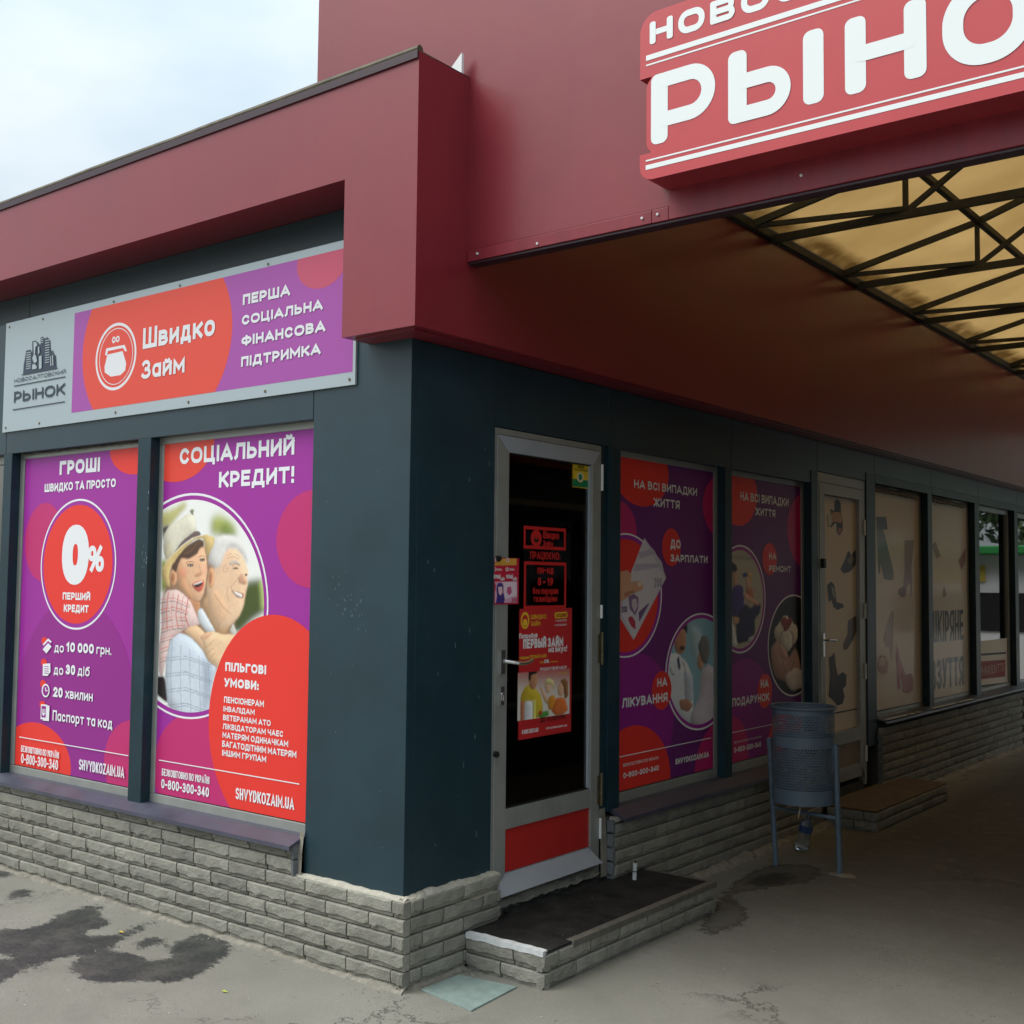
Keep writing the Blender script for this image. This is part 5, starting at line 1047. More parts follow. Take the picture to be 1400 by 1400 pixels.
# ------------------------------------------------------------------ ground
def make_ground():
    def axis(lo, hi, step, far):
        a = list(np.arange(lo, hi, step)) + [hi]
        out = []; d = step; x = lo
        while x > -far: d *= 1.6; x -= d; out.append(x)
        o2 = []; d = step; x = hi
        while x < far: d *= 1.6; x += d; o2.append(x)
        return np.array(out[::-1] + a + o2)
    xs = axis(-3.4, 2.6, .022, 300); ys = axis(-1.5, 3.6, .022, 300)
    X, Y = np.meshgrid(xs, ys)
    def field(polys, soft):
        m = np.zeros(X.shape)
        for p in polys: m = np.maximum(m, inside(smooth_poly([tuple(q) for q in p], 1), X, Y).astype(float))
        return gblur(m, soft, soft)
    wet = field(WETP[0], 1.9); damp = field(WETP[1], 2.6); dark = field(WETP[2], 3)
    hole = field([[(-1.16, -.22), (-1.02, -.28), (-.93, -.22), (-1.05, -.14)]], 1.0)
    Zv = .004 * np.sin(X * 1.3 + 1) * np.cos(Y * 1.1) * (np.abs(X) < 20) * (np.abs(Y) < 20)
    Zv = np.where((X < .1) & (Y > -.1), 0, Zv) * 0.5 - .001
    passage_shade = np.clip((Y - .9) / 3.2, 0, 1) * np.clip((X - .05) / .5, 0, 1) * (Y < 14.5) * (X < 3)  # shade painted into the ground colour, deepening along the passage
    v = np.stack([X, Y, Zv], -1).reshape(-1, 3)
    ny, nx = X.shape
    i = np.arange(ny - 1)[:, None] * nx + np.arange(nx - 1)[None]
    f = np.stack([i, i + 1, i + nx + 1, i + nx], -1).reshape(-1, 4)
    me = bpy.data.meshes.new('pavement')
    me.vertices.add(len(v)); me.vertices.foreach_set('co', v.ravel())
    me.loops.add(f.size); me.loops.foreach_set('vertex_index', f.ravel())
    me.polygons.add(len(f)); me.polygons.foreach_set('loop_start', np.arange(0, f.size, 4)); me.polygons.foreach_set('loop_total', np.full(len(f), 4))
    me.update(calc_edges=True)
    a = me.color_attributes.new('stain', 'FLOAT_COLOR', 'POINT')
    c = np.stack([wet, damp, dark, passage_shade], -1).reshape(-1, 4).astype(np.float32)  # alpha carries the painted passage shade
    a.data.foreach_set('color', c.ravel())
    m = bpy.data.materials.new('worn asphalt'); m.use_nodes = True
    n, l = m.node_tree.nodes, m.node_tree.links
    b = n['Principled BSDF']
    tcn = n.new('ShaderNodeTexCoord'); at = n.new('ShaderNodeAttribute'); at.attribute_name = 'stain'  # alpha of 'stain' is the painted passage shade
    sp = n.new('ShaderNodeSeparateColor'); l.new(at.outputs['Color'], sp.inputs[0])
    def noise(sc, det=6, ro=.6, stretch=None):
        q = n.new('ShaderNodeTexNoise'); q.inputs['Scale'].default_value = sc; q.inputs['Detail'].default_value = det; q.inputs['Roughness'].default_value = ro
        if stretch:
            mm = n.new('ShaderNodeMapping'); mm.inputs['Scale'].default_value = stretch
            l.new(tcn.outputs['Object'], mm.inputs[0]); l.new(mm.outputs[0], q.inputs['Vector'])
        else: l.new(tcn.outputs['Object'], q.inputs['Vector'])
        return q.outputs['Fac']
    def math_(op, a_, b_=None, clampv=False):
        q = n.new('ShaderNodeMath'); q.operation = op; q.use_clamp = clampv
        for k, x in enumerate((a_, b_)):
            if x is None: continue
            if isinstance(x, (int, float)): q.inputs[k].default_value = x
            else: l.new(x, q.inputs[k])
        return q.outputs[0]
    def mixc(f_, a_, b_, mode='MIX'):
        q = n.new('ShaderNodeMixRGB'); q.blend_type = mode
        for k, x in enumerate((f_, a_, b_)):
            if isinstance(x, (int, float)): q.inputs[k].default_value = x
            elif isinstance(x, tuple): q.inputs[k].default_value = (*x, 1)
            else: l.new(x, q.inputs[k])
        return q.outputs[0]
    def ramp(x, p0, p1):
        q = n.new('ShaderNodeMapRange'); q.inputs['From Min'].default_value = p0; q.inputs['From Max'].default_value = p1; q.interpolation_type = 'SMOOTHSTEP'
        l.new(x, q.inputs['Value']); return q.outputs[0]
    big = noise(1.1, 5); mid = noise(9, 6, .7); fine = noise(160, 3, .6); grit = noise(420, 2)
    base = mixc(ramp(big, .3, .7), (.198, .194, .162), (.272, .266, .230))
    base = mixc(math_('MULTIPLY', ramp(mid, .45, .75), .45), base, (.20, .19, .165))
    base = mixc(math_('MULTIPLY', ramp(fine, .35, .75), .6), base, (.13, .125, .108))
    base = mixc(math_('MULTIPLY', ramp(grit, .55, .75), .35), base, (.42, .41, .37))
    base = mixc(math_('MULTIPLY', ramp(noise(3.2, 7, .7), .5, .72), .35), base, (.15, .145, .125))
    # pocks and small dark pits, in patches
    vor = n.new('ShaderNodeTexVoronoi'); vor.inputs['Scale'].default_value = 34; l.new(tcn.outputs['Object'], vor.inputs['Vector'])
    pit = math_('MULTIPLY', math_('LESS_THAN', vor.outputs['Distance'], .16), ramp(noise(2.3, 3), .52, .62))
    base = mixc(math_('MULTIPLY', pit, .8), base, (.07, .065, .06))
    v2 = n.new('ShaderNodeTexVoronoi'); v2.inputs['Scale'].default_value = 9; v2.inputs['Randomness'].default_value = 1; l.new(tcn.outputs['Object'], v2.inputs['Vector'])
    spk = math_('LESS_THAN', v2.outputs['Distance'], .035)
    base = mixc(math_('MULTIPLY', spk, .7), base, (.55, .54, .5))
    # cracks
    v3_ = n.new('ShaderNodeTexVoronoi'); v3_.feature = 'DISTANCE_TO_EDGE'; v3_.inputs['Scale'].default_value = .75
    wv = n.new('ShaderNodeVectorMath'); wv.operation = 'MULTIPLY_ADD'
    nc = n.new('ShaderNodeTexNoise'); nc.inputs['Scale'].default_value = 5; nc.inputs['Detail'].default_value = 7; nc.inputs['Roughness'].default_value = .7; l.new(tcn.outputs['Object'], nc.inputs['Vector'])
    l.new(nc.outputs['Color'], wv.inputs[0]); wv.inputs[1].default_value = (.45, .45, .45); l.new(tcn.outputs['Object'], wv.inputs[2])
    l.new(wv.outputs[0], v3_.inputs['Vector'])
    crk = math_('MULTIPLY', math_('LESS_THAN', v3_.outputs['Distance'], .0045), ramp(noise(.9, 2), .5, .58))
    base = mixc(math_('MULTIPLY', crk, .75), base, (.05, .045, .04))
    # stains: smooth fields cut by fine noise so that their rims are ragged
    edge = math_('ADD', math_('MULTIPLY', math_('SUBTRACT', math_('ADD', math_('MULTIPLY', noise(13, 8, .8, (1, 1.7, 1)), .6), math_('MULTIPLY', noise(55, 6, .8, (1, 2.2, 1)), .4)), .5), 3.1), sp.outputs[0])
    wetm = ramp(edge, .42, .54)
    wcol = mixc(ramp(noise(60, 4), .4, .75), (.026, .029, .029), (.060, .064, .062))
    wetf = math_('MULTIPLY', wetm, math_('ADD', .78, math_('MULTIPLY', ramp(noise(5, 6, .75), .35, .6), .22)))
    base = mixc(wetf, base, wcol)
    edge2 = math_('ADD', math_('MULTIPLY', math_('SUBTRACT', noise(18, 8, .8), .5), 1.4), sp.outputs[1])
    dm = ramp(edge2, .47, .53)
    rim = math_('MULTIPLY', dm, math_('SUBTRACT', 1.0, ramp(edge2, .53, .75)))
    base = mixc(math_('MULTIPLY', dm, .55), base, (.075, .062, .048))
    base = mixc(math_('MULTIPLY', rim, .7), base, (.035, .030, .024))
    dk = ramp(math_('ADD', math_('MULTIPLY', math_('SUBTRACT', noise(14, 7, .75), .5), 1.2), sp.outputs[2]), .25, .75)
    base = mixc(math_('MULTIPLY', dk, .9), base, (.018, .016, .014))
    # painted shade: ground colour darkened inside the passage, patchy
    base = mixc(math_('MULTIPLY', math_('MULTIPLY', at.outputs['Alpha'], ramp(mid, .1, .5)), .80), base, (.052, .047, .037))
    l.new(base, b.inputs['Base Color'])
    rg = n.new('ShaderNodeMapRange'); rg.inputs['To Min'].default_value = .88; rg.inputs['To Max'].default_value = .42
    l.new(wetm, rg.inputs['Value']); l.new(rg.outputs[0], b.inputs['Roughness'])
    b.inputs['Specular IOR Level'].default_value = .35
    h = math_('ADD', math_('MULTIPLY', grit, .5), math_('MULTIPLY', mid, .8))
    h = math_('SUBTRACT', h, math_('MULTIPLY', pit, .8)); h = math_('SUBTRACT', h, crk)
    bu = n.new('ShaderNodeBump'); bu.inputs['Strength'].default_value = .5; bu.inputs['Distance'].default_value = .004
    l.new(h, bu.inputs['Height']); l.new(bu.outputs[0], b.inputs['Normal'])
    me.materials.append(m)
    o = link('pavement', me); o['kind'] = 'structure'
    return o
make_ground()

# ------------------------------------------------------------------ bricks
def brick_mesh(w, h, dep, seed, nx=7):
    """split-faced brick, origin at the lower left back corner, front towards -Y"""
    r = random.Random(seed)
    zs = [0, .10, .24, .58, .93, 1]
    v = []; chip = [r.uniform(.35, 1.0) for _ in range(nx + 1)]
    for j, t in enumerate(zs):
        for i in range(nx + 1):
            x = w * i / nx
            if 0 < i < nx: x += r.uniform(-.3, .3) * w / nx
            d = dep + r.uniform(-.0014, .0014)
            if j == 0: d = dep * .70
            if j == 1: d = dep * (.74 + .10 * (1 - chip[i]) + r.uniform(-.03, .03))
            if j == 2: d = dep * (.95 + .05 * (1 - chip[i])) + r.uniform(-.001, .001)
            if j == len(zs) - 1: d = dep * .94
            if i in (0, nx): d -= dep * .06
            zz = h * t + (r.uniform(-.25, .3) * h * .22 if 1 <= j <= 2 else 0)
            if j == 2: zz = h * (.12 + .26 * chip[i])
            if j == 1: zz = h * (.07 + .20 * chip[i])
            if j == 3: zz = h * .62
            v.append((x, -d, zz))
    n1 = nx + 1; f = []
    for j in range(len(zs) - 1):
        for i in range(nx): a = j * n1 + i; f.append((a, a + 1, a + n1 + 1, a + n1))
    o = len(v); v += [(0, 0, 0), (w, 0, 0), (w, 0, h), (0, 0, h)]
    top = (len(zs) - 1) * n1
    f.append((o, o + 1) + tuple(range(nx, -1, -1)))
    f.append(tuple(range(top, top + nx + 1)) + (o + 2, o + 3))
    f.append((o, *[j * n1 for j in range(len(zs))], o + 3)[::-1])
    f.append((o + 1, *[j * n1 + nx for j in range(len(zs))], o + 2))
    me = bpy.data.meshes.new('brick'); me.from_pydata(v, [], f)
    b = bmesh.new(); b.from_mesh(me); bmesh.ops.recalc_face_normals(b, faces=b.faces); b.to_mesh(me); b.free()
    me.materials.append(M_brick)
    return me
BW, BH, JT = .260, .0665, .005
PITCH_U, PITCH_Z = BW + .008, .0715
BRICKS = [brick_mesh(BW, BH, .045, 100 + k) for k in range(10)]
nbrick = 0
def place_brick(parent, face, u, z, w, d0=0.0, h=None, m=None):
    """u = start along the wall, w = length"""
    me = BRICKS[random.randrange(len(BRICKS))]
    o = bpy.data.objects.new('brick', me); COL.objects.link(o); o.parent = parent
    o.location = P3(face, u, d0 + random.uniform(-.002, .002), z)
    o.rotation_euler = (0, 0, 0) if face == 'A' else (0, 0, PI / 2)
    o.scale = (w / BW, 1, (h or BH) / BH)
    return o
def brick_wall(parent, face, u0, u1, rows, d0=0.0, phase=0.0, hide=None):
    """rows = list of z bottoms; running bond"""
    for r, z in enumerate(rows):
        off = phase + (PITCH_U / 2 if r % 2 else 0)
        k0 = math.floor((u0 - off) / PITCH_U) - 1
        u = off + k0 * PITCH_U
        while u < u1:
            a, b_ = max(u, u0), min(u + BW, u1)
            if b_ - a > .03 and not (hide and hide(a, b_, z)):
                place_brick(parent, face, a, z, b_ - a, d0)
            u += PITCH_U
ROWS = [.2985 - PITCH_Z * k for k in range(4)]          # tops reach z = .364
ROWS = ROWS + [.2985 - PITCH_Z * 4]                     # lowest course, foot in the pavement

# ================================================================== the pavilion
XL = -7.0      # left end
YE = 13.6      # far end of the passage side
FX, FY = .163, -.160
pav = thing('market_pavilion', 'long red and dark teal market pavilion whose corner shop stands on a grey split-brick plinth', 'building', (0, 0, 0))

# inner shell (keeps daylight out of the rooms)
shell = MB()
shell.box(XL, -.32, .30, .34, 0, 3.4)
shell.box(-.36, -.32, 1.9, YE, 0, 3.4)
shell.box(XL, -.06, .19, YE, 3.42, 3.46)
shell.build('inner_shell', M_intwall, pav)
box('roof', XL, FX - .03, FY + .03, YE, 3.80, 3.86, M_capt, pav, 0)
box('end_wall', XL - .1, XL, .0, YE, 0, 3.8, M_teal, pav)
box('rear_wall', XL, -.2, YE - .1, YE, 0, 3.8, M_teal, pav)

# --- plinth: backing walls, then bricks one by one
pl = MB()
pl.box(XL, -.64, -.004, .2, 0, .50)
pl.box(-.64, -.004, -.004, .2, 0, .368)
pl.box(-.2, .004, .2, .60, 0, .368)
pl.box(-.2, .004, 1.556, 4.30, 0, .47)
pl.box(-.2, .004, 5.45, YE, 0, .62)
plinth = pl.build('plinth', M_darkmortar, pav)
# A side
brick_wall(plinth, 'A', -4.6, .044, ROWS, .003, phase=-.02)
brick_wall(plinth, 'A', -4.6, -.655, [.370, .4415], .003, phase=-.02)
# B side, by the corner
brick_wall(plinth, 'B', .0, .602, ROWS, .003, phase=.08)
# B side, between the two doors
brick_wall(plinth, 'B', 1.575, 4.30, ROWS + [.370], .003, phase=.12)
place_brick(plinth, 'B', 1.575, .4415, .2, .003, h=.03)
# B side, beyond the shoe shop door (only as far as they can be told apart)
brick_wall(plinth, 'B', 5.47, 9.6, [.2985 + PITCH_Z * k for k in range(4)] + ROWS[1:], .003, phase=.05)
rest = MB()
for r in range(9):
    z = .2985 + PITCH_Z * 3 - PITCH_Z * r; u = 9.6 + (.13 if r % 2 else 0)
    while u < YE:
        if z + BH > 0: rest.box(.0, .046, u, min(u + BW, YE), max(z, 0), z + BH)
        u += PITCH_U
ro = rest.build('brick_course_far', M_brick, plinth); ro['kind'] = 'stuff'
# grey cut ends of the bricks beside the corner shop door
for k in range(5):
    z = ROWS[3] + .02 + k * PITCH_Z * 1.02
    o = MB().box(-.085, .040, 1.557, 1.5745, z, z + .062).build('brick', M_brickd, plinth, bevel=.003)
for k in range(6):
    z = ROWS[3] + .02 + k * PITCH_Z * 1.04
    o = MB().box(-.085, .040, 5.452, 5.4695, z, z + .06).build('brick', M_brickd, plinth, bevel=.003)
# ends facing right, stepped course ends beside the pillar (A side, under the sill end)
for z in (.370, .4415):
    MB().box(-.6545, -.640, -.046, .02, z, z + .064).build('brick', M_brickd, plinth, bevel=.003)
# ragged cement: along the pillar foot and along the pavement
def ragged(name, face, u0, u1, z0, z1, d0, d1, amp, seed, mt=M_mortar, step=.02, amp_d=.006, parent=plinth):
    r = random.Random(seed); n = max(2, int((u1 - u0) / step)); v = []; f = []
    w1 = w2 = 0.0
    for k in range(n + 1):
        u = u0 + (u1 - u0) * k / n
        w1 = w1 * .72 + r.uniform(-amp, amp) * .6; w2 = w2 * .8 + r.uniform(-amp_d, amp_d) * .55
        zt = z1 + w1; zb = z0 + r.uniform(-amp, amp) * .5; dd = d1 + w2
        for (d, z) in ((d0, zb), (dd, zb), (dd * .85 + d0 * .15, (zt + zb) / 2 + r.uniform(-amp, amp) * .4), (d0 + (dd - d0) * .35, zt), (d0, zt)):
            v.append(P3(face, u, d, z))
    for k in range(n):
        for j in range(4): a = k * 5 + j; f.append((a, a + 1, a + 6, a + 5))
    o = MB(); o.add(v, f); return o.build(name, mt, parent)
ragged('cement_seam', 'A', -.655, .036, .362, .378, .001, .034, .004, 3, mt=M_seam)
ragged('cement_seam', 'B', -.03, .600, .362, .380, .001, .044, .008, 4, amp_d=.008, mt=M_seam)
ragged('cement_seam', 'A', -.640, -.612, .37, .56, .001, .018, .006, 5, step=.01)
ragged('cement_foot', 'A', -4.6, .05, -.01, .022, .0, .066, .010, 6, amp_d=.012)
ragged('cement_foot', 'B', -.05, .36, -.01, .022, .0, .066, .010, 7, amp_d=.012)
ragged('cement_foot', 'B', 1.86, 4.33, -.01, .030, .0, .10, .012, 8, amp_d=.015)
ragged('cement_foot', 'B', 5.9, 9.6, -.01, .030, .0, .10, .012, 9, amp_d=.015, step=.04)
# smeared render over the low courses by the corner, as in the photograph (old mortar)
ragged('cement_seam', 'B', .28, .56, .292, .300, .02, .050, .006, 12)

# --- A facade: wall panels (composite sheets with open seams)
def panel(face, u0, u1, z0, z1, d0=-.05, d1=0.0, m=None, bv=.0025):
    mb = MB(); fbox(mb, face, u0, u1, z0, z1, d0, d1)
    return mb.build('wall_panel', m or M_teal, pav, bevel=bv)
panel('A', -.6165, 0, .372, 3.262)                     # corner pillar, A face
panel('A', -3.37, -.6205, 2.452, 3.262)
panel('A', -5.3, -3.374, 2.452, 3.262)
panel('A', XL, -5.304, .50, 3.262)
panel('A', -.28, 0, 3.265, 3.47)
panel('A', -3.37, -.2835, 3.265, 3.47, -.17, -.12)
panel('A', XL, -3.374, 3.265, 3.47, -.17, -.12)
# B facade
def panelB(u0, u1, z0, z1, d0=-.05, d1=0.0):
    return panel('B', u0, u1, z0, z1, d0, d1)
MB().box(-.05, .0, .0505, .582, .372, 2.757).build('wall_panel', M_teal, pav, bevel=.0025)
panelB(.586, 1.555, 2.440, 2.757)
panelB(1.559, 2.973, 2.440, 2.757)
panelB(2.977, 4.31, 2.440, 2.757)
panelB(4.314, 5.44, 2.535, 2.757)
for k, (a, b) in enumerate([(5.444, 6.82), (6.824, 8.235), (8.239, 9.65), (9.654, 11.6), (11.604, YE)]):
    panelB(a, b, 2.600, 2.757)
    # pale drip strip over the far windows
    mb = MB(); fbox(mb, 'B', a, b, 2.530, 2.597, -.05, .006)
    mb.build('head_trim', M_teal2, pav, bevel=.002)
panelB(1.497, 1.555, .50, 2.438, -.05, -.012)           # strip beside the door frame

# posts / mullions
def post(face, u0, u1, z0, z1, dep=.05, d1=.0):
    mb = MB(); fbox(mb, face, u0, u1, z0, z1, -dep, d1)
    return mb.build('post', M_teal2, pav, bevel=.003)
post('A', -1.993, -1.878, .515, 2.4505, .058, .004)
post('A', -3.385, -3.290, .515, 2.4505, .058, .004)
post('A', -4.75, -4.64, .515, 2.4505, .058, .004)
post('B', 1.558, 1.672, .50, 2.4385, .075, .004)
post('B', 2.885, 2.975, .47, 2.4385, .075, .004)
post('B', 4.195, 4.308, .15, 2.53, .075, .006)
post('B', 5.25, 5.442, .45, 2.60, .075, .006)
post('B', 6.70, 6.815, .62, 2.529, .09, .010)
post('B', 8.09, 8.235, .62, 2.529, .09, .010)
post('B', 9.52, 9.65, .62, 2.529, .09, .010)
post('B', 11.0, 11.13, .62, 2.529, .09, .010)
post('B', 12.4, 12.53, .62, 2.529, .09, .010)

# windows: frame > pane
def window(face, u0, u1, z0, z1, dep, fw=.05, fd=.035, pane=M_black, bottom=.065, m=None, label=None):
    mb = MB(); d0, d1 = -dep - fd, -dep + .002
    fbox(mb, face, u0, u1, z1 - fw, z1, d0, d1); fbox(mb, face, u0, u1, z0, z0 + bottom, d0, d1)
    fbox(mb, face, u0, u0 + fw, z0 + bottom, z1 - fw, d0, d1); fbox(mb, face, u1 - fw, u1, z0 + bottom, z1 - fw, d0, d1)
    w = mb.build('window', m or M_alu, pav, bevel=.004)
    if label: w['label'] = label
    g = MB(); fbox(g, face, u0 + fw - .004, u1 - fw + .004, z0 + bottom - .004, z1 - fw + .004, d0 + .010, d0 + .016)
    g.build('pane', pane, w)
    return w
window('A', -3.30, -1.985, .515, 2.474, .055, .055)
window('A', -1.885, -.618, .515, 2.464, .055, .045)
window('A', -4.65, -3.38, .515, 2.452, .055, .05, pane=M_glassr)
window('A', -6.0, -4.74, .515, 2.452, .055, .05, pane=M_glassr)
window('B', 1.600, 2.890, .500, 2.452, .055, .045)
window('B', 2.915, 4.200, .500, 2.452, .055, .045)
window('B', 5.435, 6.705, .62, 2.530, .055, .05)
window('B', 6.81, 8.095, .62, 2.530, .055, .05)
window('B', 8.23, 9.525, .62, 2.530, .055, .05, pane=M_glassr)
window('B', 9.645, 11.005, .62, 2.530, .055, .05, pane=M_glassr)
window('B', 11.12, 12.405, .62, 2.530, .055, .05, pane=M_glassr)
window('B', 12.52, 13.5, .62, 2.530, .055, .05, pane=M_glassr)
# crumbling sealant above the two far shoe windows and above the left poster
ragged('sealant', 'B', 5.44, 6.60, 2.475, 2.522, -.05, -.030, .012, 21, mt=M_mortar, parent=pav, step=.03)
ragged('sealant', 'B', 6.82, 8.00, 2.475, 2.522, -.05, -.030, .012, 22, mt=M_mortar, parent=pav, step=.03)
ragged('sealant', 'A', -3.24, -2.0, 2.440, 2.450, -.055, -.040, .004, 23, mt=M_mortar, parent=pav, step=.03)

# sills
def sill(face, u0, u1, zb, zf, out, lip=.018):
    """sheet-metal sill: back edge zb, front edge zf"""
    v = []; f = []
    prof = [(-.058, zb + .002), (0, zb), (out - .012, zf + .004), (out, zf), (out + .002, zf - lip), (out - .004, zf - lip), (out - .006, zf - .006), (-.058, zb - .01)]
    for u in (u0, u1):
        for d, z in prof: v.append(P3(face, u, d, z))
    n = len(prof)
    for k in range(n): f.append((k, (k + 1) % n, n + (k + 1) % n, n + k))
    f += [tuple(range(n)), tuple(range(2 * n - 1, n - 1, -1))]
    return MB().add(v, f).build('sill', M_sill, pav)
sill('A', -3.32, -.635, .535, .505, .075)
sill('A', XL + .1, -3.325, .535, .505, .075)
sill('B', 1.600, 4.300, .510, .468, .085)
sill('B', 5.455, 8.2, .655, .632, .075)
sill('B', 8.204, YE - .1, .655, .632, .075)
# spilled pale scraps and peeling film on the far sill
r_ = random.Random(5)
for (a, b) in ((5.50, 5.95), (6.02, 6.12), (6.2, 6.28), (6.6, 7.25), (7.3, 7.75)):
    MB().box(.050, .079, a, b, .6445, .648).build('peeling_strip', M_whitestrip, pav)
for k in range(9):
    u = 5.52 + k * .07 + r_.uniform(0, .03)
    MB().box(-.02, .0, u, u + .04, .657, .661).build('peeling_strip', M_whitestrip, pav)

ch = MB(); r_ = random.Random(41)
def chip_(face, u, z, d, su, sz):
    n = 6; pts_ = [(u + su * math.cos(2 * PI * k / n) * r_.uniform(.5, 1.2), z + sz * math.sin(2 * PI * k / n) * r_.uniform(.5, 1.2)) for k in range(n)]
    v = [P3(face, a, d, b_) for a, b_ in pts_] + [P3(face, a, d - .003, b_) for a, b_ in pts_]
    ch.add(v, [tuple(range(n)), tuple(range(2 * n - 1, n - 1, -1))] + [(k, (k + 1) % n, n + (k + 1) % n, n + k) for k in range(n)])
for z in (2.16, 2.075, 1.81, 1.79): chip_('A', -1.884, z, .0052, .004, .009)
for k in range(16): chip_('A', -1.895 + r_.uniform(-.03, .008), 1.80 + r_.gauss(0, .05), .0052, .0016, r_.uniform(.004, .012))
for k in range(26): chip_('A', -.36 + r_.gauss(0, .07), 1.60 + r_.gauss(0, .07), .0009, .0014, r_.uniform(.003, .009))
for k in range(12): chip_('A', r_.uniform(-.58, -.05), r_.uniform(.42, 2.3), .0009, .0012, .005)
for k in range(14): chip_('B', r_.uniform(.05, .55), r_.uniform(.42, 2.6), .0009, .0012, r_.uniform(.004, .02))
ch = ch.build('paint_scuffs', mat('bare scuffed paint', (.16, .22, .24), .8), pav); ch['kind'] = 'stuff'
# --- fascia: red composite cladding
fas = MB()
def fpanel(x0, x1, y0, y1, z0, z1, bv=.001): return MB().box(x0, x1, y0, y1, z0, z1).build('fascia_panel', M_red, pav, bevel=bv)
fpanel(-3.62, -.2705, FY, FY + .04, 3.470, 3.930, 0)
fpanel(XL, -3.624, FY, FY + .04, 3.470, 3.930)
fpanel(-.2705, FX, FY, FY + .04, 2.764, 3.930, 0)          # drop over the corner pillar, front
for a, b in ((FY + .0405, 6.4), (6.4005, YE)):
    fpanel(FX - .04, FX, a, b, 2.764, 3.930)
fpanel(-.2705, -.2305, FY + .0405, -.001, 2.764, 3.4695)  # return of the drop
# soffits
box('soffit', XL, -.2715, FY + .041, .125, 3.4705, 3.490, M_red, pav, .001)
box('soffit', -.2300, FX - .041, FY + .0415, -.0005, 2.758, 2.770, M_red, pav, .001)
box('soffit', .0005, FX - .041, .0, YE, 2.758, 2.770, M_red, pav, .001)
# weathered cap along the left eaves
cap = MB()
seg = 26
r_ = random.Random(11)
pts = [(-.268 + (FX + .265) * 1, 3.938)] 
xs_ = [FX - .005 - k * (FX - .005 - XL) / seg for k in range(seg + 1)]
prev = None
for x in xs_:
    p = (x, FY + .012, 3.944 + r_.uniform(-.003, .003))
    if prev: cap.tube(prev, p, .019, 8)
    prev = p
cap.box(XL, FX, FY - .006, FY + .10, 3.930, 3.936)
cap.build('roof_cap', M_capt, pav)
cap2 = MB().box(XL, FX, FY - .010, FY - .001, 3.900, 3.934)
cap2.build('cap_drip', M_dark_trim, pav)
box('roof_edge', FX - .035, FX - .002, FY + .10, YE, 3.931, 3.937, M_dark_trim, pav, 0)
MB().add([(.050, .12, 3.938), (.158, .12, 3.938), (.158, .12, 4.030), (.050, .135, 3.938), (.158, .135, 3.938), (.158, .135, 4.030)],
         [(0, 1, 2), (5, 4, 3), (0, 3, 4, 1), (1, 4, 5, 2), (2, 5, 3, 0)]).build('flashing', M_white, pav)

# ------------------------------------------------------------------ corner shop door (part of the pavilion)
fr = MB()
fbox(fr, 'B', .586, .600, .25, 2.436, -.06, -.006); fbox(fr, 'B', 1.480, 1.494, .20, 2.436, -.06, -.006)
fbox(fr, 'B', .600, 1.480, 2.405, 2.436, -.06, -.006)
fr.build('door_frame', M_alu, pav, bevel=.003)
door = MB()
def mitre(mb, face, outer, inner, d0, d1, side):
    (a0, b0, a1, b1), (c0, e0, c1, e1) = outer, inner
    q = {'L': [(a0, b0), (c0, e0), (c0, e1), (a0, b1)], 'R': [(c1, e0), (a1, b0), (a1, b1), (c1, e1)],
         'T': [(c0, e1), (c1, e1), (a1, b1), (a0, b1)], 'B': [(a0, b0), (a1, b0), (c1, e0), (c0, e0)]}[side]
    v = [P3(face, u, d0, z) for u, z in q] + [P3(face, u, d1, z) for u, z in q]
    mb.add(v, [(0, 1, 2, 3), (7, 6, 5, 4), (0, 4, 5, 1), (1, 5, 6, 2), (2, 6, 7, 3), (3, 7, 4, 0)])
OUT, INN = (.602, .250, 1.478, 2.402), (.692, .345, 1.405, 2.325)
mitre(door, 'B', OUT, INN, -.045, .0, 'L'); mitre(door, 'B', OUT, INN, -.045, .0, 'R')
fbox(door, 'B', .692, 1.405, .545, .640, -.045, -.001)
door = door.build('door', M_alu, pav, bevel=.002)
door['label'] = 'glazed shop door of grey aluminium with a red kick panel'
tr = MB(); mitre(tr, 'B', (.602, .25, 1.478, 2.402), (.692, .345, 1.405, 2.325), -.045, .001, 'T'); tr.build('top_rail', M_alul, door, bevel=.002)
br = MB()
br.add([(-.02, .694, .343), (-.02, 1.408, .343), (.035, 1.470, .256), (.035, .606, .250), (-.045, .694, .343), (-.045, 1.408, .343), (-.045, 1.470, .256), (-.045, .606, .250)],
       [(0, 1, 2, 3), (7, 6, 5, 4), (0, 4, 5, 1), (1, 5, 6, 2), (2, 6, 7, 3), (3, 7, 4, 0)])
br.build('bottom_rail', M_alul, door, bevel=.0015)
box('glass_pane', -.028, -.022, .688, 1.409, .636, 2.329, M_glass, door, 0)
M_kick = mat('red kick panel', (.46, .016, .014), .42, coat=.2, noise=.06, nscale=4)
box('kick_panel', -.03, -.012, .690, 1.407, .343, .547, M_kick, door, 0)
gs = MB()
fbox(gs, 'B', 1.3905, 1.4035, .641, 2.324, -.021, -.010)
gs.build('inner_bead', M_alul, door)
gk = MB()
fbox(gk, 'B', .6925, .6965, .641, 2.324, -.021, -.004); fbox(gk, 'B', .697, 1.39, 2.319, 2.324, -.021, -.004); fbox(gk, 'B', .697, 1.39, .641, .646, -.021, -.004)
gk.build('gasket', M_sealed, door)
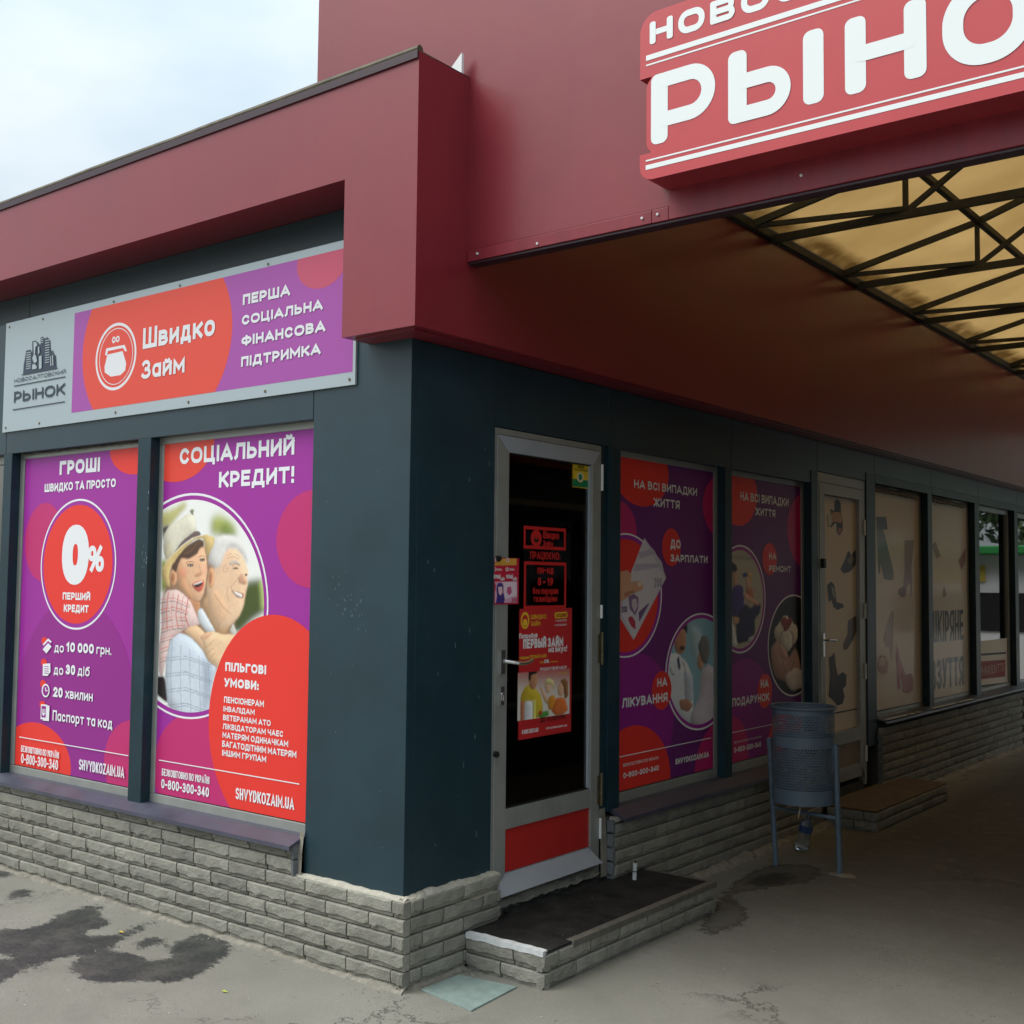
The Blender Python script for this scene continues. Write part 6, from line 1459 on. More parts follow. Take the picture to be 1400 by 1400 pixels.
# handle: rose plate, curved lever; lock plate with cylinder
hd = MB()
zc, yc = 1.33, .648
hd.box(.001, .012, yc - .016, yc + .016, zc - .055, zc + .055)
prev = None
for k in range(11):
    t = k / 10
    p = (.012 + .052 * math.sin(min(1, t * 2.6) * PI / 2), yc + .012 + .145 * t, zc - .012 * math.sin(t * PI) + .004)
    if prev: hd.tube(prev, p, .0105 - .002 * t, 10)
    prev = p
hd.build('handle', M_chrome, door, smooth=True)
lk = MB(); lk.box(.001, .010, yc - .014, yc + .014, 1.13, 1.215)
lk.tube((.010, yc, 1.18), (.016, yc, 1.18), .009, 12); lk.box(.012, .020, yc - .003, yc + .003, 1.15, 1.176)
lk.build('lock', M_chrome, door, bevel=.001)
for z in (1.815, .905):
    b = MB(); b.tube((.001, .606, z), (.016, .606, z), .014, 14); b.tube((.016, .606, z), (.022, .606, z), .009, 12); b.build('bolt_eye', M_sealed, door, smooth=True)
for z0, z1, w_ in ((1.285, 1.435, .026), (.552, .700, .026)):
    h = MB(); h.box(.001, .006, 1.462, 1.512, z0, z1); h.tube((.010, 1.488, z0 - .01), (.010, 1.488, z1 + .012), .008, 10)
    for q in range(4):
        for s_ in (-1, 1): h.tube((.006, 1.488 + s_ * .017, z0 + .02 + q * .036), (.009, 1.488 + s_ * .017, z0 + .02 + q * .036), .004, 6)
    h.build('hinge', M_hinge, door)
for z0, z1 in ((2.195, 2.335), (.375, .478), (1.52, 1.59)):
    h = MB(); h.tube((.008, 1.482, z0), (.008, 1.482, z1), .0075, 10); h.tube((.008, 1.482, z0 + (z1 - z0) * .3), (.008, 1.482, z0 + (z1 - z0) * .33), .0085, 10)
    h.build('hinge_pin', M_white, door)
# threshold: rough cement lip, black ragged strip below it
ragged('threshold', 'B', .62, 1.50, .185, .245, -.12, -.004, .014, 31, mt=M_mortar, parent=pav, step=.03)
ragged('threshold', 'B', .70, 1.44, .150, .178, -.10, .035, .014, 32, mt=M_black, parent=pav, step=.03)
box('threshold', -.14, -.02, .586, 1.556, 0, .20, M_darkmortar, pav, 0)
# white painted jamb strip right of the door, broken at the foot
ragged('cement_jamb', 'B', 1.497, 1.556, .17, .52, -.02, .004, .004, 33, mt=M_mortar, parent=pav, step=.015, amp_d=.003)

# room seen through the door
room = MB()
room.box(-2.6, -.30, .34, .36, .1, 2.6); room.box(-2.6, -.30, 1.80, 1.82, .1, 2.6); room.box(-2.62, -2.6, .34, 1.82, .1, 2.6)
room.box(-2.6, -.10, .34, 1.82, .10, .12); room.box(-2.6, -.10, .34, 1.82, 2.6, 2.62); room.box(-.31, -.10, .34, .36, .1, 2.6); room.box(-.31, -.10, 1.80, 1.82, .1, 2.6)
room.build('shop_room', M_intwall, pav)
sh_ = MB()
for z in (.95, 1.35, 1.75): sh_.box(-2.4, -2.1, .45, 1.75, z, z + .03)
sh_.box(-.95, -.55, .5, 1.4, .12, 1.05); sh_.box(-1.0, -.5, .45, 1.45, 1.05, 1.09)
sh_.build('counter', M_intwood, pav)

# ------------------------------------------------------------------ shoe shop door
fr = MB()
fbox(fr, 'B', 4.312, 4.350, .17, 2.530, -.06, -.004); fbox(fr, 'B', 5.205, 5.246, .17, 2.530, -.06, -.004); fbox(fr, 'B', 4.350, 5.205, 2.46, 2.530, -.06, -.004)
fr.build('door_frame', M_alu, pav, bevel=.003)
d2 = MB()
O2, I2 = (4.354, .24, 5.201, 2.456), (4.445, .62, 5.115, 2.375)
for s_ in 'LRT': mitre(d2, 'B', O2, (4.445, .34, 5.115, 2.375), -.045, .0, s_)
fbox(d2, 'B', 4.446, 5.114, .52, .62, -.045, -.001); fbox(d2, 'B', 4.42, 5.14, .245, .345, -.045, -.0015)
d2 = d2.build('door', M_alu, pav, bevel=.002)
d2['label'] = 'shoe shop door of grey aluminium with a beige film on its pane'
box('kick_panel', -.03, -.012, 4.443, 5.117, .343, .522, M_intwood, d2, 0)
hd = MB(); zc, yc = 1.31, 4.40
hd.box(.001, .010, yc - .014, yc + .014, zc - .12, zc + .05)
hd.tube((.010, yc, zc), (.05, yc, zc), .009, 10); hd.tube((.05, yc, zc), (.05, yc + .12, zc - .005), .009, 10)
hd.build('handle', M_chrome, d2, smooth=True)
b = MB(); b.box(.001, .03, 4.36, 4.40, 1.83, 1.90); b.build('door_latch', M_sealed, d2, bevel=.004)
for z in (.35, .98, 1.45, 2.1):
    h = MB(); h.tube((.008, 5.206, z), (.008, 5.206, z + .12), .009, 10); h.build('hinge_pin', M_white, d2)
box('threshold', -.14, -.02, 4.31, 5.25, 0, .20, M_darkmortar, pav, 0)

# ------------------------------------------------------------------ steps
def step(y0, y1, d, h, label, topm, front_edge=True):
    t = thing('step', label, 'step', (.05, (y0 + y1) / 2, 0), 0)
    off = Vector(t.location)
    def P(o): o.location = Vector(o.location) - off; return o
    P(MB().box(.046, d - .04, y0 + .04, y1 - .04, 0, h - .006).build('core', M_darkmortar, t))
    P(MB().box(.0, d - .006, y0 + .006, y1 - .006, h - .006, h + .002).build('top', topm, t, bevel=.002))
    hb = (h - .008) / 2
    def br_(face, u, z, w, dd):
        me = BRICKS[random.randrange(len(BRICKS))]
        o = bpy.data.objects.new('brick', me); COL.objects.link(o); o.parent = t
        o.scale = (w / BW, 1, (hb - .005) / BH)
        if face == 'S': o.location = Vector((u, dd, z)) - off               # faces -Y
        elif face == 'N': o.location = Vector((u + w, dd, z)) - off; o.rotation_euler = (0, 0, PI)
        else: o.location = Vector((dd, u, z)) - off; o.rotation_euler = (0, 0, PI / 2)
    for r in range(2):
        z = .0 + r * hb
        u = y0 - (.13 if r % 2 else 0); 
        while u < y1:
            a, b_ = max(u, y0 + .0), min(u + .232, y1)
            if b_ - a > .04: br_('E', a, z, b_ - a, d - .043)
            u += .240
        u = .05 - (.07 if r % 2 == 0 else 0)
        while u < d - .04:
            a, b_ = max(u, .05), min(u + BW, d - .003)
            if b_ - a > .03:
                br_('S', a, z, b_ - a, y0 + .043); br_('N', a, z, b_ - a, y1 - .043)
            u += PITCH_U
    return t, P
st, P = step(.354, 1.867, .482, .155, 'low brick step with a black rubber top before the corner shop door', M_blackmat)
ws = MB(); r_ = random.Random(4); n = 14; v = []; f = []
for k in range(n + 1):
    x = .052 + (.476 - .052) * k / n; j = r_.uniform(-.003, .003)
    for (yy, zz) in ((.349 + j * .5, .138 + j), (.349 + j * .5, .1605), (.380 + j, .163 + r_.uniform(-.001, .002)), (.380 + j, .150)): v.append((x, yy, zz))
for k in range(n):
    for q in range(4): a = k * 4 + q; b_ = k * 4 + (q + 1) % 4; f.append((a, b_, b_ + 4, a + 4))
f += [(0, 1, 2, 3), tuple(range(4 * n + 3, 4 * n - 1, -1))]
P(MB().add(v, f).build('white_edging', M_whitestrip, st))
P(MB().box(.446, .487, .56, 1.862, .132, .1595).build('metal_edging', M_edge, st, bevel=.002))
P(MB().box(.06, .4455, 1.842, 1.868, .140, .1590).build('metal_edging', M_edge, st, bevel=.002))
st2, P2 = step(4.335, 5.875, .415, .142, 'low brick step with a worn brown top before the shoe shop door', M_browntop)

# white pipe stub standing on the first step
pin = MB(); pin.tube((0, 0, 0), (0, 0, .040), .0115, 12); pin.tube((0, 0, .040), (0, 0, .046), .0125, 12, mi=1); pin.tube((0, 0, .046), (0, 0, .086), .0112, 12); pin.tube((0, 0, .086), (0, 0, .098), .008, 12, mi=1)
o = pin.build('door_stop', [M_whitestrip, M_hinge], None, smooth=True, loc=(.13, 1.625, .157)); o.rotation_euler = (0, .05, 0)
tag(o, 'short white pipe stub with rusty bands standing on the black step', 'pipe')

# slab in the pavement by the corner
o = MB().add([(.082, .030, 0), (.397, -.021, 0), (.371, .311, 0), (.085, .265, 0), (.082, .030, .008), (.397, -.021, .008), (.371, .311, .008), (.085, .265, .008)],
         [(3, 2, 1, 0), (4, 5, 6, 7), (0, 1, 5, 4), (1, 2, 6, 5), (2, 3, 7, 6), (3, 0, 4, 7)]).build('floor_slab', M_slate, None, bevel=.002)
tag(o, 'thin grey green slab laid on the pavement at the brick corner', 'slab')
# litter: crumbs, leaf scraps
lit = MB(); r_ = random.Random(9)
for k in range(260):
    if k < 110: x, y = r_.uniform(.06, .16), r_.uniform(.26, .36)
    elif k < 180: x, y = r_.uniform(-2.5, .1), -.095 - abs(r_.gauss(0, .03))
    else: x, y = r_.uniform(-1.5, 2.2), r_.uniform(-.6, 3.2)
    if x < .1 and y > -.08 and k >= 110: continue
    s_ = r_.uniform(.002, .006); a = r_.uniform(0, PI); z = .003
    if .46 > x > .05 and .36 < y < 1.86: z = .159
    c, d_ = math.cos(a) * s_, math.sin(a) * s_
    lit.add([(x - c, y - d_, z), (x + d_, y - c, z), (x + c, y + d_, z + .001), (x - d_ * .6, y + c * .6, z + s_ * .6)], [(0, 1, 2), (0, 2, 3), (0, 3, 1), (1, 3, 2)])
o = lit.build('ground_litter', M_mortar, None); o['kind'] = 'stuff'
o['label'] = 'pale crumbs and grit scattered over the pavement'
def leaf(loc, col, nm, lab, s_=.02):
    o = MB().add([(-s_, 0, .004), (-s_ * .3, s_ * .4, .006), (s_, .1 * s_, .003), (-s_ * .2, -s_ * .4, .005), (0, 0, .010)], [(0, 3, 4), (3, 2, 4), (2, 1, 4), (1, 0, 4)]).build('fallen_leaf', mat(nm, col, .6), None, loc=loc)
    tag(o, lab, 'leaf')
leaf((-1.56, -.305, 0), (.55, .38, .03), 'yellow leaf', 'yellow scrap of leaf on the wet stain by the brick plinth')
leaf((-.53, -.50, 0), (.35, .45, .05), 'green leaf', 'pale green leaf scrap on the dry pavement in front')

# ------------------------------------------------------------------ litter bin
def bin_mat():
    m = bpy.data.materials.new('blue grey perforated metal'); m.use_nodes = True
    n, l = m.node_tree.nodes, m.node_tree.links
    b = n['Principled BSDF']; b.inputs['Base Color'].default_value = (.12, .17, .22, 1); b.inputs['Roughness'].default_value = .42
    q = n.new('ShaderNodeTexNoise'); q.inputs['Scale'].default_value = 14; t = n.new('ShaderNodeTexCoord'); l.new(t.outputs['Object'], q.inputs['Vector'])
    r = n.new('ShaderNodeValToRGB'); r.color_ramp.elements[0].color = (.10, .145, .19, 1); r.color_ramp.elements[1].color = (.15, .205, .26, 1)
    l.new(q.outputs['Fac'], r.inputs[0]); l.new(r.outputs[0], b.inputs['Base Color'])
    return m
M_bin = bin_mat()
bx, by = .455, 3.02
bn = thing('litter_bin', 'blue grey perforated litter bin hung between two tube legs before the red poster window', 'bin', (bx, by, 0))
RB, Z0, Z1 = .184, .405, .965
def band(z0, z1, r=RB, name='bin_band', n=64, th=.003):
    v = []; f = []
    for k in range(n):
        a = 2 * PI * k / n
        for (rr, z) in ((r, z0), (r, z1), (r - th, z1), (r - th, z0)): v.append((rr * math.cos(a), rr * math.sin(a), z))
    for k in range(n):
        for q in range(4): a = k * 4 + q; b_ = k * 4 + (q + 1) % 4; c = ((k + 1) % n) * 4; f.append((a, b_, c + (q + 1) % 4, c + q))
    return MB().add(v, f).build(name, M_bin, bn, smooth=True)
band(Z1 - .03, Z1); band(.74, .80); band(Z0, .49)
def perforated(z0, z1, name='perforated_sheet'):
    """sheet with real hexagonally staggered holes"""
    nc = 66; pz = 2 * PI * RB / nc * .87; nr = int(round((z1 - z0) / pz)); pz = (z1 - z0) / nr
    v = []; f = []; da = 2 * PI / nc; hr = .40
    for r in range(nr):
        for c in range(nc):
            ca = (c + (.5 if r % 2 else 0)) * da; cz = z0 + (r + .5) * pz
            o = len(v)
            sq = [(-.5, -.5), (0, -.5), (.5, -.5), (.5, 0), (.5, .5), (0, .5), (-.5, .5), (-.5, 0)]
            for a, b_ in sq: v.append((RB * math.cos(ca + a * da), RB * math.sin(ca + a * da), cz + b_ * pz))
            for a, b_ in sq:
                L = math.hypot(a, b_); v.append((RB * math.cos(ca + a / L * hr * da), RB * math.sin(ca + a / L * hr * da), cz + b_ / L * hr * pz))
            for k in range(8): f.append((o + k, o + (k + 1) % 8, o + 8 + (k + 1) % 8, o + 8 + k))
    return MB().add(v, f).build(name, M_bin, bn)
perforated(.80, Z1 - .03); perforated(.49, .74)
# flared rolled rim
rim = MB(); n = 64
for k in range(n):
    a, b_ = 2 * PI * k / n, 2 * PI * (k + 1) / n
    rim.tube((.193 * math.cos(a), .193 * math.sin(a), Z1 + .006), (.193 * math.cos(b_), .193 * math.sin(b_), Z1 + .006), .008, 8, cap=False)
rim.build('rim', M_bin, bn, smooth=True)
MB().tube((0, 0, Z0 + .004), (0, 0, Z0 + .008), RB - .004, 48).build('base_plate', M_bin, bn)
La, Lb = (-.216, -.010, .765), (-.177, -.010, 0); Ra, Rb = (.204, 0, .762), (.218, .015, 0)
for a, b_ in ((La, Lb), (Ra, Rb)):
    MB().tube(a, b_, .0165, 16).tube((a[0], a[1], a[2]), (a[0], a[1], a[2] + .004), .0155, 16, r2=.010).build('leg', M_pipe, bn, smooth=True)
def lerp(a, b_, t): return tuple(a[i] + (b_[i] - a[i]) * t for i in range(3))
ta = 1 - .345 / .765
MB().tube(lerp(La, Lb, ta), lerp(Ra, Rb, ta + .02), .0125, 14).build('crossbar', M_pipe, bn, smooth=True)
for s_, x in ((-1, La[0]), (1, Ra[0])):
    MB().tube((x, 0, .735), (s_ * (RB - .002), 0, .735), .006, 8).tube((x + s_ * .016, 0, .735), (x + s_ * .024, 0, .735), .009, 6).build('pivot_bolt', M_chrome, bn)
    MB().box(s_ * (RB + .001), s_ * (RB + .006), -.012, .012, .60, .75).build('bracket', M_bin, bn)
# rubbish inside, cement footing, stick poking through
rub = MB(); r_ = random.Random(2)
for k in range(26):
    a = r_.uniform(0, 2 * PI); r = r_.uniform(0, .12); z = Z0 + .02 + r_.uniform(0, .20); s_ = r_.uniform(.02, .05)
    rub.add([(r * math.cos(a) + r_.uniform(-s_, s_), r * math.sin(a) + r_.uniform(-s_, s_), z + r_.uniform(-s_, s_)) for _ in range(4)], [(0, 1, 2), (0, 2, 3), (0, 3, 1), (1, 3, 2)])
o = rub.build('rubbish', M_mortar, None, loc=(bx, by, 0)); o['kind'] = 'stuff'; o['label'] = 'crumpled waste lying inside the perforated bin'
o = MB().bar((.045, -.13, Z0 + .03), (.03, -.145, Z0 - .075), .012, .004).build('wooden_stick', mat('pale wood', (.5, .42, .28), .7), None, loc=(bx, by, 0))
tag(o, 'pale flat wooden stick poking down through the bottom of the bin', 'stick')
v = []; r_ = random.Random(3)
for k in range(14):
    a = 2 * PI * k / 14; v.append((.02 + .085 * math.cos(a) * r_.uniform(.8, 1.15), .06 * math.sin(a) * r_.uniform(.8, 1.2), .001))
v.append((0, 0, .014))
o = MB().add(v, [(k, (k + 1) % 14, 14) for k in range(14)]).build('footing', M_mortar, bn, smooth=True, loc=(Rb[0], Rb[1], 0))

# plastic bottle lying against the plinth behind the bin
M_pet = mat('clear bottle plastic', (.8, .9, .95), .08, trans=.9, spec=.5)
bt = thing('plastic_bottle', 'clear crumpled plastic bottle with a blue label standing behind the litter bin', 'bottle', (.225, 3.50, 0))
def lathe(prof, m, name, parent, n=18, wob=0):
    v = []; f = []; r_ = random.Random(8)
    for r, z in prof:
        for k in range(n):
            a = 2 * PI * k / n; rr = r * (1 + r_.uniform(-wob, wob)); v.append((rr * math.cos(a), rr * math.sin(a), z))
    for j in range(len(prof) - 1):
        for k in range(n): f.append((j * n + k, j * n + (k + 1) % n, (j + 1) * n + (k + 1) % n, (j + 1) * n + k))
    f.append(tuple(range(n - 1, -1, -1))); f.append(tuple(range((len(prof) - 1) * n, len(prof) * n)))
    return MB().add(v, f).build(name, m, parent, smooth=True)
lathe([(.038, .0), (.044, .01), (.044, .05), (.039, .07), (.043, .09), (.042, .12), (.040, .155), (.030, .19), (.017, .215), (.013, .225), (.013, .24)], M_pet, 'body', bt, wob=.06)
lathe([(.0445, .12), (.0445, .165)], mat('blue label', (.06, .12, .30), .4), 'label_band', bt)
lathe([(.015, .238), (.015, .252)], M_white, 'bottle_cap', bt)
bt.rotation_euler = (.10, .22, .3)
bt.location.z = .004

# ------------------------------------------------------------------ entrance portal, sign, canopy
WY = .171
por = thing('entrance_portal', 'tall dark red clad portal wall spanning the covered market passage', 'portal', (1.2, WY, 3.1))
def PP(o): o.location = Vector(o.location) - Vector((1.2, WY, 3.1)); return o
def ppanel(x0, x1, z0, z1): return PP(MB().box(x0, x1, WY, WY + .06, z0, z1).build('cladding_panel', M_red, por, bevel=.003))
PX1 = 8.6
ppanel(-.832, 3.4, 3.155, 7.2); ppanel(3.403, PX1, 3.155, 7.2)
PP(MB().box(FX + .003, 1.100, WY - .004, WY + .062, 3.103, 3.154).build('bottom_trim', M_redtrim, por, bevel=.002))
PP(MB().box(1.102, 1.176, WY - .004, WY + .062, 3.103, 3.154).build('bottom_trim', M_redtrim, por, bevel=.002))
PP(MB().box(1.178, PX1, WY - .005, WY + .062, 3.103, 3.2325).build('bottom_trim', M_redtrim, por, bevel=.002))
PP(MB().box(FX + .003, PX1, WY + .004, WY + .063, 3.092, 3.102).build('lower_lip', M_dark_trim, por, bevel=.001))
PP(MB().box(-.80, PX1, WY + .0605, WY + .0635, 3.092, 7.2).build('back_sheet', M_dark_trim, por))
for x, z in ((.225, 3.13), (.55, 3.118), (1.06, 3.13), (1.13, 3.132), (1.72, 3.16)):
    PP(MB().tube((x, WY - .004, z), (x, WY - .010, z), .0055, 8).build('rivet', M_whitestrip, por))
PP(box('side_wall', PX1 - .2, PX1, WY, WY + 1.2, 0, 3.085, M_red, por))

# the big sign
sg = thing('market_sign', 'big red box sign with white lettering fixed on the portal wall above the passage', 'sign', (2.0, WY, 3.3))
def PS(o):
    if o: o.location = Vector(o.location) - Vector((2.0, WY, 3.3))
    return o
SL, SR = 1.137, 2.905
def rc(cx, cz, r, a0, a1, n=7): return [(cx + r * math.cos(math.radians(a0 + (a1 - a0) * k / n)), cz + r * math.sin(math.radians(a0 + (a1 - a0) * k / n))) for k in range(n + 1)]
half = rc(SL + .055, 3.217 + .055, .055, 270, 180) + [(SL, 3.319)] + [(SL + .048, 3.319)] + rc(SL + .072, 3.362, .043, 235, 180, 4) + rc(SL + .072, 3.566, .043, 180, 130, 4) + [(SL + .052, 3.611), (SL, 3.611)] + rc(SL + .075, 3.860 - .075, .075, 180, 90)
out = half + [(SR + SL - x, z) for x, z in half[::-1]]
n = len(out); yf = WY - .150
v = [(x, yf, z) for x, z in out] + [(x, WY - .006, z) for x, z in out]
PS(MB().add(v, [tuple(range(n)), tuple(range(2 * n - 1, n - 1, -1))] ).build('face_panel', M_signred, sg))
PS(MB().add(v, [(k, (k + 1) % n, n + (k + 1) % n, n + k) for k in range(n)]).build('return_edge', M_signside, sg))

def stroke(path, w, y, rc_=.35):
    """flat ribbon of width w along a path, with slightly rounded ends"""
    P_ = [Vector((p[0], p[1])) for p in path]
    closed = (P_[0] - P_[-1]).length < 1e-6
    if closed: P_ = P_[:-1]
    N = len(P_); L, R = [], []
    for i in range(N):
        a = P_[i - 1] if (i > 0 or closed) else None; b_ = P_[(i + 1) % N] if (i < N - 1 or closed) else None
        d = (b_ - a) if (a is not None and b_ is not None) else ((b_ - P_[i]) if a is None else (P_[i] - a))
        if a is not None and b_ is not None:
            d1, d2 = (P_[i] - a).normalized(), (b_ - P_[i]).normalized(); d = (d1 + d2).normalized(); sc = 1 / max(.5, d.dot(d1))
        else: d = d.normalized(); sc = 1
        nrm = Vector((-d.y, d.x)) * w / 2 * sc
        L.append(P_[i] + nrm); R.append(P_[i] - nrm)
    v, f = [], []
    if not closed:
        for end in (0, -1):
            d = (P_[1] - P_[0]).normalized() if end == 0 else (P_[-1] - P_[-2]).normalized()
            sgn = 1 if end == 0 else -1
            r = w * rc_
            l0, r0 = L[end], R[end]
            L[end] = l0 + d * sgn * r; R[end] = r0 + d * sgn * r
            nr = (l0 - r0).normalized(); cap_ = []
            for k in range(6): t = k / 5 * PI / 2; cap_.append(l0 - nr * (r - r * math.cos(t)) + d * sgn * (r - r * math.sin(t)))
            cap2_ = []
            for k in range(6): t = k / 5 * PI / 2; cap2_.append(r0 + nr * (r - r * math.sin(t)) + d * sgn * (r - r * math.cos(t)))
            ring_ = cap_ + cap2_
            v0 = len(v); v += [(p.x, y, p.y) for p in ring_]; f.append(tuple(range(v0, v0 + len(ring_))))
    v0 = len(v); N2 = len(L)
    for a, b_ in zip(L, R): v += [(a.x, y, a.y), (b_.x, y, b_.y)]
    for i in range(N2 if closed else N2 - 1):
        j = (i + 1) % N2; f.append((v0 + 2 * i, v0 + 2 * i + 1, v0 + 2 * j + 1, v0 + 2 * j))
    return v, f
def arc(cx, cz, rx, rz, a0, a1, n=12): return [(cx + rx * math.cos(math.radians(a0 + (a1 - a0) * k / n)), cz + rz * math.sin(math.radians(a0 + (a1 - a0) * k / n))) for k in range(n + 1)]
def glyph(ch, x, z, w, h, t, tv):
    """strokes of a wide rounded capital; t stem width, tv bar width"""
    s = []; x0, x1, z0, z1 = x + t / 2, x + w - t / 2, z + tv / 2, z + h - tv / 2
    V = lambda a, lo=z, hi=z + h: [(a, lo), (a, hi)]
    if ch == 'Н': s = [(V(x0), t), (V(x1), t), ([(x0, z + h / 2), (x1, z + h / 2)], tv)]
    if ch == 'О':
        r = min((x1 - x0) / 2, (z1 - z0) / 2) * .92
        s = [(arc(x1 - r, z1 - r, r, r, 90, 0) + arc(x1 - r, z0 + r, r, r, 0, -90) + arc(x0 + r, z0 + r, r, r, 270, 180) + arc(x0 + r, z1 - r, r, r, 180, 90) + [(x1 - r, z1)], (t + tv) / 2)]
    if ch == 'С':
        r = (z1 - z0) / 2 * .92
        s = [([(x1 + t * .3, z1 - .12 * h)] + arc(x1 - r, z1 - r, r, r, 55, 90, 4) + arc(x0 + r, z1 - r, r, r, 90, 180) + arc(x0 + r, z0 + r, r, r, 180, 270) + arc(x1 - r, z0 + r, r, r, 270, 305, 4) + [(x1 + t * .3, z0 + .12 * h)], (t + tv) / 2)]
    if ch == 'Р':
        r = h * .775 / 2 - tv / 2
        zc = z1 - r
        s = [(V(x0), t), ([(x0, z1), (x1 - r, z1)] + arc(x1 - r, zc, r, r, 90, -90, 16)[1:] + [(x0, zc - r)], tv)]
    if ch == 'Ь':
        r = h * .665 / 2 - tv / 2; zc = z0 + r
        s = [(V(x0), t), ([(x0, z0), (x1 - r, z0)] + arc(x1 - r, zc, r, r, -90, 90, 16)[1:] + [(x0, zc + r)], tv)]
    if ch == 'I': s = [(V(x0), t)]
    if ch == 'В':
        r = (z1 - z0) / 4; zm = (z0 + z1) / 2
        s = [(V(x0), t), ([(x0, z1), (x1 - r * 1.2, z1)] + arc(x1 - r * 1.2, z1 - r, r, r, 90, -90)[1:] + [(x0, zm)], tv),
             ([(x0, z0), (x1 - r, z0)] + arc(x1 - r, z0 + r, r, r, -90, 90)[1:] + [(x0, zm)], tv)]
    if ch == 'А': s = [([(x0, z)] + arc(x0 + h * .3, z1 - h * .3, h * .3, h * .3, 180, 90, 6) + [(x1, z1), (x1, z)], tv), ([(x0, z + h * .36), (x1, z + h * .36)], tv * .9)]
    if ch == 'Л': s = [([(x0 - t * .2, z0), (x0 + t * .2, z0 + h * .3), (x0 + t * .3, z1), (x1, z1), (x1, z)], tv)]
    if ch == 'Т': s = [([(x, z1), (x + w, z1)], tv), (V(x + w / 2), t)]
    if ch == 'К': s = [(V(x0), t), ([(x0, z + h / 2), (x1 - t * .4, z + h / 2 + h * .06), (x1, z + h)], tv), ([(x1 - t * 1.4, z + h / 2), (x1, z)], t)]
    if ch in 'ИЙ': s = [(V(x0), t), (V(x1), t), ([(x0, z0 + tv * .4), (x1, z1 - tv * .4)], tv)]
    if ch == 'Й': s.append((arc(x + w / 2, z + h * 1.22, w * .25, h * .12, 180, 360, 8), tv * .7))
    return s
lt = MB(); ly = yf - .0010; lay = 0
def put(ch, x, z, w, h, t, tv):
    global lay, lt
    for path, ww in glyph(ch, x, z, w, h, t, tv):
        lay = (lay + 1) % 5
        v_, f_ = stroke(path, ww, ly - lay * .0003)
        lt.add(v_, f_)
    PS(lt.build('letter', M_signwhite, sg)); lt = MB()
Zb, Hh = 3.3455, .267
put('Р', 1.1865, Zb, .277, Hh, .072, .056); put('Ь', 1.5075, Zb, .248, Hh - .004, .073, .056); put('I', 1.792, Zb, .074, Hh - .008, .074, .056)
put('Н', 1.941, Zb - .003, .271, Hh - .006, .072, .055); put('О', 2.259, Zb - .012, .285, Hh + .006, .072, .058); put('К', 2.585, Zb, .262, Hh, .072, .060)
zb, hh = 3.7355, .086
xx = 1.180
for ch in 'НОВОСАЛТОВСКИЙ':
    w_ = {'Н': .100, 'О': .112, 'В': .101, 'С': .104, 'А': .104, 'Л': .102, 'Т': .100, 'К': .096, 'И': .102, 'Й': .102}[ch]
    put(ch, xx, zb, w_, hh, .026, .022); xx += w_ + .0215
for za, zb_, nm in ((3.6775, 3.6975, 'stripe'), (3.6565, 3.6625, 'stripe'), (3.2885, 3.2945, 'stripe'), (3.2570, 3.2745, 'stripe')):
    PS(MB().box(SL + .027, SR - .027, yf - .0012, yf - .0004, za, zb_).build(nm, M_signwhite, sg))

# canopy
can = thing('passage_canopy', 'yellow translucent canopy on dark steel trusses roofing the passage behind the portal', 'canopy', (FX, 7, 3.93))
def PC(o): o.location = Vector(o.location) - Vector((FX, 7, 3.93)); return o
RX, RZ = 3.9, 4.0 + .335 * (3.9 - FX)
def roofz(x): return 4.0 + .335 * ((x - FX) if x < RX else (2 * RX - x - FX))
XR = 2 * RX - FX
YS = [3.2 + 1.455 * k for k in range(-1, 7)]
ys2 = [.24] + [y + .02 for y in YS if y > .5] + [YE]
for a, b_ in zip(ys2[:-1], ys2[1:]):
    for x0, x1 in ((FX - .02, RX), (RX, XR + .02)):
        z0, z1 = roofz(max(x0, FX)) + .035, roofz(x1 if x1 < XR else XR) + .035
        if x0 < FX: z0 = 4.0 + .028
        PC(MB().add([(x0, a, z0), (x1, a, z1), (x1, b_ - .006, z1), (x0, b_ - .006, z0), (x0, a, z0 + .008), (x1, a, z1 + .008), (x1, b_ - .006, z1 + .008), (x0, b_ - .006, z0 + .008)],
                    [(3, 2, 1, 0), (4, 5, 6, 7), (0, 1, 5, 4), (1, 2, 6, 5), (2, 3, 7, 6), (3, 0, 4, 7)]).build('roof_sheet', M_canopy if x0 < 1 else M_capt, can))  # unseen right slope made opaque to cut daylight in the passage
PC(MB().bar((FX + .012, .25, 3.962), (FX + .012, YE, 3.962), .040, .045).build('edge_beam', M_steel, can))
PC(MB().bar((XR, .25, 3.962), (XR, YE, 3.962), .040, .045).build('edge_beam', M_steel, can))
for yk in YS:
    a0, b0 = max(.26, yk + .10), yk + 1.455 - .40
    if b0 > a0: PC(MB().box(FX - .030, FX + .002, a0, b0, 3.9305, 3.941).build('light_gap_strip', M_edge, can))  # pale strips drawn in place of light gaps below the beam
PC(MB().box(FX - .034, FX - .026, .25, YE, 3.938, 4.05).build('eave_flashing', M_steel, can)); PC(MB().box(XR + .026, XR + .034, .25, YE, 3.9, 4.05).build('eave_flashing', M_steel, can))
for xp in (1.06, 2.0, 5.8, 6.75):
    z = roofz(xp) - .035
    PC(MB().bar((xp, .26, z), (xp, YE, z), .040, .040).build('purlin', M_steel, can))
truss_src = None
def truss(y):
    t = MB()
    tt = t.bar((FX, 0, 3.945), (XR, 0, 3.945), .030, .050).build('bottom_chord', M_steel, None)
    return tt
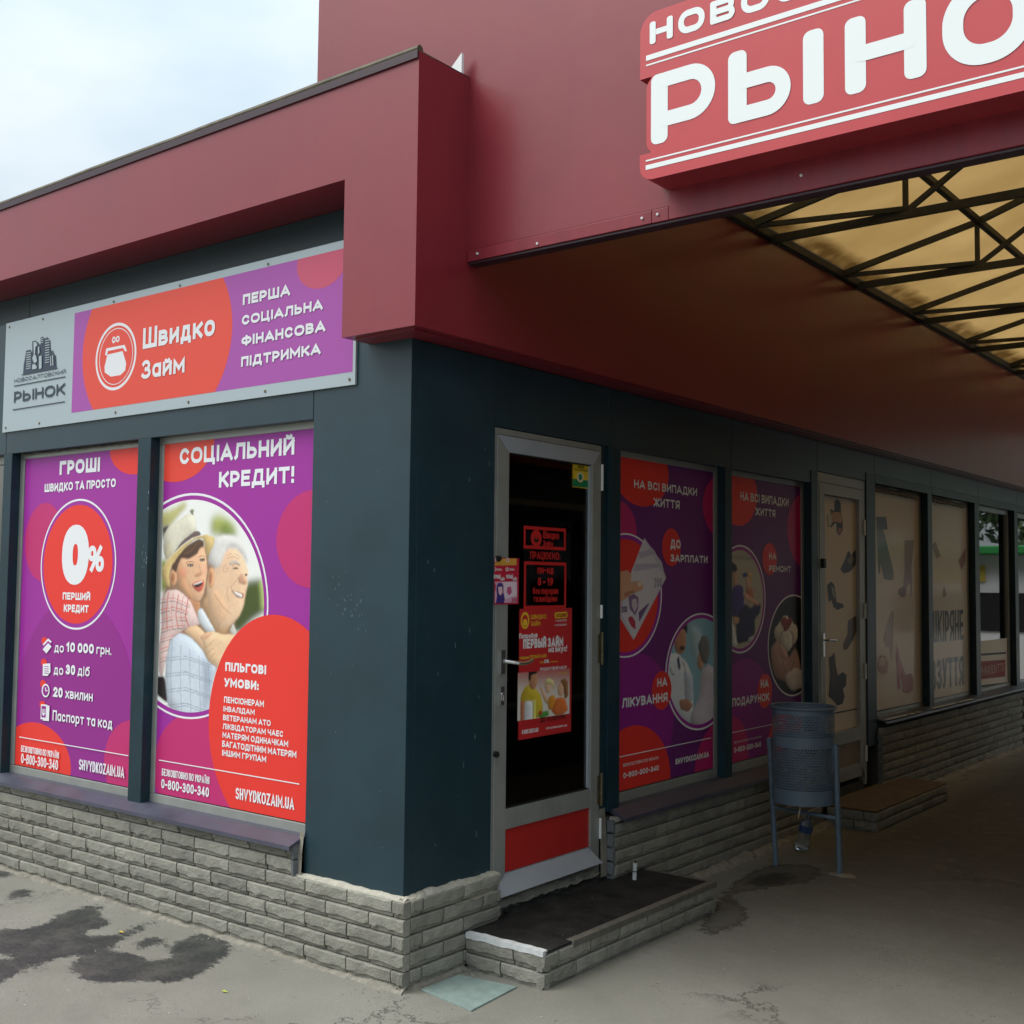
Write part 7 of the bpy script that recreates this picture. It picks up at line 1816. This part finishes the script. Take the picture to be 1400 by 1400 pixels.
for i, yk in enumerate(YS):
    if i == 0: continue_ = False
    tr_ = MB().bar((FX + .01, yk, 3.940), (XR - .01, yk, 3.940), .030, .050).build('truss', M_steel, can)
    PC(tr_)
    def T(a, b_, w_=.028, h_=.030, nm='brace'):
        MB().bar(a, b_, w_, h_).build(nm, M_steel, tr_)
    zt = roofz(1.045) - .03
    T((FX + .02, yk - .27, 3.975), (1.045, yk, zt), .034, .042, 'rafter'); T((1.045, yk, zt), (RX, yk, roofz(RX) - .02), .034, .042, 'rafter')
    T((XR - .02, yk - .27, 3.975), (2 * RX - 1.045, yk, zt), .034, .042, 'rafter'); T((2 * RX - 1.045, yk, zt), (RX, yk, roofz(RX) - .02), .034, .042, 'rafter')
    T((FX + .03, yk - .25, 3.965), (1.04, yk, 3.975)); T((XR - .03, yk - .25, 3.965), (2 * RX - 1.04, yk, 3.975))
    for m_ in (1, -1):
        X = lambda x: x if m_ == 1 else 2 * RX - x
        T((X(1.045), yk, 3.96), (X(1.045), yk, zt)); T((X(1.06), yk, 3.965), (X(2.0), yk, roofz(2.0) - .04))
        T((X(2.0), yk, 3.96), (X(2.0), yk, roofz(2.0) - .04)); T((X(2.02), yk, 3.965), (X(2.95), yk, roofz(2.95) - .04)); T((X(2.95), yk, 3.96), (X(2.95), yk, roofz(2.95) - .04))
    T((RX, yk, 3.96), (RX, yk, RZ - .03))

# ------------------------------------------------------------------ opposite side of the passage (never in view directly, mirrored in the panes)
opp = thing('opposite_pavilion', 'dark red and teal row of shops on the far side of the covered passage', 'building', (2.8, 5, 0))
def PO(o): o.location = Vector(o.location) - Vector((2.8, 5, 0)); return o
PO(MB().box(2.86, 11.5, .34, 9.4, 0, 3.84).build('wall', M_teal, opp, bevel=.004)); PO(MB().box(2.74, 11.6, .30, 9.45, 2.75, 3.86).build('fascia_panel', M_red, opp, bevel=.004))
for k in range(5):
    w_ = MB(); y0 = .7 + k * 1.7; w_.box(2.825, 2.858, y0, y0 + 1.45, .6, 2.45); w_ = PO(w_.build('window', M_alu, opp)); MB().box(2.816, 2.8245, y0 + .06, y0 + 1.39, .66, 2.39).build('pane', M_glassr, w_)
# unseen houses behind the viewer, added to block low sky light
for i_, (x0, x1, y0, h_) in enumerate([(-14, -5.5, -19, 4.6), (-5, 2.2, -17, 5.4), (2.8, 11.6, -15.5, 6.0)]):
    hs_ = thing('sky_block_house', ['wide low pale house added behind the viewer to block sky light', 'middle pale house added behind the viewer to block sky light', 'tall pale house nearest the passage, added behind the viewer to block sky light'][i_], 'building', ((x0 + x1) / 2, y0, 0))
    w2 = (x1 - x0) / 2
    MB().box(-w2, w2, -4, 0, 0, h_).build('wall', M_pale, hs_, bevel=.02); MB().box(-w2 - .2, w2 + .2, -4.2, .3, h_, h_ + .18).build('roof', M_capt, hs_, bevel=.02)
    nn_ = int(w2)
    for k in range(nn_):
        xw = -w2 + 1 + k * 2
        wo = MB().box(xw - .6, xw + .6, .001, .04, .9, 2.3).build('window', M_alu, hs_); MB().box(xw - .54, xw + .54, .041, .05, .96, 2.24).build('pane', M_glassr, wo)
PP(MB().box(.2, PX1, YE + .02, YE + .08, 3.86, 5.6).build('far_light_block', M_dark_trim, por))  # unseen gable added to cut daylight from the far end
# surroundings that the panes mirror: trees, a green-roofed stall, a van
def tree(x, y, h, seed, label):
    r = random.Random(seed); t = thing('tree', label, 'tree', (x, y, 0), 0, 'trees beyond the end of the passage')
    tk = MB(); tk.tube((0, 0, 0), (.1, 0, h * .45), .16, 10, r2=.09)
    for k in range(7):
        a = r.uniform(0, 2 * PI); tk.tube((.08, 0, h * (.3 + .03 * k)), (math.cos(a) * h * .25, math.sin(a) * h * .25, h * (.55 + .05 * k)), .05, 6, r2=.015)
    tk.build('trunk', M_bark, t, smooth=True)
    v = []; f = []
    for k in range(2600):
        a = r.uniform(0, 2 * PI); cphi = r.uniform(-.8, 1); q = r.random() ** .4
        lump = 1 + .25 * math.sin(3 * a + seed) * math.cos(4 * cphi)
        c = Vector((math.cos(a) * math.sqrt(1 - min(1, cphi * cphi)) * q * h * .32 * lump, math.sin(a) * math.sqrt(1 - min(1, cphi * cphi)) * q * h * .32 * lump, h * .66 + cphi * q * h * .36 * lump))
        s_ = r.uniform(.07, .16); o = len(v)
        u = Vector((r.gauss(0, 1), r.gauss(0, 1), r.gauss(0, 1))).normalized(); w = u.orthogonal().normalized()
        v += [c - u * s_, c + w * s_ * .6, c + u * s_, c - w * s_ * .6]; f.append((o, o + 1, o + 2, o + 3))
    MB().add(v, f).build('crown', M_tree, t)
tree(2.4, 25, 5.6, 1, 'low leafy tree right behind the green-roofed stall')
tree(5.4, 26, 6.4, 2, 'leafy tree behind the parked van')
tree(8.6, 27, 7, 3, 'tall bushy tree behind the long added hedge')
tree(13.5, 27, 7, 4, 'leafy tree far right beyond the opposite shops')
hg = thing('hedge', 'long dark clipped hedge added beyond the passage to darken what the panes mirror', 'hedge', (8, 23, 0))  # unseen, added so the panes do not mirror bright ground
v = []; f = []; r_ = random.Random(77)
for k in range(5200):
    c = Vector((r_.uniform(-7, 9), r_.uniform(-.35, .35), r_.uniform(0, 1.75))); s_ = r_.uniform(.05, .12); o = len(v)
    u = Vector((r_.gauss(0, 1), r_.gauss(0, 1), r_.gauss(0, 1))).normalized(); w = u.orthogonal().normalized()
    v += [c - u * s_, c + w * s_ * .7, c + u * s_, c - w * s_ * .7]; f.append((o, o + 1, o + 2, o + 3))
MB().add(v, f).build('foliage', M_added_hedge, hg); MB().box(-6.9, 8.9, -.22, .22, 0, 1.55).build('added_hedge_core', M_bark, hg)
stl = thing('market_stall', 'small white stall with a green roof and yellow board beyond the passage', 'stall', (3.2, 19.6, 0))
MB().box(-1.5, 1.5, -1, 1, 0, 2.3).build('cabin', M_vanw, stl, bevel=.02); MB().box(-1.8, 1.8, -1.4, 1.2, 2.3, 2.45).build('roof', M_green, stl, bevel=.03)
MB().box(-.5, .7, -1.04, -1.01, 1.8, 2.1).build('board', M_yell, stl); MB().box(-1.2, 1.2, -1.03, -1.01, .9, 1.6).build('hatch', M_black, stl)
van = thing('parked_van', 'white parked van with dark windows beyond the passage', 'van', (6.9, 18.6, 0), .3)
bd = MB(); prof = [(-2.2, .35), (-2.2, 1.9), (-2.0, 2.0), (.9, 2.0), (1.5, 1.35), (2.2, 1.15), (2.3, .35)]
v = [(x, -.85, z) for x, z in prof] + [(x, .85, z) for x, z in prof]; k_ = len(prof)
bd.add(v, [tuple(range(k_)), tuple(range(2 * k_ - 1, k_ - 1, -1))] + [(i, (i + 1) % k_, k_ + (i + 1) % k_, k_ + i) for i in range(k_)]); bd.build('body', M_vanw, van, bevel=.05)
MB().box(-1.9, -.3, -.87, -.855, 1.2, 1.75).build('window', M_black, van); MB().box(.0, .9, -.87, -.855, 1.2, 1.75).build('window', M_black, van)
for x in (-1.4, 1.4):
    for y in (-.78, .78): MB().tube((x, y - .1, .33), (x, y + .1, .33), .33, 20).build('wheel', M_sealed, van, smooth=True)

# ------------------------------------------------------------------ posters, signs and films
PURP = (160, 36, 156)
make_print('window_poster', 'zero', 'purple window poster with a big 0% in a red ringed disc', 'poster', 'A', -.058, (-3.240, .585, -2.035, 2.424), PURP, M_ink, 'loan posters on the shop windows')
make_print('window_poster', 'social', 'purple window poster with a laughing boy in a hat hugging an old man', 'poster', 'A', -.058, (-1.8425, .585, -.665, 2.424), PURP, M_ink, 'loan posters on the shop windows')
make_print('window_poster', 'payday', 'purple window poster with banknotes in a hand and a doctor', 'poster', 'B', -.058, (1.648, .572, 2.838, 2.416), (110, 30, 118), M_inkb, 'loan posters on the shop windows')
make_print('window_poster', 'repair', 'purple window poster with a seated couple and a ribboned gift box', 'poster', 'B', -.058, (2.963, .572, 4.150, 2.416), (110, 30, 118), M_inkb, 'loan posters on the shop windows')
# name board over the A windows
make_print('shop_sign', 'signA', 'long grey and purple shop sign board with a purse emblem above the poster windows', 'sign', 'A', .012, (-3.401, 2.586, -.335, 3.262), (176, 190, 196), M_ink, None, .84, thick=.0115)
nb = bpy.data.objects['shop_sign']
for (x, z) in [(-3.36, 3.235), (-2.98, 3.235), (-2.25, 3.235), (-1.65, 3.235), (-.95, 3.235), (-3.36, 2.612), (-2.98, 2.612), (-2.2, 2.612), (-1.55, 2.612), (-.95, 2.612), (-.37, 2.612)]:
    o = MB().tube((x, -.0125, z), (x, -.0155, z), .007, 8).build('screw', M_hinge, nb); o.location = Vector(o.location) - nb.location
make_print('opening_hours_sticker', 'doorhours', 'red outline lettering with opening hours stuck on the shop door glass', 'sticker', 'B', -.0215, (.80, 1.50, 1.26, 2.10), (0, 0, 0), M_inkm, backing=False)
make_print('door_poster', 'doorposter', 'red paper poster with a family picture stuck on the shop door glass', 'poster', 'B', -.0195, (.809, .948, 1.251, 1.576), (196, 38, 42), M_inkm, thick=.0008)
make_print('door_sticker', 'notesticker', 'small pink sticker with a banknote print on the left stile of the shop door', 'sticker', 'B', .003, (.585, 1.600, .772, 1.820), (200, 30, 60), M_inkm, thick=.0008)
make_print('alarm_sticker', 'alarmsticker', 'small yellow and green sticker in the top corner of the shop door glass', 'sticker', 'B', -.0215, (1.25, 2.20, 1.418, 2.325), (226, 190, 40), M_inkm, thick=.0006)
BEI = (226, 212, 192)
make_print('door_film', 'shoedoor', 'beige film with five printed shoes on the shoe shop door', 'film', 'B', -.030, (4.448, .622, 5.112, 2.372), BEI, M_inkb, 'shoe films')
make_print('window_film', 'shoewindow', 'beige window film with tall boots and a red dotted high heel', 'film', 'B', -.058, (5.475, .69, 6.665, 2.478), BEI, M_inkgb, 'shoe films')
make_print('window_film', 'leatherwindow', 'beige window film lettered in tall black capitals', 'film', 'B', -.058, (6.85, .69, 8.055, 2.478), BEI, M_inkgb, 'shoe films')
make_print('window_film', 'redbar', 'beige strip of film with a red lettered bar low on the clear window', 'film', 'B', -.072, (8.27, .69, 9.485, 1.16), BEI, M_inkm, 'shoe films')
# goods behind the clear far windows
gd = thing('shelf_unit', 'dim shelf unit stacked with boxes behind the clear window', 'shelf', (-.2, 9.0, .62))
for k in range(4): MB().box(-.10, .08, -.70, 2.0, .45 * k, .45 * k + .02).build('shelf', M_intwood, gd)
r_ = random.Random(6)
for k in range(26):
    yy = -.68 + (k % 9) * .29; lv = k // 9; h_ = r_.uniform(.12, .3)
    MB().box(-.08, .05, yy, yy + .2, .45 * lv + .03, .45 * lv + .03 + h_).build('carton', mat('carton %d' % (k % 5), [(.25, .1, .12), (.3, .28, .2), (.08, .2, .12), (.3, .3, .32), (.25, .2, .05)][k % 5], .6), gd)
